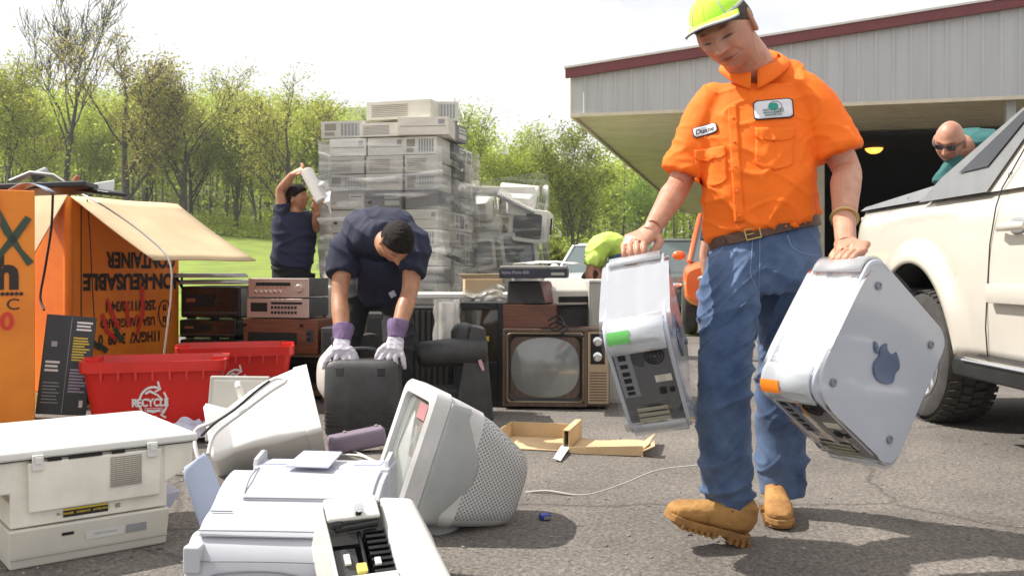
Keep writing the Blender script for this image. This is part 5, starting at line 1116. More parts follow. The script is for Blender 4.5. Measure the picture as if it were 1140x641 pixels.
one(lambda m: m.add([(-.001, -W_ * .36, Hh * .25), (-.001, -W_ * .1, Hh * .25), (-.001, -W_ * .1, Hh * .37), (-.001, -W_ * .36, Hh * .37)], [(0, 1, 2, 3)]), 'pink_reflection', mat('pink_tint', (.40, .18, .19), rough=.3), fc, solid=.002)  # red reflection on the glass, painted as a pink patch
def sh1(m): secloft(m, [(.06, W_ * .955, Hh * .955, 0, .05), (.10, W_ * .95, Hh * .95, 0, .05), (.20, W_ * .90, Hh * .90, -.006, .06)])
one(sh1, 'front_shell', m_crtw, fc, smooth=40)
# grey side panel bowed back into the shell
def sidep(u, v):
    z = (v - .5) * Hh * .90; xr = .235 - .11 * (2 * v - 1) ** 2 * .9
    x = .058 + (xr - .058) * u; y = -W_ * .485 + .03 * u * u
    return (x, y - .004, z - .004)
one(lambda m: m.grid(sidep, 12, 20), 'side_panel', m_crtg, fc, smooth=60, solid=.006)
secs = [(.19, W_ * .90, Hh * .89, -.006, .07), (.26, W_ * .85, Hh * .83, -.012, .08), (.33, W_ * .76, Hh * .74, -.022, .085), (.39, W_ * .67, Hh * .66, -.03, .085), (.43, W_ * .58, Hh * .585, -.035, .08), (.448, W_ * .48, Hh * .50, -.037, .07)]
mb = MB(); k = secloft(mb, secs, 8); mb.f.append(tuple(range((len(secs) - 1) * k, len(secs) * k))[::-1]); mb.m.append(0)
rs = mb.build('rear_shell', [m_perf, m_crtw], fc, smooth=45)
me = rs.data; uvl = me.uv_layers.new(name='UVMap')
for p in me.polygons:
    n_ = p.normal
    if n_.z > .55: p.material_index = 1
    for li in p.loop_indices:
        c_ = me.vertices[me.loops[li].vertex_index].co
        if abs(n_.y) > abs(n_.z) and abs(n_.y) > .3: q = (c_.x, c_.z)
        elif abs(n_.z) >= abs(n_.y): q = (c_.x, c_.y)
        else: q = (c_.y, c_.z)
        uvl.data[li].uv = (q[0] / .0165, q[1] / .0165)
one(lambda m: m.lathe([(.14, -.03), (.15, -.015), (.10, .02), (.08, .05)], 28, M=Matrix.Translation((.2, 0, -Hh * .5))), 'swivel_base', m_crtg, fc, smooth=40)

# ================================================================== BLACK CASE held by the bending man
M = Matrix.Translation(Vector(((406 - 570) / F * 5.12, 5.08, .025))) @ Matrix.Rotation(R(-3), 4, 'Z')
bc = thing('hard_case', 'dark grey hard case standing on the asphalt between the gloved hands', 'case', M=M)
one(lambda m: m.loft([(0, 0, .0), (0, 0, .02), (0, 0, .20), (0, 0, .37), (0, 0, .40), (0, 0, .415)], [(.185, .055), (.20, .07), (.205, .082), (.20, .082), (.185, .07), (.16, .05)], 40, side=(1, 0, 0), e=6), 'shell', m_dkgrey, bc, smooth=45)
one(lambda m: [m.loft([(-.195 + 0 * i, -.0, .05 + i * .022), (.195, -.0, .05 + i * .022)], (.006, .082), 10, side=(0, 0, 1)) for i in range(5)], 'ridges', m_dkgrey, bc, smooth=40)
one(lambda m: m.tube(smooth_path([(-.075, 0, .41), (-.07, 0, .455), (-.04, 0, .468), (.04, 0, .468), (.07, 0, .455), (.075, 0, .41)], 5), .012, 10), 'handle', m_black, bc, smooth=60)
one(lambda m: (m.bx(-.13, -.09, -.086, -.07, .33, .375), m.bx(.09, .13, -.086, -.07, .33, .375)), 'latches', m_black, bc, bevel=.004)

# ================================================================== CARRIED COMPUTER TOWERS (bagged)
m_alu = mat('pearl_grey_plastic', (.42, .45, .51), rough=.22, coat=.7, var=.03, vs=3)
m_alut = mat('pale_top_plastic', (.54, .57, .63), rough=.25, coat=.6)
m_hand = mat('clear_handle_plastic', (.62, .65, .68), rough=.12, alpha=.55, spec=1, coat=.8)
m_graph = mat('graphite_plastic', (.040, .045, .060), rough=.35, var=.15, vs=8)
m_ports = mat('port_plate', (.22, .24, .28), rough=.4, metal=.3)
m_logo = mat('mirror_blue_grey', (.12, .17, .27), rough=.18, metal=.5, coat=.5)
m_bag = bpy.data.materials.new('clear_bag'); m_bag.use_nodes = True; nt = m_bag.node_tree; nt.nodes.clear(); L = nt.links.new
o_ = N(nt, 'ShaderNodeOutputMaterial'); tr = N(nt, 'ShaderNodeBsdfTransparent'); tr.inputs[0].default_value = (.93, .94, .96, 1); gl = N(nt, 'ShaderNodeBsdfGlossy'); gl.inputs['Roughness'].default_value = .12; df = N(nt, 'ShaderNodeBsdfDiffuse'); df.inputs[0].default_value = (.8, .8, .8, 1)
fz = N(nt, 'ShaderNodeFresnel'); fz.inputs[0].default_value = 1.32; nz = N(nt, 'ShaderNodeTexNoise'); nz.inputs['Scale'].default_value = 11; nz.inputs['Detail'].default_value = 4; bp = N(nt, 'ShaderNodeBump'); bp.inputs['Strength'].default_value = .32; bp.inputs['Distance'].default_value = .01
tcb = N(nt, 'ShaderNodeTexCoord'); L(tcb.outputs['Object'], nz.inputs['Vector']); L(nz.outputs[0], bp.inputs['Height']); L(bp.outputs[0], gl.inputs['Normal']); L(bp.outputs[0], fz.inputs['Normal'])
m1 = N(nt, 'ShaderNodeMixShader'); m1.inputs[0].default_value = .06; m2 = N(nt, 'ShaderNodeMixShader'); L(tr.outputs[0], m1.inputs[1]); L(df.outputs[0], m1.inputs[2]); L(fz.outputs[0], m2.inputs[0]); L(m1.outputs[0], m2.inputs[1]); L(gl.outputs[0], m2.inputs[2]); L(m2.outputs[0], o_.inputs[0])
def octo(w, h, c):  # chamfered rectangle
    return [(-w / 2 + c, -h / 2), (w / 2 - c, -h / 2), (w / 2, -h / 2 + c), (w / 2, h / 2 - c), (w / 2 - c, h / 2), (-w / 2 + c, h / 2), (-w / 2, h / 2 - c), (-w / 2, -h / 2 + c)]
LEAF = [(.02, .27), (.03, .36), (.10, .44), (.17, .46), (.165, .37), (.10, .30)]
APPLE = [(0, .20), (.06, .225), (.13, .25), (.21, .245), (.28, .21), (.325, .165), (.27, .12), (.235, .06), (.23, -.01), (.25, -.08), (.30, -.13), (.345, -.155), (.31, -.24), (.26, -.32), (.20, -.385), (.14, -.41), (.08, -.395), (0, -.37), (-.08, -.395), (-.14, -.41), (-.20, -.385), (-.27, -.30), (-.33, -.18), (-.36, -.05), (-.355, .06), (-.31, .16), (-.24, .22), (-.16, .245), (-.08, .235)]
def tower(label, D, Hv, C, sticker, near, SC=1.0):
    """local x = back-to-front depth, y = thickness, z = height; C = world centre; near=+1/-1 the side with the emblem that we see"""
    z = Vector(Hv).normalized(); x = -Vector(D); x = (x - z * x.dot(z)).normalized(); y = z.cross(x)
    M = Matrix((x, y, z)).transposed().to_4x4(); M.translation = C
    t = thing('tower_computer', label, 'computer', M=M, group='bagged tower computers being carried'); dp, hh, th = .42 * SC, .39 * SC, .205
    YM = Matrix(((1, 0, 0, 0), (0, 0, 1, 0), (0, 1, 0, 0), (0, 0, 0, 1)))
    # main body: side plates follow the large round-cornered outline, core is chamfered
    one(lambda m: m.prism(octo(dp - .01, hh - .02, .040), -th / 2 + .012, th / 2 - .012, M=YM), 'body', m_alut, t, bevel=.01, seg=3)
    for s in (-1, 1):
        sd_ = one(lambda m: m.prism(rrect(dp + .030, hh + .026, .060, 10), s * (th / 2 - .012) - .007, s * (th / 2 - .012) + .007, M=YM), 'side_panel', m_alu, t, bevel=.006, seg=3)
        FS = (face_frame((0, s * (th / 2 + .0), 0), Vector((-s, 0, 0)), Z_))
        if s * near > 0 or True:
            mb = MB(); A = [(a * .155, b * .155) for a, b in APPLE]; B_ = [(a * .155, b * .155) for a, b in LEAF]
            for poly in (A, B_):
                sp2 = [(p[0], p[1]) for p in smooth_path([Vector((a, b, 0)) for a, b in poly + poly[:1]], 3)][:-1]; mb.prism(sp2, -.003, .0012, M=FS)
            mb.build('apple_emblem', m_logo, sd_)
        for (a, b) in ((-.165, .15), (.165, .15), (-.165, -.15), (.165, -.15)): one(lambda m: m.lathe([(.012, -.004), (.012, .0012), (.008, .002), (.006, -.0005)], 16, M=FS @ Matrix.Translation((a, b, 0))), 'screw_cap', m_ports, sd_, smooth=30)
    # four handle bands at the corners
    for sx in (-1, 1):
        for sz in (-1, 1):
            def band(m):
                cx, cz, r = sx * (dp / 2 - .040), sz * (hh / 2 - .040), .058; vs = []; n = 14
                pts = [(cx - sx * .02, cz + sz * r)] + [(cx + sx * r * math.sin(R(90 * i / n)), cz + sz * r * math.cos(R(90 * i / n))) for i in range(n + 1)] + [(cx + sx * r, cz - sz * .012)]
                for (a, b) in pts: vs += [(a, -th / 2 + .018, b), (a, th / 2 - .018, b)]
                m.add(vs, [(2 * i, 2 * i + 1, 2 * i + 3, 2 * i + 2) for i in range(len(pts) - 1)])
            one(band, 'handle', m_hand, t, smooth=60, solid=.009)
    # back plate with its ports: -x side
    FBk = face_frame((-dp / 2 + .003, 0, 0), Vector((0, -1, 0)), Z_); FBk = face_frame((-dp / 2 + .002, 0, 0), Vector((0, -1, 0)), Z_)
    def inb(m, x0, x1, z0, z1, d0, d1): m.add([FBk @ Vector(p) for p in [(x0, z0, d0), (x1, z0, d0), (x1, z1, d0), (x0, z1, d0), (x0, z0, d1), (x1, z0, d1), (x1, z1, d1), (x0, z1, d1)]], [(3, 2, 1, 0), (4, 5, 6, 7), (0, 1, 5, 4), (1, 2, 6, 5), (2, 3, 7, 6), (3, 0, 4, 7)])
    bk = one(lambda m: m.prism(rrect(th - .02, hh - .03, .05, 8), 0, .014, M=FBk), 'back_panel', m_graph, t, bevel=.004)
    one(lambda m: inb(m, -.080, -.030, -.03, .15, .014, .017), 'port_plate', m_ports, bk, bevel=.001)
    def prt(m):
        for z0, z1 in ((.115, .135), (.085, .10), (.055, .07), (.028, .045), (.0, .015), (-.02, -.008)): inb(m, -.068, -.045, z0, z1, .017, .0185)
    one(prt, 'ports', m_slot, bk)
    one(lambda m: [m.tube([FBk @ Vector(p) for p in [(a, b, .018) for a, b in arc(.040, .115, r, 0, 360, 24)]], .0022, 5) for r in (.010, .019, .028)], 'fan_grille', m_slot, bk)
    one(lambda m: inb(m, .025, .075, .015, .04, .014, .017), 'rating_label', m_ivory2, bk)
    one(lambda m: inb(m, -.065, .05, -.16, -.07, .014, .016), 'slot_frame', m_dkgrey, bk)
    one(lambda m: [inb(m, -.055, .042, -.155 + i * .021, -.142 + i * .021, .016, .0195) for i in range(4)], 'slot_covers', mat('slot_cover_metal', (.36, .35, .27), rough=.4, metal=.5), bk, bevel=.0015)
    one(lambda m: (inb(m, .03, .05, -.03, -.008, .014, .020), inb(m, .06, .075, -.03, -.012, .014, .018)), 'sockets', m_slot, bk)
    # sticker over the top-back handle
    cx, cz, r = -(dp / 2 - .040), hh / 2 - .040, .065
    def stk(m):
        vs = []; n = 6; y0, y1 = (th / 2 - .085, th / 2 - .018)
        for i in range(n + 1):
            a = R(32 + 34 * i / n); p = (cx - r * math.sin(a), cz + r * math.cos(a)); vs += [(p[0], y0, p[1]), (p[0], y1, p[1])]
        m.add(vs, [(2 * i, 2 * i + 1, 2 * i + 3, 2 * i + 2) for i in range(n)])
    stm = one(stk, 'sticker', sticker, t, solid=.002)
    # bag: loose clear film round everything with a sagging tail
    def bagf(u, v):
        a = 2 * math.pi * u; c, s_ = math.cos(a), math.sin(a); e = .36; w = (v - .5) * 2
        X1 = math.copysign(abs(c) ** e, c) * (dp / 2 + .014); Z1 = math.copysign(abs(s_) ** e, s_) * (hh / 2 + .013)
        q = 1 + .016 * noise.noise(Vector((u * 18 + 3, v * 5, near)))
        if X1 < -.12 and Z1 < -.12: q += .022 * (1 + noise.noise(Vector((u * 30, v * 5, 2))))
        if X1 > .12 and Z1 < -.12: q += .02 * (1 + noise.noise(Vector((u * 30, v * 5, 2))))
        return (X1 * q, w * (th / 2 + .007) * (1 + .02 * noise.noise(Vector((u * 20, v * 6, 4)))), Z1 * q)
    bg = one(lambda m: m.grid(bagf, 110, 16), 'clear_bag', m_bag, t, smooth=60)
    return t
RD, RH = Vector((-.47, -.30, -.82)), Vector((-.69, -.42, .60))
RC = P(952, 401, 2.80)
tower('carried tower computer with an orange sticker, its apple emblem facing forward', RD, RH, RC, mat('orange_sticker', (.85, .22, .01), rough=.4), 1, 1.06)
LD, LH = Vector((-.10, -.80, -.58)), Vector((-.28, -.50, .80))
LC_ = P(722, 380, 3.05)
tower('carried tower computer with a green sticker, its dark ports facing forward', LD, LH, LC_, mat('green_sticker', (.12, .45, .10), rough=.4), -1)
# ================================================================== WRAPPED PALLETS
m_pcs = [mat('pc_beige', (.68, .65, .55), rough=.5, var=.1, vs=2), mat('pc_grey', (.58, .565, .50), rough=.5, var=.1, vs=2), mat('pc_pale', (.76, .735, .65), rough=.5, var=.1, vs=2), mat('pc_dark', (.22, .22, .215), rough=.5, var=.1, vs=2)]
m_wrap = m_bag.copy(); m_wrap.name = 'stretch_wrap'
for n in m_wrap.node_tree.nodes:
    if n.type == 'TEX_NOISE': n.inputs['Scale'].default_value = 5; n.inputs['Distortion'].default_value = 1.5
    if n.type == 'MIX_SHADER' and not n.inputs[0].is_linked: n.inputs[0].default_value = .10
    if n.type == 'BSDF_DIFFUSE': n.inputs[0].default_value = (.85, .83, .76, 1)
nt = m_wrap.node_tree; tcw = [n for n in nt.nodes if n.type == 'TEX_COORD'][0]; mpw = N(nt, 'ShaderNodeMapping'); mpw.inputs['Scale'].default_value = (1.2, 1.2, 11); nzw = N(nt, 'ShaderNodeTexNoise'); nzw.inputs['Scale'].default_value = 1.8; nzw.inputs['Detail'].default_value = 6
mrw = N(nt, 'ShaderNodeMapRange'); mrw.inputs[1].default_value = .48; mrw.inputs[2].default_value = .72; mrw.inputs[3].default_value = .05; mrw.inputs[4].default_value = .50
nt.links.new(tcw.outputs['Object'], mpw.inputs[0]); nt.links.new(mpw.outputs[0], nzw.inputs['Vector']); nt.links.new(nzw.outputs[0], mrw.inputs[0])
for n in nt.nodes:
    if n.type == 'MIX_SHADER' and not n.inputs[0].is_linked: nt.links.new(mrw.outputs[0], n.inputs[0]); break
m_map = None
rp = random.Random(77)
pc_protos = {}
def pc_case(w, d, h, style, mi):
    key = (style, mi)
    if key in pc_protos:
        src = pc_protos[key]; o = copy_tree(src)
    else:
        o = thing('computer_case', 'x', 'computer'); M0 = m_pcs[mi]
        one(lambda m: m.bx(-.5, .5, 0, 1, 0, 1), 'casing', M0, o)
        one(lambda m: m.bx(-.5, .5, -.03, -.001, 0.02, .98), 'front_panel', M0, o)
        if style == 0:   # desktop with drive bays
            one(lambda m: (m.bx(.05, .45, -.035, -.031, .55, .85), m.bx(.05, .45, -.035, -.031, .2, .45)), 'drive_bay', m_pcs[(mi + 1) % 3], o); one(lambda m: (m.bx(.1, .4, -.038, -.0355, .68, .72), m.bx(-.4, -.3, -.036, -.031, .25, .45)), 'slot', m_slot, o)
        elif style == 1: # vented end
            one(lambda m: [m.bx(-.42, .15, -.035, -.031, .15 + i * .1, .19 + i * .1) for i in range(7)], 'vents', m_tan, o)
        elif style == 2: # back side: ports & slots
            one(lambda m: [m.bx(-.05 + i * .08, -.0 + i * .08, -.036, -.031, .15, .85) for i in range(6)], 'slot_covers', m_clad2, o); one(lambda m: (m.bx(-.42, -.16, -.035, -.031, .45, .85), m.bx(-.42, -.2, -.035, -.031, .15, .35)), 'ports', m_tan, o)
        else:
            one(lambda m: (m.bx(-.45, .45, -.034, -.031, .46, .50),), 'seam', m_tan, o); one(lambda m: m.bx(.30, .42, -.036, -.031, .6, .85), 'badge', m_clad2, o)
        pc_protos[key] = o
    o.scale = (w, d, h); return o
def ordn(i): return ['lowest', 'second', 'third', 'fourth', 'fifth', 'sixth', 'seventh', 'eighth', 'ninth', 'tenth', 'eleventh', 'twelfth', 'thirteenth'][i]
def pallet_base(name, label, M, w, d):
    return pallet(name, label, M, w, d, m_wdark, 7, .13)
# stack 1: front face from px 366 to 486 at Y about 8
fx = Vector((.975, -.20, 0)).normalized(); MP = Matrix((fx, Z_.cross(fx), Z_)).transposed().to_4x4(); MP.translation = Vector(((366 - 570) / F * 8.25, 8.25, 0))
pallet_base('pallet', 'weathered pallet under the tall wrapped stack of computers', MP @ Matrix.Translation((-.02, -.02, 0)), 1.0, 1.2)
z = .131; cols = [(0, .34), (.345, .34), (.69, .30)]
names = ['left', 'middle', 'right']
def place_pc(x, y, z, w, d, h, rz, style, mi, label, group):
    o = pc_case(w, d, h, style, mi); Mx = MP @ Matrix.Translation((x, y, z)) @ Matrix.Rotation(rz, 4, 'Z'); o.location = Mx.to_translation(); o.rotation_euler = Mx.to_euler()
    tag(o, label, 'computer', group); return o
layer = 0
hs = [.17, .16, .16, .18, .155, .165, .15, .17, .16, .15, .155, .16]
for h in hs:
    wr_ = layer
    for c, (x0, w) in enumerate(cols):
        hh = h - .004; yo = rp.uniform(-.02, .03)
        place_pc(x0 + w / 2 + rp.uniform(-.008, .008), yo, z, w - .008, .42, hh, rp.uniform(-.02, .02), rp.randrange(4), rp.choice([0, 0, 1, 2, 2] if layer % 4 else [0, 1, 3]),
                 '%s computer in the %s layer of the tall wrapped stack, its face forward' % (names[c], ordn(layer)), 'computers in the front of the tall wrapped stack')
    for c, (y0, d) in enumerate(((.45, .36), (.82, .36))):       # cases whose faces look right
        if layer == 11 and c == 0: pass
        place_pc(.99 + rp.uniform(-.01, .02), y0 + d / 2, z, d - .01, .48, h - .004, R(90) + rp.uniform(-.02, .02), rp.randrange(4), rp.choice([0, 1, 2, 2, 3]),
                 '%s computer in the %s layer on the right side of the tall wrapped stack' % (['nearer', 'farther'][c], ordn(layer)), 'computers on the side of the tall wrapped stack')
        place_pc(.0, y0 + d / 2, z, d - .01, .48, h - .004, R(-90), 3, 1, '%s computer in the %s layer on the left side of the tall wrapped stack' % (['nearer', 'farther'][c], ordn(layer)), 'computers on the side of the tall wrapped stack')
    z += h; layer += 1
ztop_ = z
place_pc(.13, .02, z, .40, .42, .15, .05, 2, 1, 'metal computer back with cut-outs at the top left of the tall stack', 'loose computers on top of the tall stack')
place_pc(.50, -.01, z + .0, .42, .42, .12, -.02, 1, 2, 'beige computer with a vented face on top of the tall stack, middle', 'loose computers on top of the tall stack')
place_pc(.87, -.03, z, .44, .42, .155, .10, 3, 0, 'beige computer on the top right corner of the tall stack', 'loose computers on top of the tall stack')
place_pc(1.05, .40, z, .44, .42, .15, R(84), 0, 3, 'computer with a dark open back at the top right side of the tall stack', 'loose computers on top of the tall stack')
o = place_pc(.62, .06, z + .158, .60, .42, .16, -.10, 1, 0, 'long beige computer lying highest of all on the tall stack', 'loose computers on top of the tall stack')
o = place_pc(.94, .22, z + .158, .34, .20, .17, .35, 2, 1, 'upright beige box beside the highest computer on the tall stack', 'loose computers on top of the tall stack')
# reddish and dark odd items in the stack's right side
def wrapf(x0, x1, y0, y1, z0, z1, seed, bulge=.03):
    def fn(u, v):
        a = u * 4; k = int(a) % 4; f = a - int(a)
        cs = [(x0, y0), (x1, y0), (x1, y1), (x0, y1)]; p, q = cs[k], cs[(k + 1) % 4]; x = p[0] + (q[0] - p[0]) * f; y = p[1] + (q[1] - p[1]) * f
        cx, cy = (x0 + x1) / 2, (y0 + y1) / 2; g = 1 + bulge * noise.noise(Vector((x * 2.5 + seed, y * 2.5, v * 6))) + .012 * noise.noise(Vector((x * 3, y * 3, v * 40 + seed)))
        return (cx + (x - cx) * g, cy + (y - cy) * g, z0 + (z1 - z0) * v + .05 * math.sin(u * 12.56 + seed) * (v > .9))
    return fn
def wrap_thing(label, M, args, n=(96, 60)):
    t = thing('stretch_wrap', label, 'plastic wrap', M=M, group='clear stretch wrap round the pallets')
    one(lambda m: m.grid(wrapf(*args), *n), 'film', m_wrap, t, smooth=60)
    return t
wt = wrap_thing('clear stretch film wound round the tall stack of computers', MP, (-.05, 1.06, -.10, 1.22, .25, 2.0, 1.0))
# rope-like twisted bands of film
def band(pts, w, parent):
    one(lambda m: m.loft(smooth_path(pts, 6), (w, .006), 8, side=(0, 0, 1)), 'film_band', m_wrap, parent, smooth=60)
band([(-.06, -.11, 1.62), (.3, -.125, 1.60), (.7, -.125, 1.55), (1.07, -.11, 1.60)], .030, wt); band([(-.06, -.11, 1.36), (.35, -.13, 1.33), (.75, -.13, 1.24), (1.08, -.11, 1.06), (1.10, .5, .98)], .022, wt)
band([(-.06, -.11, 1.70), (.1, -.12, 1.72), (.45, -.13, 1.68), (1.07, -.11, 1.74)], .020, wt); band([(-.06, -.11, .95), (.35, -.12, .92), (.75, -.13, 1.0), (1.08, -.11, 1.1)], .025, wt)
# film running from the roll in the man's hands to the stack
# stack 2: monitors in all orientations
MQ = Matrix.Translation(Vector(((513 - 570) / F * 9.2, 9.2, 0))) @ Matrix.Rotation(R(4), 4, 'Z')
pallet_base('pallet', 'weathered pallet under the wrapped pile of monitors', MQ @ Matrix.Translation((-.03, -.02, 0)), .85, .95)
mproto = [crt('monitor', 'x', Matrix.Identity(4), .40, .36, .38, (m_pcs[2], m_screen)), crt('monitor', 'x', Matrix.Identity(4), .36, .34, .38, (m_pcs[0], m_tvgl), back=.6), crt('monitor', 'x', Matrix.Identity(4), .42, .38, .40, (m_pcs[1], m_screen), grille=False)]
# nine layers deep is never seen: two columns, five layers front, plus the ones behind
rq = random.Random(4); first = [True] * 3
descs = ['facing forward', 'with its back turned outward', 'lying on its side', 'tilted with its screen half turned', 'resting upside down']
zz = .131; lay = 0
for lay in range(6):
    for c in range(2):
        for dpt in range(2):
            k = rq.randrange(3)
            if first[k]: o = mproto[k]; first[k] = False
            else: o = copy_tree(mproto[k])
            mode = rq.choice([1, 2, 3, 4, 1, 2, 4] if lay > 2 else [0, 1, 2, 3, 4]) if dpt == 0 else 1
            rz, ry, dz, dy = [(0, 0, 0, 0), (180, 0, 0, .40), (90 + rq.uniform(-20, 20), 90, .0, .20), (35, 0, 0, 0), (-30, 180, .36, .0)][mode]
            Mx = MQ @ Matrix.Translation((.20 + c * .41 + rq.uniform(-.05, .05), (.02 + dpt * .45 + rq.uniform(-.05, .05)), zz + rq.uniform(-.01, .02) + c * .05 * (lay % 2))) @ Matrix.Translation((0, dy, dz if mode != 2 else .2)) @ Matrix.Rotation(R(rz + rq.uniform(-16, 16)), 4, 'Z') @ Matrix.Rotation(R(ry + rq.uniform(-9, 9)), 4, 'Y') @ Matrix.Rotation(R(rq.uniform(-12, 8)), 4, 'X')
            o.location = Mx.to_translation(); o.rotation_euler = Mx.to_euler()
            o.name = 'monitor'
            o.scale = (1.0, 1.0, .90)
            tag(o, '%s monitor %s, %s layer %s of the wrapped pile' % (['pale', 'beige', 'grey'][k], descs[mode], ordn(lay), ['left front', 'right front', 'left rear', 'right rear'][c + 2 * dpt]), 'monitor', 'monitors in the wrapped pile')
    zz += .255
t = thing('computer_case', 'pale computer lying flat on top of the wrapped monitor pile', 'computer', M=MQ @ Matrix.Translation((.12, .1, zz + .01))); one(lambda m: m.bx(-.1, .62, 0, .4, 0, .07), 'casing', m_pcs[2], t, bevel=.006); one(lambda m: m.bx(.1, .5, -.006, 0, .015, .055), 'front_panel', m_pcs[0], t)
t = thing('keyboard_tray', 'grey flat keyboard leaning on the top right of the monitor pile', 'keyboard', M=MQ @ Matrix.Translation((.52, -.06, zz - .12)) @ Matrix.Rotation(R(25), 4, 'Y') @ Matrix.Rotation(R(30), 4, 'X')); t.name = 'keyboard'
one(lambda m: m.bx(-.2, .2, 0, .16, 0, .025), 'casing', m_clad2, t, bevel=.005); one(lambda m: [m.bx(-.185 + i * .025, -.165 + i * .025, .02 + j * .028, .042 + j * .028, .025, .032) for i in range(15) for j in range(5)], 'keys', m_pcs[2], t)
wrap_thing('clear stretch film wound round the pile of monitors', MQ, (-.03, .86, -.07, .93, .2, 1.80, 5.0, .10), (80, 50))

# ================================================================== AIR
m_hz = bpy.data.materials.new('haze'); m_hz.use_nodes = True; nt = m_hz.node_tree; nt.nodes.clear(); o_ = N(nt, 'ShaderNodeOutputMaterial'); v_ = N(nt, 'ShaderNodeVolumePrincipled')
v_.inputs['Color'].default_value = (.95, .97, 1, 1); v_.inputs['Density'].default_value = .0005; v_.inputs['Anisotropy'].default_value = .3; nt.links.new(v_.outputs[0], o_.inputs['Volume'])
tag(one(lambda m: m.bx(-300, 300, -30, 420, -1.2, 95), 'haze', m_hz), 'thin pale haze in the air over the yard and field', 'haze', kind='stuff')
# ================================================================== PEOPLE
def skin_mat(name, c, c2):
    m = bpy.data.materials.new(name); m.use_nodes = True; nt = m.node_tree; b = nt.nodes['Principled BSDF']; L = nt.links.new
    at_ = N(nt, 'ShaderNodeVertexColor'); at_.layer_name = 'tone'; tc = N(nt, 'ShaderNodeTexCoord'); n = N(nt, 'ShaderNodeTexNoise'); n.inputs['Scale'].default_value = 22; n.inputs['Detail'].default_value = 5
    r = N(nt, 'ShaderNodeValToRGB'); r.color_ramp.elements[0].color = (*c2, 1); r.color_ramp.elements[1].color = (*c, 1); r.color_ramp.elements[0].position = .3; r.color_ramp.elements[1].position = .65
    mx = N(nt, 'ShaderNodeMixRGB', blend_type='MULTIPLY'); mx.inputs[0].default_value = 1
    L(tc.outputs['Object'], n.inputs['Vector']); L(n.outputs[0], r.inputs[0]); L(r.outputs[0], mx.inputs[1]); L(at_.outputs[0], mx.inputs[2]); L(mx.outputs[0], b.inputs['Base Color'])
    b.inputs['Roughness'].default_value = .48; b.inputs['Subsurface Weight'].default_value = .12; b.inputs['Subsurface Radius'].default_value = (.012, .005, .003); b.inputs['Subsurface Scale'].default_value = .6
    n2 = N(nt, 'ShaderNodeTexNoise'); n2.inputs['Scale'].default_value = 160; bp = N(nt, 'ShaderNodeBump'); bp.inputs['Strength'].default_value = .12; bp.inputs['Distance'].default_value = .004; L(tc.outputs['Object'], n2.inputs['Vector']); L(n2.outputs[0], bp.inputs['Height']); L(bp.outputs[0], b.inputs['Normal'])
    return m
m_skin = skin_mat('fair_ruddy_skin', (.52, .265, .175), (.42, .185, .115)); m_skin2 = skin_mat('tan_skin', (.44, .22, .12), (.34, .155, .085))
m_oshirt = mat('orange_twill', (.93, .165, .002), rough=.8, var=.08, vs=4, bump=.35, bs=24, detail=6)
m_navy = mat('navy_twill', (.014, .018, .045), rough=.85, var=.3, vs=5, bump=.2, bs=260)
m_pants = mat('black_twill', (.010, .010, .013), rough=.9, bump=.2, bs=260)
m_teal = mat('teal_cotton', (.025, .12, .115), rough=.85, var=.1, vs=4)
m_lime = mat('lime_hi_vis', (.55, .74, .13), rough=.7, var=.1, vs=5)
m_boot = mat('tan_nubuck', (.42, .22, .065), rough=.85, c2=(.28, .135, .04), vs=9, bump=.25, bs=120)
m_sole = mat('tan_rubber_sole', (.36, .18, .05), rough=.7, c2=(.20, .10, .03), vs=14, bump=.2, bs=90)
m_leather = mat('brown_leather', (.10, .045, .022), rough=.5, var=.3, vs=10, bump=.2, bs=90)
m_hair = mat('brown_hair', (.060, .032, .018), rough=.65, c2=(.03, .016, .01), vs=30, bump=.6, bs=120, stretch=(1, 1, .3)); m_hairb = mat('black_hair', (.008, .006, .005), rough=.75, spec=.2, c2=(.016, .011, .009), vs=40, bump=.8, bs=110)
m_cap = mat('lime_cap_cloth', (.50, .88, .06), rough=.75, var=.05, vs=8, bump=.1, bs=300); m_capg = mat('grey_cap_edge', (.46, .47, .48), rough=.6); m_capd = mat('dark_brim_underside', (.045, .05, .05), rough=.8)
m_glove = mat('glove_pale_leather', (.58, .55, .60), rough=.8, c2=(.38, .36, .42), vs=14, bump=.3, bs=60); m_cuff = mat('purple_glove_cuff', (.17, .11, .22), rough=.85, var=.2, vs=12)
# denim: indigo with worn pale areas
m_jean = mat('blue_denim', (.100, .158, .275), rough=.9, c2=(.024, .052, .125), vs=6, detail=10, bump=.25, bs=260, sheen=.1, vlo=.34, vhi=.66)
m_jeanl = mat('pale_denim_seam', (.16, .23, .38), rough=.9)

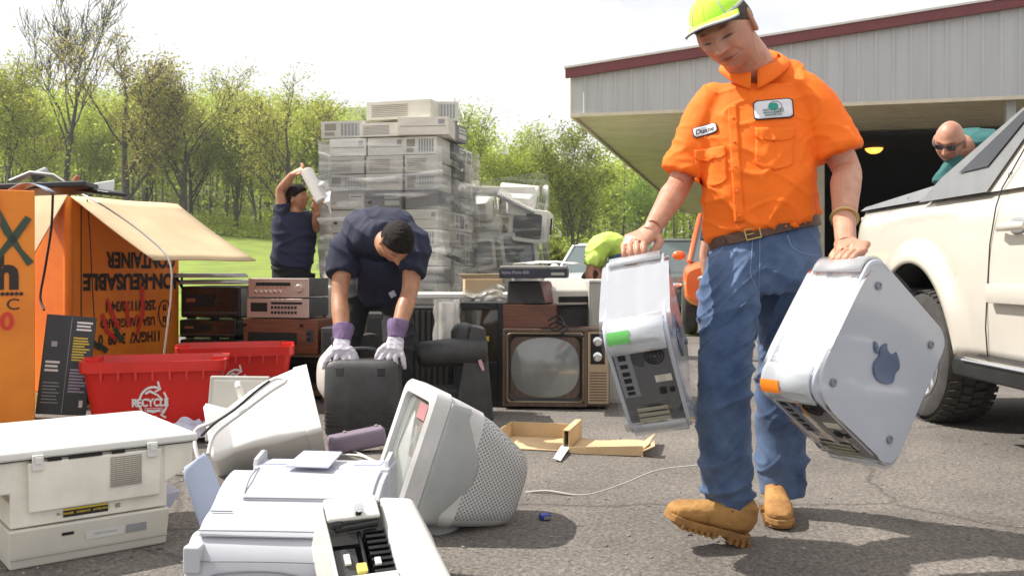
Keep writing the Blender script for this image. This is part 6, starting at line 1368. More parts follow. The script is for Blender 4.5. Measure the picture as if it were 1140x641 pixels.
def organic(name, mb, voxel, m, parent, smooth=2, disp=None, colfn=None, world=True, sfac=.5):
    me = bpy.data.meshes.new('tmp'); me.from_pydata([tuple(v) for v in mb.v], [], mb.f); me.update()
    o = bpy.data.objects.new('tmp', me); col.objects.link(o)
    r = o.modifiers.new('r', 'REMESH'); r.mode = 'VOXEL'; r.voxel_size = voxel; r.use_smooth_shade = True
    if smooth: s = o.modifiers.new('s', 'SMOOTH'); s.iterations = smooth; s.factor = sfac
    dg = bpy.context.evaluated_depsgraph_get(); dg.update(); nm = bpy.data.meshes.new_from_object(o.evaluated_get(dg))
    bpy.data.objects.remove(o); bpy.data.meshes.remove(me)
    n = len(nm.vertices); co = np.empty(n * 3); nm.vertices.foreach_get('co', co); co = co.reshape(-1, 3)
    if colfn:
        ca = nm.color_attributes.new('tone', 'FLOAT_COLOR', 'POINT'); cc = np.ones((n, 4)); cc[:, :3] = colfn(co); ca.data.foreach_set('color', cc.reshape(-1))
    if disp:
        no = np.empty(n * 3); nm.vertices.foreach_get('normal', no); no = no.reshape(-1, 3)
        d = np.array([disp(Vector(c), Vector(q)) for c, q in zip(co, no)]); co = co + no * d[:, None]
    if parent is not None:
        iv = np.array(wmat(parent).inverted()); co = co @ iv[:3, :3].T + iv[:3, 3]
    nm.vertices.foreach_set('co', co.reshape(-1)); nm.update(); nm.name = name
    nm.polygons.foreach_set('use_smooth', [True] * len(nm.polygons)); nm.materials.clear(); nm.materials.append(m)
    o = bpy.data.objects.new(name, nm); col.objects.link(o); o.parent = parent; return o
def bvh_of(o):
    M = wmat(o); return BVHTree.FromPolygons([M @ v.co for v in o.data.vertices], [tuple(p.vertices) for p in o.data.polygons])
def on_surface(bvh, vs2, FR, d, cast=.5):
    """lay flat figures on a curved surface: FR local xy is the figure's plane, -z is the direction it is pressed"""
    out = []; n = (FR.to_3x3() @ Vector((0, 0, 1))).normalized()
    for x, y in vs2:
        p = FR @ Vector((x, y, cast)); h = bvh.ray_cast(p, -n)
        out.append((h[0] + n * d) if h[0] is not None else (FR @ Vector((x, y, 0))))
    return out
def patch(name, bvh, poly, FR, d, m, parent, nx=14, ny=10, thick=.002, inside=None):
    x0, x1 = min(p[0] for p in poly), max(p[0] for p in poly); y0, y1 = min(p[1] for p in poly), max(p[1] for p in poly)
    cx = [x0 + (x1 - x0) * i / nx for i in range(nx + 1)]; 
    def ext(y):
        xs = []; n = len(poly)
        for i in range(n):
            a, b = poly[i], poly[(i + 1) % n]
            if (a[1] - y) * (b[1] - y) <= 0 and a[1] != b[1]: xs.append(a[0] + (b[0] - a[0]) * (y - a[1]) / (b[1] - a[1]))
        return (min(xs), max(xs)) if len(xs) > 1 else (x0, x1)
    pts = []
    for j in range(ny + 1):
        y = y0 + (y1 - y0) * (j + 0.0) / ny; yy = min(max(y, y0 + 1e-5), y1 - 1e-5); a, b = ext(yy)
        for i in range(nx + 1): pts.append((a + (b - a) * i / nx, y))
    vs = on_surface(bvh, pts, FR, d); mb = MB(); mb.add(vs, [(j * (nx + 1) + i, j * (nx + 1) + i + 1, (j + 1) * (nx + 1) + i + 1, (j + 1) * (nx + 1) + i) for j in range(ny) for i in range(nx)])
    return mb.build(name, m, parent, smooth=60, world=True, solid=thick)
def ink(name, bvh, vs, fs, FR, d, m, parent):
    mb = MB(); mb.add(on_surface(bvh, [(v[0], v[1]) for v in vs], FR, d), fs); return mb.build(name, m, parent, world=True)

g = lambda v, c, s: math.exp(-((v - c) / s) ** 2)
def head_mesh(mb, M, s=1.0, full=.0, nose=1, n=120, k=110):
    vs = []
    for i in range(k + 1):
        b = math.pi * i / k
        for j in range(n):
            a = 2 * math.pi * j / n; d = Vector((math.sin(b) * math.cos(a), math.sin(b) * math.sin(a), -math.cos(b)))
            x, y, z = d.x * .076, d.y * (.094 if d.y < 0 else .104), d.z * .120
            low = max(0, -d.z)
            x *= 1 - (.24 - full * .14) * low ** 1.3
            if d.y > 0: y *= 1 - .45 * low ** 1.2
            else: y *= 1 - .07 * low
            if d.z < -.55 and d.y < .2: z += .010 * (-.55 - d.z)
            if d.z > 0: x *= 1 + .04 * math.sin(d.z * 3.14)
            if d.y < 0:
                f = min(1, -d.y * 2.4); w = 0
                prof = max(0, min(1, (.026 - z) / .050)) if z > -.026 else max(0, 1 - (-.026 - z) / .010)
                w += nose * (.028 * math.exp(-(x / (.0095 + .005 * prof)) ** 2) * prof + .012 * math.exp(-(x / .018) ** 2) * g(z, -.027, .008))
                w += .0095 * g(z, .032, .010) * math.exp(-(x / .050) ** 2) - .017 * g(abs(x), .031, .014) * g(z, .014, .011) + .0095 * g(abs(x), .031, .0115) * g(z, .010, .0085)
                w += (.005 + .004 * full) * g(abs(x), .042, .018) * g(z, -.020, .019) + math.exp(-(x / .024) ** 2) * (.0075 * g(z, -.0535, .0055) + .0075 * g(z, -.0655, .006)) - .0075 * math.exp(-(x / .027) ** 2) * g(z, -.0590, .0026)
                w += .009 * math.exp(-(x / .023) ** 2) * g(z, -.093, .014) - .003 * math.exp(-(x / .03) ** 2) * g(z, -.077, .006) - .0045 * g(abs(x), .030 + max(0, (-.03 - z)) * .35, .0045) * g(z, -.045, .016)
                w -= .005 * g(abs(x), .031, .014) * g(z, .0035, .0022)
                y -= w * f
            vs.append(M @ (Vector((x, y, z)) * s))
    fs = [(i * n + j, i * n + (j + 1) % n, (i + 1) * n + (j + 1) % n, (i + 1) * n + j) for i in range(k) for j in range(n)]
    fs += [tuple(range(n - 1, -1, -1)), tuple(range(k * n, (k + 1) * n))]
    mb.add(vs, fs)
    for sx in (-1, 1):          # ears
        E = M @ Matrix.Translation(Vector((sx * .077, .012, -.004)) * s) @ Matrix.Rotation(R(sx * 22), 4, 'Z') @ Matrix.Rotation(R(-10), 4, 'X')
        mb.loft([Vector((sx * .002, .017 * math.cos(a) * s, .031 * math.sin(a) * s)) for a in [R(q) for q in range(0, 361, 24)]], .0068 * s, 8, M=E)
        mb.sphere((0, 0, 0), (.006 * s, .014 * s, .026 * s), 12, 8, M=E); mb.sphere((0, -.004, -.026), (.006 * s, .009 * s, .010 * s), 10, 7, M=E)
def face_tone(M, s=1.0, stub=.25, lids=True, brow=(.45, .33, .25), bw=.0042):
    iv = np.array(M.inverted())
    def fn(co):
        q = (co @ iv[:3, :3].T + iv[:3, 3]) / s; x, y, z = q[:, 0], q[:, 1], q[:, 2]; t = np.ones((len(co), 3))
        near = (np.abs(x) < .10) & (y < .0) & (y > -.15) & (np.abs(z) < .13); G_ = lambda v, c, s_: np.exp(-((v - c) / s_) ** 2)
        def mul(w, c):
            w = np.clip(w, 0, 1) * near
            for i in range(3): t[:, i] *= (1 - w) + w * c[i]
        mul(1.0 * G_(x, 0, .021) * (G_(z, -.0535, .004) + G_(z, -.065, .0045)), (.80, .50, .52)); mul(1.2 * G_(x, 0, .026) * G_(z, -.0592, .0022), (.35, .18, .16))
        mul(.7 * G_(np.abs(x), .045, .018) * G_(z, -.022, .020), (1.0, .76, .74)); mul(.7 * G_(x, 0, .017) * G_(z, -.028, .014), (1.0, .76, .72))
        mul(1.0 * G_(np.abs(x), .032, .016) * G_(z, .0335 - .05 * (np.abs(x) - .032) ** 2 / .01, bw), brow)
        mul(stub * np.clip((-.035 - z) / .02, 0, 1) * (1 - .7 * G_(x, 0, .02) * G_(z, -.058, .012)), (.74, .70, .70))
        if lids:
            zl = .0045 - 6 * (np.abs(x) - .031) ** 2; mul(1.6 * G_(np.abs(x), .031, .0135) * G_(z, zl, .0026), (.12, .07, .05)); mul(.55 * G_(np.abs(x), .031, .018) * G_(z, .012, .012), (.70, .55, .52)); mul(.5 * G_(np.abs(x), .031, .012) * G_(z, .019, .0022), (.62, .5, .48))  # dark lash line, then socket and eyelid-crease shade painted into the skin tone
        for sx in (-1, 1): mul(1.0 * G_(x, sx * .0085, .0035) * G_(z, -.0345, .0028), (.35, .2, .17))
        return t
    return fn
def limb(mb, pts, rad, n=20, side=None): mb.loft(smooth_path(pts, 4), interp(rad, 4), n, side=side)
def interp(rad, k):
    out = []
    for i in range(len(rad) - 1):
        a, b = rad[i], rad[i + 1]; a = a if isinstance(a, tuple) else (a, a); b = b if isinstance(b, tuple) else (b, b)
        for j in range(k):
            t = j / k; t = t * t * (3 - 2 * t) * .5 + t * .5; out.append((a[0] + (b[0] - a[0]) * t, a[1] + (b[1] - a[1]) * t))
    b = rad[-1]; out.append(b if isinstance(b, tuple) else (b, b)); return out
def hand(mb, c, across, back, up, wrist, s=1.0, fr=.0096, barr=.014, grip=1.0, splay=0):
    """closed hand round a bar through c; across runs index -> little finger, back is where the back of the hand faces"""
    across = Vector(across).normalized(); up = Vector(up); up = (up - across * up.dot(across)).normalized(); back = Vector(back); back = (back - across * back.dot(across) - up * back.dot(up)).normalized()
    K = []
    for i, (ln, rr, kz) in enumerate(((1.0, 1.0, 0), (1.08, 1.04, .004), (1.0, .98, .001), (.82, .86, -.006))):
        o = across * ((i - 1.5) * .0215 * s); k0 = c + o + up * (.038 + kz) * s + back * (.010) * s; K.append(k0)
        sp = across * splay * (i - 1.5) * .012
        pts = [k0 + up * .018 * s - back * .004 * s, k0, k0 - up * .020 * s * ln + back * .010 * s + sp, k0 - up * .043 * s * ln + back * .009 * s + sp * 1.4, c + o * .98 - up * (.022 * ln) * s - back * .006 * s + sp * 1.6, c + o * .97 - up * (.020 * ln) * s * grip - back * .022 * s + sp * 1.6]
        mb.loft(smooth_path(pts, 4), interp([fr * s * rr * q for q in (1.15, 1.16, 1.0, 1.07, .95, .80)], 4), 12)
        mb.sphere(tuple(k0), fr * 1.25 * s, 10, 7)
    kc = (K[1] + K[2]) / 2; pa = wrist.lerp(kc, .45) - back * .002
    mb.loft([wrist + (wrist - kc) * .25, wrist, pa, kc + up * .012 * s, kc - up * .004 * s], [(.030 * s, .023 * s), (.032 * s, .022 * s), (.040 * s, .020 * s), (.043 * s, .016 * s), (.040 * s, .012 * s)], 20, side=across, e=2.4)
    tb = wrist.lerp(kc, .35) - across * .030 * s - back * .008 * s
    mb.loft(smooth_path([tb + (wrist - tb) * .3, tb, tb - across * .014 * s - up * .024 * s - back * .006 * s, c - across * .050 * s + up * .006 * s - back * .012 * s, c - across * .040 * s - up * .016 * s - back * .010 * s, c - across * .022 * s - up * .022 * s - back * .006 * s], 4),
            interp([.016 * s, .0165 * s, .0135 * s, .0118 * s, .0115 * s, .009 * s], 4), 12)
def ridged(p, q): v = 1 - abs(noise.noise(Vector((p.x * q[0], p.y * q[1], p.z * q[2])))) * 2.2; return max(0, v) ** 2
def torso(mb, secs, side, e=2.3, n=36): mb.loft(smooth_path([p for p, r in secs], 4), interp([r for p, r in secs], 4), n, side=side, e=e)
def boot(parent, heel, toe, upv, s=1.0, shaft=None):
    """heel and toe are sole points; returns sole + upper as parts"""
    x = (toe - heel).normalized(); z = Vector(upv); z = (z - x * z.dot(x)).normalized(); y = z.cross(x); M = Matrix((x, y, z)).transposed().to_4x4(); M.translation = heel
    L0 = .315 * s
    out = [(0, 0), (.02, .034), (.08, .040), (.14, .040), (.20, .052), (.26, .052), (.295, .038), (.312, .012)]
    poly = [(a * s, b * s) for a, b in out] + [(a * s, -b * .92 * s) for a, b in out[::-1]]
    bo = thing('x', None, None)
    bpy.data.objects.remove(bo)
    mb = MB(); mb.prism(poly, .012 * s, .034 * s, M=M); mb.prism([(a, b) for a, b in [(0, .0), (.004, .030), (.03, .036), (.085, .038), (.085, -.036), (.03, -.034), (.004, -.028)]], -.006 * s, .013 * s, M=M)
    mb.prism([(.135, .036), (.2, .047), (.26, .047), (.29, .034), (.30, 0), (.29, -.03), (.26, -.043), (.2, -.043), (.135, -.034)], 0, .013 * s, M=M)
    up_ = MB(); q = lambda a, b, c: M @ Vector((a * s, b * s, c * s))
    up_.loft([q(.012, 0, .065), q(.035, 0, .072), (q(.09, 0, .075)), q(.15, 0, .066), q(.20, 0, .058), q(.25, 0, .050), q(.288, 0, .044), q(.306, 0, .040)], [(.024, .036), (.036, .044), (.038, .050), (.042, .042), (.050, .034), (.050, .028), (.040, .020), (.020, .012)], 26, side=M.to_3x3() @ Vector((0, 1, 0)), e=2.6)
    sh = shaft if shaft is not None else q(.055, 0, .20)
    up_.loft([q(.05, 0, .05), q(.055, 0, .10), q(.055, 0, .10).lerp(sh, .6), sh], [(.042, .045), (.046, .052), (.046, .052), (.048, .055)], 24, side=M.to_3x3() @ Vector((0, 1, 0)))
    u_ = organic('boot', up_, .006, m_boot, parent, 2, disp=lambda p, n_: .0022 * ridged(p, (30, 30, 60)) - .001)
    so = mb.build('sole', m_sole, u_, bevel=.004, world=True)
    lm = MB()
    for i in range(4):
        a = .115 + i * .026; zz = .110 - i * .017; lm.tube([q(a, -.034, zz - .016), q(a + .008, 0, zz + .004 + .006), q(a, .034, zz - .016)], .0032, 6)
    lm.build('laces', m_leather, u_, world=True)
    lg = MB()
    for i in range(12):
        a = .02 + i * .022
        if .10 < a < .14: continue
        lg.add([q(a, -.052, .0), q(a + .009, -.052, .0), q(a + .009, -.052, .018), q(a, -.052, .018), q(a, .053, .0), q(a + .009, .053, .0), q(a + .009, .053, .018), q(a, .053, .018)], [(3, 2, 1, 0), (4, 5, 6, 7), (0, 1, 5, 4), (1, 2, 6, 5), (2, 3, 7, 6), (3, 0, 4, 7)])
    lg.build('tread', m_sole, so, world=True)
    return u_

# ------------------------------------------------ the walking man in orange
WMN = thing('person', 'man in an orange work shirt, jeans and lime cap carrying two computers', 'person', V(.85, 3.3, 0))
HS = 1.17
HM = Matrix.Rotation(R(-17), 4, 'Y') @ Matrix.Rotation(R(-38), 4, 'Z') @ Matrix.Rotation(R(25), 4, 'X')
HM.translation = P(797, 43, 3.12) - HM.to_3x3() @ V(0, -.088 * HS, .012 * HS)
S1, E1, W1 = P(785, 125, 3.36), P(757, 204, 3.34), P(727, 253, 3.17)
S2, E2, W2 = P(902, 107, 3.27), P(942, 188, 3.22), P(940, 248, 2.98)
SIDE = Vector((.96, -.26, .03))
sk_ = MB(); head_mesh(sk_, HM, HS, full=1.35)
sk_.loft(smooth_path([HM @ V(0, .028, -.045), HM @ V(0, .030, -.085), P(839, 78, 3.33), P(843, 98, 3.36)], 4), interp([.074, .076, .078, .088], 4), 24)
torso(sk_, [(P(846, 98, 3.36), (.09, .07)), (P(844, 122, 3.35), (.16, .09)), (P(840, 170, 3.32), (.18, .11)), (P(848, 262, 3.33), (.165, .11))], SIDE)
limb(sk_, [S1, S1.lerp(E1, .5), E1, E1.lerp(W1, .3), E1.lerp(W1, .7), W1], [.055, .050, .043, .046, .037, .030])
limb(sk_, [S2, S2.lerp(E2, .5), E2, E2.lerp(W2, .3), E2.lerp(W2, .7), W2], [.060, .055, .047, .050, .041, .034])
# grips: bar centres come from the towers' front-top handles
def handle_pt(D, Hv, C):
    z = Vector(Hv).normalized(); x = -Vector(D); x = (x - z * x.dot(z)).normalized(); y = z.cross(x); k = .075 * 0 + 1
    p = C + x * (.42 / 2 - .050 + .074 * .707) + z * (.39 / 2 - .050 + .074 * .707); return p, y, (x + z).normalized()
hp1, hy1, hd1 = handle_pt(LD, LH, LC_); hp2, hy2, hd2 = handle_pt(RD, RH, RC)
if hy1.x > 0: hy1 = -hy1                     # right hand: index medial (image right) -> little finger to the left
if hy2.x < 0: hy2 = -hy2
W1 = W1; 
hand(sk_, hp1 + V(0, 0, .000), hy1, Vector((-.25, -1, .15)), (W1 - hp1), hp1 + (W1 - hp1).normalized() * .105, 1.06)
hand(sk_, hp2 + V(0, 0, .000), hy2, Vector((-.2, -1, .15)), (W2 - hp2), hp2 + (W2 - hp2).normalized() * .105, 1.08)
sk_.loft([W1, hp1 + (W1 - hp1).normalized() * .10], [.030, .029], 16); sk_.loft([W2, hp2 + (W2 - hp2).normalized() * .10], [.034, .031], 16)
bd = organic('body', sk_, .0025, m_skin, WMN, 1, colfn=face_tone(HM, HS, stub=.45, brow=(.16, .10, .07), bw=.0058))
# hair under the cap
hb = MB()
def hairf(M, s, lo_front, lo_back, off=.004, top=1.0):
    def fn(u, v):
        a = 2 * math.pi * u; d0 = (math.sin(a) * 1, -math.cos(a)); fr_ = (1 + math.cos(a)) / 2      # 1 at the front
        zmin = lo_back + (lo_front - lo_back) * (fr_ ** .8); th0 = math.acos(max(-1, min(1, zmin))); b = th0 * v + 1e-3
        d = Vector((math.sin(b) * math.sin(a), -math.sin(b) * math.cos(a), math.cos(b))); x, y, z = d.x * .076, d.y * (.094 if d.y < 0 else .104), d.z * .120
        low = max(0, -d.z); x *= 1 - .18 * low; y *= (1 - .45 * low ** 1.2) if d.y > 0 else 1
        o = off * (1 + .6 * noise.noise(Vector((a * 3, b * 6, 1)))) * (1 if v < .92 else .3); return M @ ((Vector((x, y, z)) + d * o) * s)
    return fn
one(lambda m: m.grid(hairf(HM, HS, .40, -.55, .006), 64, 30), 'hair', m_hair, WMN, smooth=60, world=True, solid=.003)
# cap
def capf(u, v):
    a = 2 * math.pi * u; b = v * R(74); d = Vector((math.sin(b) * math.sin(a), -math.sin(b) * math.cos(a), math.cos(b)))
    seam = .0012 * abs(math.sin(a * 3)); return HM @ ((Vector((d.x * .086, d.y * .104, d.z * .098 + .030)) - d * seam) * HS)
cp = one(lambda m: m.grid(capf, 72, 24), 'cap', m_cap, WMN, smooth=60, world=True, solid=.003)
def brimf(u, v):
    a = (u - .5) * R(132); r0 = 1.0; bx, by = .084 * math.sin(a), -.101 * math.cos(a); L_ = .066 * math.cos(a * 1.18) ** .5 if abs(a) < R(76) else 0
    x, y = bx * (1 + .10 * v), by - L_ * v; z = .070 + .004 * v - 4.5 * x * x * (.6 + .4 * v)
    return HM @ (Vector((x, y, z)) * HS)
one(lambda m: m.grid(lambda u, v: brimf(u, v * .80), 30, 12), 'brim', m_cap, cp, smooth=60, world=True, solid=.004)
one(lambda m: m.grid(lambda u, v: brimf(u, .78 + v * .22) + HM.to_3x3() @ V(0, 0, .0012), 30, 4), 'brim_edge', m_capg, cp, smooth=60, world=True, solid=.006)
one(lambda m: m.grid(lambda u, v: brimf(u, v) - HM.to_3x3() @ V(0, 0, .0045), 30, 10), 'brim_underside', m_capd, cp, smooth=60, world=True)
one(lambda m: m.grid(lambda u, v: capf(.5 + (u - .5) * 1.0 + .5, .93 + .07 * v) + (capf(u + .0, .9) - HM.to_translation()).normalized() * .0 , 40, 2), 'cap_band', m_capg, cp, smooth=60, world=True, solid=.005)
one(lambda m: [m.tube([capf(u0, v / 12) + (capf(u0, v / 12) - HM.to_translation()).normalized() * .002 for v in range(1, 13)], .0022, 6) for u0 in (.11, .89)], 'cap_piping', m_capg, cp, world=True, smooth=60)

# shirt
BS = (SIDE + V(0, 0, .20)).normalized(); bc0 = P(850, 259, 3.325); bup = (Z_ - BS * Z_.dot(BS)).normalized()
sh = MB()
torso(sh, [(P(842, 79, 3.315), (.074, .064)), (P(846, 86, 3.335), (.108, .080)), (P(850, 94, 3.35), (.150, .098)), (P(850, 106, 3.35), (.186, .115)), (P(845, 125, 3.335), (.200, .126)), (P(842, 150, 3.32), (.202, .130)), (P(843, 195, 3.30), (.195, .130)), (P(846, 228, 3.31), (.197, .138)), (bc0 + bup * .048, (.202, .144)), (bc0 + bup * .022, (.194, .134)), (bc0 + bup * .012, (.186, .126))], SIDE, e=2.4)
sh.loft(smooth_path([P(806, 108, 3.36), P(792, 116, 3.36), S1.lerp(E1, .12), S1.lerp(E1, .45), S1.lerp(E1, .88)], 5), interp([(.060, .070), (.068, .078), (.072, .078), (.074, .076), (.080, .076)], 5), 26)
sh.loft(smooth_path([P(878, 96, 3.31), P(893, 102, 3.29), S2.lerp(E2, .12), S2.lerp(E2, .45), S2.lerp(E2, .80)], 5), interp([(.060, .070), (.070, .080), (.076, .082), (.080, .082), (.088, .084)], 5), 26)
def crease(p, q, k=5): v = 1 - abs(noise.noise(Vector((p.x * q[0], p.y * q[1], p.z * q[2])))) * 3.0; return max(0, v) ** k
def shirt_disp(p, n):
    zz = p.z; w = max(0, min(1, (1.42 - zz) / .30)); q = noise.noise(p * 3) * .06; c = p.x - .84
    f = .011 * crease(Vector((p.x + q, p.y, p.z + .6 * c)), (8, 8, 3.5), 2) * (.15 + .85 * w)
    f += .010 * crease(Vector((p.x, p.y, p.z - .9 * abs(c) + q)), (3, 3, 10), 2) * (.2 + .8 * w)
    f += .006 * crease(p + V(7, 2, 3), (9, 9, 12), 3) + .003 * noise.noise(p * 14)
    arm = max(0, min(1, (abs(c) - .19) / .05)) * max(0, min(1, (1.50 - zz) / .1)); f += arm * .006 * crease(p + V(3, 1, 2), (4, 4, 15), 3)
    return f - .003
shirt = organic('shirt', sh, .0065, m_oshirt, WMN, 9, disp=shirt_disp); sb = bvh_of(shirt)
fwd = SIDE.cross(Z_).normalized()
if fwd.y > 0: fwd = -fwd
FR = lambda px, py, roll=0: Matrix.Translation(P(px, py, 3.18)) @ Matrix((SIDE.normalized(), (-fwd).cross(SIDE).normalized() * (1 if ((-fwd).cross(SIDE)).z > 0 else -1), fwd)).transposed().to_4x4() @ Matrix.Rotation(R(roll), 4, 'Z')
def rrp(w, h, r): return rrect(w, h, r, 5)
m_pw = mat('white_patch', (.72, .73, .78), rough=.8); m_tealp = mat('teal_print', (.02, .32, .25), rough=.7); m_pgr = mat('grey_green_print', (.10, .20, .18), rough=.7)
def pocket(px, py, w, h, roll, nm='pocket'):
    F_ = FR(px, py, roll); pk = patch(nm, sb, [(-w / 2, h / 2), (w / 2, h / 2), (w / 2, -h * .38), (0, -h / 2), (-w / 2, -h * .38)], F_, .002, m_oshirt, shirt, 12, 12, .004)
    patch('flap', sb, [(-w / 2 - .002, h / 2 + .010), (w / 2 + .002, h / 2 + .010), (w / 2 + .002, h * .30), (0, h * .22), (-w / 2 - .002, h * .30)], F_, .006, m_oshirt, pk, 12, 6, .004)
    vs, fs = [], []
    patch('button', sb, [(.006 * math.cos(R(a)), h * .28 + .006 * math.sin(R(a))) for a in range(0, 360, 45)], F_, .010, mat('orange_button', (.85, .17, .01), rough=.3), pk, 4, 4, .003)
pocket(862, 168, .125, .135, -3); pocket(791, 186, .105, .125, 3)
# placket and buttons
F_ = FR(818, 170, 2); patch('placket', sb, [(-.016, .17), (.016, .17), (.016, -.235), (-.016, -.235)], F_, .003, m_oshirt, shirt, 4, 40, .004)
for i in range(5): patch('button', sb, [(.0058 * math.cos(R(a)), .125 - i * .085 + .0058 * math.sin(R(a))) for a in range(0, 360, 45)], F_, .008, MATS['orange_button'], shirt, 4, 4, .003)
# patches with their marks
F_ = FR(861, 121, 2)
pb = patch('logo_patch', sb, rrp(.132, .070, .012), F_, .005, m_ink, shirt, 16, 12, .002); patch('patch_face', sb, rrp(.124, .062, .010), F_, .0085, m_pw, pb, 16, 12, .002)
def inks(nm, pts_list, w, F_, m, d=.0115):
    mb = MB()
    for pts in pts_list:
        k = len(pts); v2 = []
        for i, p in enumerate(pts):
            a, b = Vector(pts[max(i - 1, 0)]), Vector(pts[min(i + 1, k - 1)]); t = (b - a).normalized(); nn = Vector((-t.y, t.x)); v2 += [tuple(Vector(p) + nn * w / 2), tuple(Vector(p) - nn * w / 2)]
        mb.add(on_surface(sb, v2, F_, d), [(2 * i, 2 * i + 1, 2 * i + 3, 2 * i + 2) for i in range(k - 1)])
    return mb.build(nm, m, pb, world=True)
inks('globe_emblem', [[(-.014 + .0, .012 + i * .0), (.016, .012)] for i in range(1)] + [arc(.0, .008, r, 0, 360, 20, r * .78) for r in (.004, .009, .014)], .0052, F_, m_tealp)
inks('ring', [arc(.006, .006, .022, -60, 150, 20, .020)], .0018, F_, m_ink, .012)
for tx, zz_, sz in (('RECYCLING', -.003, .011), ('MANAGEMENT', -.0125, .0085), ('SERVICES INC', -.021, .008)):
    vs, fs = text_geo(tx, sz, .0003); ink('lettering', sb, [(v[0] * 1.15, v[1] + zz_, 0) for v in vs], fs, F_, .0125, m_pgr, pb)
F2_ = FR(783, 141, 12); nb = patch('name_patch', sb, rrp(.086, .038, .010), F2_, .005, m_ink, shirt, 12, 8, .002); patch('patch_face', sb, rrp(.079, .031, .008), F2_, .0085, m_pw, nb, 12, 8, .002)
vs, fs = text_geo('Duane', .024, .0004); ink('lettering', sb, [(v[0] + v[1] * .25, v[1], 0) for v in vs], fs, F2_, .012, m_ink, nb)
# collar: two points and a stand
nk = P(840, 73, 3.34)
def collar(sgn):
    def fn(u, v):
        a = R(5 + 152 * u) * sgn; base = nk + SIDE.normalized() * math.sin(a) * .078 + fwd * math.cos(a) * .082 + V(0, 0, -.045 + .095 * (1 - math.cos(a)) * .5)
        o = (SIDE.normalized() * math.sin(a) + fwd * math.cos(a)); ln = .035 + .032 * max(0, 1 - u * 2.4)
        return base + o * (.012 + .030 * v + .012 * math.sin(3.14 * v)) * (1) + V(0, 0, .022 - ln * v * 1.0 - .018 * v * max(0, 1 - u * 3))
    return fn
for sgn in (-1, 1): one(lambda m: m.grid(collar(sgn), 20, 8), 'collar', m_oshirt, shirt, smooth=60, world=True, solid=.005)
one(lambda m: m.grid(lambda u, v: nk + SIDE.normalized() * math.sin(R(10 + 340 * u)) * .076 + fwd * math.cos(R(10 + 340 * u)) * .080 + V(0, 0, -.050 + .040 * v + .085 * (1 - math.cos(R(10 + 340 * u))) * .5), 40, 3), 'collar_stand', m_oshirt, shirt, smooth=60, world=True, solid=.004)
# sleeve hems
for (S_, E_, f, r) in ((S1, E1, .87, .084), (S2, E2, .79, .0905)):
    c_ = S_.lerp(E_, f); d_ = (E_ - S_).normalized(); one(lambda m: m.loft([c_ - d_ * .012, c_, c_ + d_ * .012], [(r, r * .95)] * 3, 36), 'sleeve_hem', m_oshirt, shirt, smooth=40, world=True) if False else None
# belt
belt = one(lambda m: m.loft([bc0 - bup * .019, bc0 - bup * .017, bc0 + bup * .017, bc0 + bup * .019], [(.192, .132), (.197, .137), (.197, .137), (.192, .132)], 56, side=BS, e=2.5), 'belt', m_leather, WMN, smooth=40, world=True)
FBt = Matrix.Translation(bc0 + fwd * .139 + BS * -.035) @ Matrix((BS, bup, BS.cross(bup))).transposed().to_4x4()
one(lambda m: fr_(m, -.028, .028, -.020, .020, .005, -.004, .003) if False else [m.bx(-.027, .027, .015, .020, .0, .006, M=FBt), m.bx(-.027, .027, -.020, -.015, .0, .006, M=FBt), m.bx(-.027, -.022, -.015, .015, .0, .006, M=FBt), m.bx(.022, .027, -.015, .015, .0, .006, M=FBt), m.bx(-.022, .004, -.002, .002, .001, .006, M=FBt)], 'buckle', mat('brass', (.45, .32, .12), rough=.35, metal=.9), belt, world=True, bevel=.001)
# jeans
jn = MB()
hipc = P(851, 285, 3.325)
torso(jn, [(bc0 - bup * .004, (.182, .122)), (bc0 - bup * .02, (.188, .128)), (hipc, (.192, .138)), (P(850, 310, 3.33), (.188, .138)), (P(850, 326, 3.33), (.150, .115))], BS, e=2.5)
A = [P(817, 290, 3.31), P(811, 350, 3.24), P(808, 400, 3.15), P(806, 430, 3.11), P(806, 470, 3.12), P(808, 520, 3.16), P(811, 552, 3.19), P(812, 567, 3.195)]
limb(jn, A, [(.098, .110), (.099, .106), (.090, .094), (.088, .091), (.090, .093), (.086, .089), (.080, .085), (.078, .083)], 30)
B = [P(884, 288, 3.35), P(878, 350, 3.40), P(874, 400, 3.46), P(871, 440, 3.52), P(870, 480, 3.56), P(870, 515, 3.58), P(871, 540, 3.58), P(871, 550, 3.58)]
limb(jn, B, [(.100, .112), (.108, .114), (.100, .102), (.094, .096), (.094, .096), (.092, .094), (.086, .088), (.084, .086)], 30)
def jean_disp(p, n):
    z = p.z; q = noise.noise(p * 2.5) * .07; c = p.x - .86
    f = .015 * crease(Vector((p.x, p.y, z + q + .5 * abs(c))), (3.5, 3.5, 10), 2) * (.35 + .65 * g(z, .50, .16) + .9 * g(z, .84, .10) + .9 * g(z, .16, .10))
    f += .010 * crease(Vector((p.x, p.y, z - .9 * c + q + 4)), (5, 5, 15), 3) * (.4 + g(z, .80, .12)) + .0015 * noise.noise(p * 18)
    return (f - .004) * (1 if z > .16 else .4)
jeans = organic('jeans', jn, .0062, m_jean, WMN, 5, disp=jean_disp); jb = bvh_of(jeans)
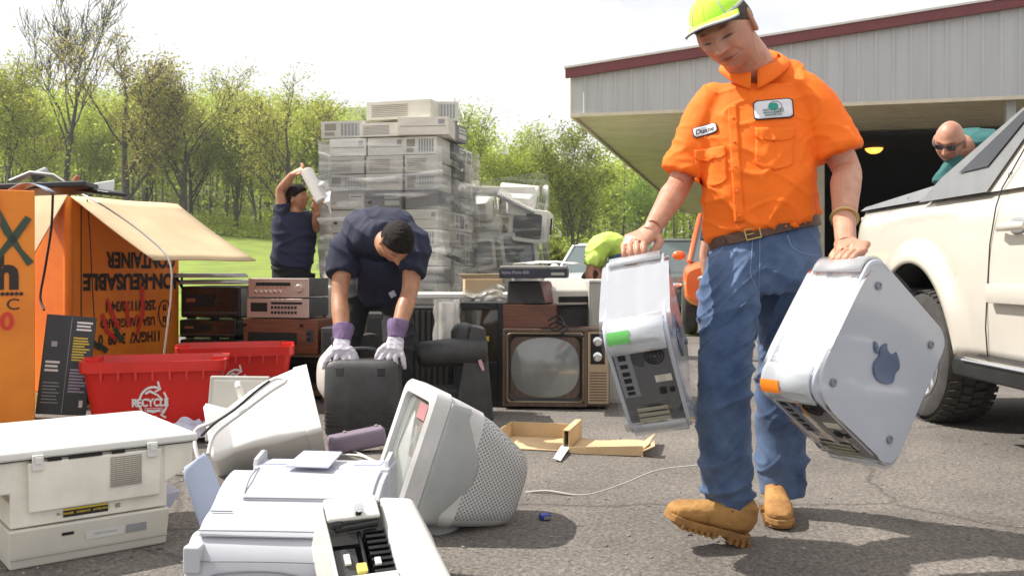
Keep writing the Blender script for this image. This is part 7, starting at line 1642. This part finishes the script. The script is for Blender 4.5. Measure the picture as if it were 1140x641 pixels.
def seam(name, pts, w=.004, d=.0015, m_=None, FRm=None):
    F_ = FR(850, 300) if FRm is None else FRm
    v2 = []; k = len(pts)
    ii = F_.inverted()
    pp = [Vector(((ii @ P(a, b, 3.25)).x, (ii @ P(a, b, 3.25)).y)) for a, b in pts]
    vs = []
    for i, p in enumerate(pp):
        t = (pp[min(i + 1, k - 1)] - pp[max(i - 1, 0)]).normalized(); nn = Vector((-t.y, t.x)); v2 += [tuple(p + nn * w / 2), tuple(p - nn * w / 2)]
    mb = MB(); mb.add(on_surface(jb, v2, F_, d, cast=.6), [(2 * i, 2 * i + 1, 2 * i + 3, 2 * i + 2) for i in range(k - 1)]); return mb.build(name, m_ or m_jeanl, jeans, world=True, solid=.0015)
def sp2(pts, k=6): return [(p.x, p.y) for p in smooth_path([Vector((a, b, 0)) for a, b in pts], k)]
seam('fly_seam', sp2([(838, 266), (837, 285), (836, 305), (843, 322)])); seam('fly_seam', sp2([(846, 266), (846, 290), (845, 320)]), .003)
seam('pocket_seam', sp2([(876, 262), (882, 276), (896, 283), (912, 284)]), .004); seam('pocket_seam', sp2([(806, 268), (802, 280), (790, 286)]), .004)
for (a, b) in ((815, 257), (884, 250)):
    F_ = FR(a, b); 
    one(lambda m: m.add([P(a - 3, b - 9, 3.16) + V(0, 0, 0), P(a + 3, b - 9, 3.16), P(a + 3, b + 10, 3.16), P(a - 3, b + 10, 3.16)], [(0, 1, 2, 3)]), 'belt_loop', m_jean, jeans, world=True, solid=.003) if False else None
boot(WMN, P(831, 605, 3.18), P(735, 577, 3.08), Vector((.22, -.12, 1)), 1.06, shaft=P(814, 545, 3.22))
boot(WMN, V(1.00, 3.62, .006), V(.945, 3.31, .006), Z_, 1.0, shaft=P(871, 530, 3.585))
# bracelet watch, ring on his left hand
wd = (W2 - E2).normalized(); wq = E2.lerp(W2, .93)
wt_ = one(lambda m: m.loft([wq + (wd.orthogonal().normalized() * math.cos(R(a)) + wd.cross(wd.orthogonal().normalized()) * math.sin(R(a))) * .038 for a in range(0, 361, 15)], (.004, .008), 8, side=wd), 'bracelet', mat('gold_bracelet', (.62, .45, .20), rough=.25, metal=1), WMN, smooth=50, world=True)

# ------------------------------------------------ the bending man
BM = thing('person', 'man in navy work shirt bending over with purple-cuffed gloves on a black case', 'person', V(-.85, 5.6, 0))
Hb = Matrix.Translation(P(441, 270, 5.08)) @ Matrix.Rotation(R(26), 4, 'Z') @ Matrix.Rotation(R(62), 4, 'X') @ Matrix.Rotation(R(8), 4, 'Y')
s1, e1, w1 = P(383, 279, 5.42), P(378, 330, 5.30), P(381, 378, 5.14); s2, e2, w2 = P(462, 274, 5.38), P(456, 325, 5.28), P(441, 374, 5.12)
sk_ = MB(); head_mesh(sk_, Hb, 1.02, full=.3)
sk_.loft([Hb @ V(0, .02, -.06), Hb @ V(0, .03, -.11), P(426, 262, 5.36)], [.055, .056, .07], 20)
bh_, bt_ = P(420, 300, 5.95), P(424, 258, 5.40)
torso(sk_, [(bt_, (.14, .09)), (P(422, 262, 5.6), (.16, .10)), (bh_, (.14, .10))], X_)
limb(sk_, [s1, s1.lerp(e1, .5), e1, e1.lerp(w1, .4), w1], [.056, .054, .047, .050, .034]); limb(sk_, [s2, s2.lerp(e2, .5), e2, e2.lerp(w2, .4), w2], [.056, .054, .047, .050, .034])
organic('body', sk_, .005, m_skin2, BM, 2, colfn=face_tone(Hb, 1.02, stub=.2, brow=(.15, .12, .1)))
one(lambda m: m.grid(hairf(Hb, 1.02, .34, -.60, .008), 64, 30), 'hair', m_hairb, BM, smooth=60, world=True, solid=.004)
sh = MB()
torso(sh, [(P(430, 262, 5.26), (.09, .07)), (P(427, 264, 5.34), (.17, .10)), (P(424, 260, 5.45), (.215, .135)), (P(422, 258, 5.62), (.21, .15)), (P(420, 268, 5.82), (.195, .15)), (P(419, 292, 5.98), (.185, .15)), (P(419, 312, 6.0), (.18, .14))], X_, e=2.4)
sh.loft(smooth_path([P(398, 266, 5.46), s1, s1.lerp(e1, .55)], 5), interp([(.09, .10), (.095, .095), (.092, .090)], 5), 24); sh.loft(smooth_path([P(448, 264, 5.42), s2, s2.lerp(e2, .62)], 5), interp([(.09, .10), (.095, .095), (.086, .086)], 5), 24)
sh.loft([P(424, 285, 5.42), P(426, 312, 5.52), P(424, 332, 5.70)], [(.15, .07), (.16, .07), (.14, .07)], 24, side=X_)
nshirt = organic('shirt', sh, .010, m_navy, BM, 3, disp=lambda p, n_: .014 * ridged(Vector((p.x, p.y, p.z + .5 * p.x)), (5, 5, 9)) + .008 * ridged(p + V(2, 5, 1), (11, 9, 5)) - .010)
nb_ = bvh_of(nshirt)
def ncol(sgn):
    return lambda u, v: P(431, 263, 5.27) + X_ * math.sin(R(20 + 150 * u) * sgn) * (.075 + .012 * v) + V(0, .5, .85).normalized() * (-math.cos(R(20 + 150 * u))) * (.075 + .014 * v) + V(0, .85, -.5).normalized() * (.045 * v - .02)
for sgn in (-1, 1): one(lambda m: m.grid(ncol(sgn), 18, 5), 'collar', m_navy, nshirt, smooth=60, world=True, solid=.006)
one(lambda m: m.loft([P(434, 329, 5.42), P(440, 326, 5.42)], (.018, .004), 8, side=Z_), 'pocket_label', m_lp, nshirt, world=True)
pn = MB()
torso(pn, [(P(419, 296, 5.98), (.18, .14)), (P(419, 318, 6.0), (.18, .15)), (P(419, 345, 5.98), (.15, .12))], X_)
limb(pn, [P(398, 322, 5.97), P(387, 370, 5.85), P(384, 410, 5.75), P(384, 450, 5.85), P(385, 468, 5.9)], [.100, .098, .085, .080, .078], 24)
limb(pn, [P(440, 322, 5.97), P(444, 370, 5.80), P(444, 410, 5.66), P(443, 450, 5.74), P(443, 468, 5.80)], [.100, .098, .088, .080, .078], 24)
organic('trousers', pn, .010, m_pants, BM, 3, disp=lambda p, n_: .012 * ridged(p, (5, 5, 12)) - .006)
for x_, y_ in ((P(385, 470, 5.9).x, 5.98), (P(443, 470, 5.8).x, 5.88)):
    fm = MB(); fm.loft([V(x_, y_ + .08, .05), V(x_, y_ - .05, .055), V(x_, y_ - .17, .04), V(x_, y_ - .22, .03)], [(.045, .045), (.048, .055), (.048, .035), (.025, .02)], 20, side=X_); fm.build('shoe', m_black, BM, smooth=60, world=True)
# gloves
def glove(c, across, back, up, wrist, spread, nm='glove'):
    mb = MB(); across = Vector(across).normalized(); up = Vector(up).normalized(); back = Vector(back).normalized()
    kc = c + up * .03
    for i in range(4):
        o = across * ((i - 1.5) * .027); sp = across * (i - 1.5) * .016 * spread; ln = (1, 1.1, 1.02, .85)[i]
        mb.loft(smooth_path([kc + o * .9 + up * .02, kc + o, kc + o + sp - up * .035 * ln + back * .012, kc + o + sp * 1.8 - up * .075 * ln + back * .004, kc + o + sp * 2.2 - up * .100 * ln - back * .012], 4), interp([.016, .0155, .0145, .0138, .011], 4), 12)
    tb = kc + up * .035 - across * .04
    mb.loft(smooth_path([tb, tb - across * .028 - up * .025, tb - across * .045 - up * .06 - back * .004, tb - across * .040 - up * .088 - back * .012], 4), interp([.020, .018, .0155, .012], 4), 12)
    mb.loft([wrist, wrist.lerp(kc, .4), kc + up * .01, kc - up * .01], [(.040, .032), (.048, .030), (.054, .026), (.050, .019)], 22, side=across, e=2.4)
    gl_ = organic(nm, mb, .0045, m_glove, BM, 2, disp=lambda p, n_: .003 * ridged(p, (28, 28, 40)) - .001)
    cf = MB(); d_ = (wrist - c).normalized(); cf.loft([wrist - d_ * .018, wrist + d_ * .01, wrist + d_ * .05, wrist + d_ * .085], [(.044, .038), (.046, .042), (.056, .052), (.060, .055)], 28, side=across)
    organic('glove_cuff', cf, .006, m_cuff, gl_, 1, disp=lambda p, n_: .003 * ridged(p, (40, 40, 8)))
glove(P(379, 400, 5.06), V(-1, 0, .1), V(-.05, -.8, .5), V(.05, .2, 1), w1, .9)
glove(P(437, 398, 5.06), V(1, 0, .0), V(0, -.8, .5), V(.12, .2, 1), w2, .6)

# ------------------------------------------------ generic far person
def far_person(label, base, head_M, hs, torso_secs, side, arms, legs, shirt_m, pants_m, skin_m, hair=None, extra=None, cat='person', sleeves=.45, hairlo=(.4, -.5), vox=.012, hands=True, lids=True):
    t = thing('person', label, cat, base)
    mb = MB(); head_mesh(mb, head_M, hs, full=.3, n=64, k=56); nk_ = head_M @ V(0, .02, -.06); tp = torso_secs[0][0]
    mb.loft([nk_, nk_.lerp(tp, .6), tp], [.054, .058, .075], 16); torso(mb, [(p, (r[0] * .8, r[1] * .8)) for p, r in torso_secs], side)
    for a in arms:
        S_, E_, W_a, K_ = a; limb(mb, [S_, S_.lerp(E_, .5), E_, E_.lerp(W_a, .4), W_a], [.052, .048, .041, .043, .030], 14)
        d = (K_ - W_a).normalized(); sd_ = d.orthogonal().normalized(); mb.loft([W_a, W_a + d * .05, W_a + d * .09], [(.028, .02), (.040, .018), (.038, .014)], 14, side=sd_)
        for i in range(4): o = sd_ * (i - 1.5) * .019; q = W_a + d * .085 + o; bk_ = d.cross(sd_); mb.loft([q, q + d * .03 + bk_ * .012, q + d * .035 + bk_ * .035, q + d * .015 + bk_ * .045], [.0095, .009, .0088, .0075], 8)
        q = W_a + d * .03 - sd_ * .03; mb.loft([q, q - sd_ * .018 + d * .03, q + d * .06 + d.cross(sd_) * .02], [.013, .011, .009], 8)
    organic('body', mb, .006 if hs > .9 and vox < .011 else .008, skin_m, t, 1, colfn=face_tone(head_M, hs, lids=lids))
    if hair: one(lambda m: m.grid(hairf(head_M, hs, hairlo[0], hairlo[1], .010), 48, 22), 'hair', hair, t, smooth=60, world=True, solid=.004)
    sh = MB(); torso(sh, torso_secs, side)
    for a in arms: sh.loft(smooth_path([a[0].lerp(torso_secs[1][0], .25), a[0], a[0].lerp(a[1], sleeves)], 4), interp([.070, .074, .070], 4), 18)
    so = organic('shirt', sh, vox, shirt_m, t, 2, disp=lambda p, n_: .014 * ridged(p, (5, 5, 9)) + .006 * ridged(p + V(1, 4, 2), (9, 9, 5)) - .008)
    pn = MB()
    torso(pn, [(torso_secs[-1][0] + V(0, 0, .03), (torso_secs[-1][1][0] * .95, torso_secs[-1][1][1] * .95)), (torso_secs[-1][0] - V(0, 0, .10), (.17, .13))], side)
    for l in legs: limb(pn, l[:-1], [.095, .082, .070][:len(l) - 1] if len(l) == 4 else [.095, .085], 18)
    organic('trousers', pn, vox, pants_m, t, 2, disp=lambda p, n_: .012 * ridged(p, (5, 5, 12)) - .006)
    for l in legs:
        f = l[-1]; q = l[-2]; fm = MB(); d = (f - q); d.z = 0; d = d.normalized(); q0 = Vector((q.x, q.y, f.z)); s_ = Z_.cross(d)
        fm.loft([q0 - d * .06 + V(0, 0, .05), q0 + d * .05 + V(0, 0, .05), q0 + d * .16 + V(0, 0, .035), q0 + d * .21 + V(0, 0, .025)], [(.04, .045), (.046, .05), (.046, .03), (.02, .015)], 16, side=s_); fm.build('shoe', m_black, t, smooth=60, world=True)
    return t, so
# man holding the roll of film, his back to us
Yw = 8.3; q = lambda a, b, c=8.3: P(a, b, c)
Hw = Matrix.Translation(q(331, 221)) @ Matrix.Rotation(R(75), 4, 'Z') @ Matrix.Rotation(R(-14), 4, 'X')
bx_ = q(327, 300).x
wp, ws = far_person('man in navy with raised arms holding a white film roll, back to us', V(bx_, 8.3, 0), Hw, 1.0,
    [(q(329, 236), (.08, .07)), (q(329, 241), (.17, .10)), (q(328, 252), (.20, .125)), (q(327, 272), (.19, .125)), (q(325, 291), (.185, .13)), (q(324, 298), (.18, .125))], V(.92, .38, 0),
    [(q(315, 241, 8.25), q(312, 213, 8.25), q(326, 194, 8.2), q(334, 190, 8.2)), (q(343, 244, 8.4), q(353, 254, 8.3), q(352, 236, 8.15), q(353, 228, 8.12))],
    [(V(bx_ - .09, 8.28, .88), V(bx_ - .10, 8.26, .48), V(bx_ - .10, 8.3, .06), V(bx_ - .02, 8.38, .0)), (V(bx_ + .09, 8.34, .88), V(bx_ + .10, 8.32, .48), V(bx_ + .10, 8.36, .06), V(bx_ + .2, 8.45, .0))], m_navy, m_pants, m_skin2, m_hairb, sleeves=.5, hairlo=(.35, -.6), vox=.0105)
r0, r1 = q(341, 190, 8.15), q(359, 224, 8.08)
rl = thing('film_roll', 'white roll of stretch film held up by the man beside the tall stack', 'film roll', r0); 
one(lambda m: m.loft([r0, r0.lerp(r1, .02), r0.lerp(r1, .98), r1], [.048, .055, .055, .048], 24), 'film', m_offw, rl, smooth=40, world=True); one(lambda m: m.loft([r0 - (r1 - r0) * .06, r1 + (r1 - r0) * .06], .025, 16), 'core', m_kraft, rl, smooth=40, world=True)
sl_ = [q(345, 196, 8.14), q(357, 219, 8.08), P(368, 238, 7.98), P(368, 205, 7.98)]
t = thing('stretch_film_sheet', 'thin clear film stretched from the white roll to the tall stack', 'plastic wrap', sl_[0]); one(lambda m: m.grid(lambda u, v: sl_[0].lerp(sl_[3], u).lerp(sl_[1].lerp(sl_[2], u), v) + V(0, .02 * math.sin(u * 6 + v * 9), 0), 12, 10), 'film', m_wrap, t, smooth=60, world=True)
# bending person in lime
q = lambda a, b, c=10.0: P(a, b, c)
Hh_ = Matrix.Translation(q(660, 312, 9.95)) @ Matrix.Rotation(R(-70), 4, 'Z') @ Matrix.Rotation(R(88), 4, 'X')
x0 = q(703, 300).x
far_person('person in a lime shirt and jeans bending down behind the grey cabinet', V(x0, 10.0, 0), Hh_, 1.0,
    [(q(661, 297), (.08, .08)), (q(662, 288), (.15, .11)), (q(667, 277), (.17, .125)), (q(677, 271), (.165, .125)), (q(686, 275), (.16, .12)), (q(691, 282), (.155, .12))], V(.25, -1, 0),
    [(q(660, 289, 9.80), q(656, 304, 9.78), q(657, 322, 9.8), q(658, 328, 9.8)), (q(668, 288, 10.18), q(667, 305, 10.2), q(666, 322, 10.1), q(667, 328, 10.1))],
    [(V(x0 - .02, 9.88, 1.06), V(x0 - .0, 9.85, .5), V(x0 + .05, 9.9, .06), V(x0 - .1, 9.88, 0)), (V(x0 + .02, 10.12, 1.06), V(x0, 10.12, .5), V(x0 + .08, 10.1, .06), V(x0 - .1, 10.1, 0))], m_lime, m_jean, m_skin, m_hair)
# bald man leaning over the pickup's bed
Hd = Matrix.Translation(P(1057, 158, 5.6)) @ Matrix.Rotation(R(10), 4, 'Y') @ Matrix.Rotation(R(-36), 4, 'Z') @ Matrix.Rotation(R(38), 4, 'X')
q = lambda a, b, c=5.7: P(a, b, c)
bp_, bsh = far_person('bald man in sunglasses and a teal shirt leaning over the pickup bed', V(3.15, 6.15, .8), Hd, 1.05,
    [(q(1073, 163, 5.70), (.085, .075)), (q(1082, 164, 5.74), (.14, .10)), (q(1096, 168, 5.82), (.19, .125)), (q(1118, 176, 5.95), (.19, .135)), (q(1138, 190, 6.05), (.18, .13))], V(-.45, -1, -.25),
    [(q(1060, 190, 5.62), q(1049, 212, 5.6), q(1078, 222, 5.75), q(1088, 226, 5.8)), (q(1092, 174, 6.1), q(1084, 210, 6.15), q(1080, 240, 6.1), q(1078, 250, 6.1))],
    [(V(3.3, 6.0, 1.35), V(3.28, 6.0, 1.1), V(3.3, 6.0, .86), V(3.15, 6.0, .80)), (V(3.3, 6.3, 1.35), V(3.28, 6.3, 1.1), V(3.3, 6.3, .86), V(3.15, 6.3, .80))], m_teal, m_pants, m_skin, None, sleeves=.8, lids=False, vox=.0105)
def shades(m):
    for s in (-1, 1):
        m.grid(lambda u, v: Hd @ V(s * (.031 + (u - .5) * .050), -.100 + .35 * (abs(.031 + (u - .5) * .05) ** 2) * 10 - .003, .010 + (v - .5) * .034 * (1 - .5 * abs(u - .5))), 8, 6)
        m.tube([Hd @ V(s * .055, -.094, .018), Hd @ V(s * .076, -.05, .016), Hd @ V(s * .083, .01, .012)], .0028, 6)
    m.tube([Hd @ V(-.010, -.110, .018), Hd @ V(.010, -.110, .018)], .003, 6)
one(shades, 'sunglasses', m_glass, bp_, smooth=60, world=True, solid=.003)
# person in navy by the orange pickup, mostly hidden behind the walking man
q = lambda a, b, c=9.6: P(a + 10, b, c)
Hn = Matrix.Translation(q(800, 226)) @ Matrix.Rotation(R(140), 4, 'Z') @ Matrix.Rotation(R(20), 4, 'X'); x0 = q(795, 300).x
far_person('person in navy beside the orange pickup, half hidden by the walking man', V(x0, 9.6, 0), Hn, 1.0,
    [(q(797, 244), (.09, .08)), (q(797, 249), (.17, .11)), (q(796, 262), (.20, .13)), (q(795, 285), (.18, .125)), (q(795, 305), (.18, .13))], V(.97, .2, 0),
    [(q(779, 256, 9.55), q(773, 284, 9.5), q(775, 306, 9.45), q(775, 314, 9.45)), (q(815, 256), q(820, 284), q(820, 308), q(820, 316))],
    [(V(x0 - .09, 9.6, .85), V(x0 - .10, 9.58, .47), V(x0 - .10, 9.6, .06), V(x0 - .1, 9.4, 0)), (V(x0 + .09, 9.6, .85), V(x0 + .10, 9.58, .47), V(x0 + .10, 9.6, .06), V(x0 + .1, 9.4, 0))], m_navy, m_pants, m_skin, m_hair)
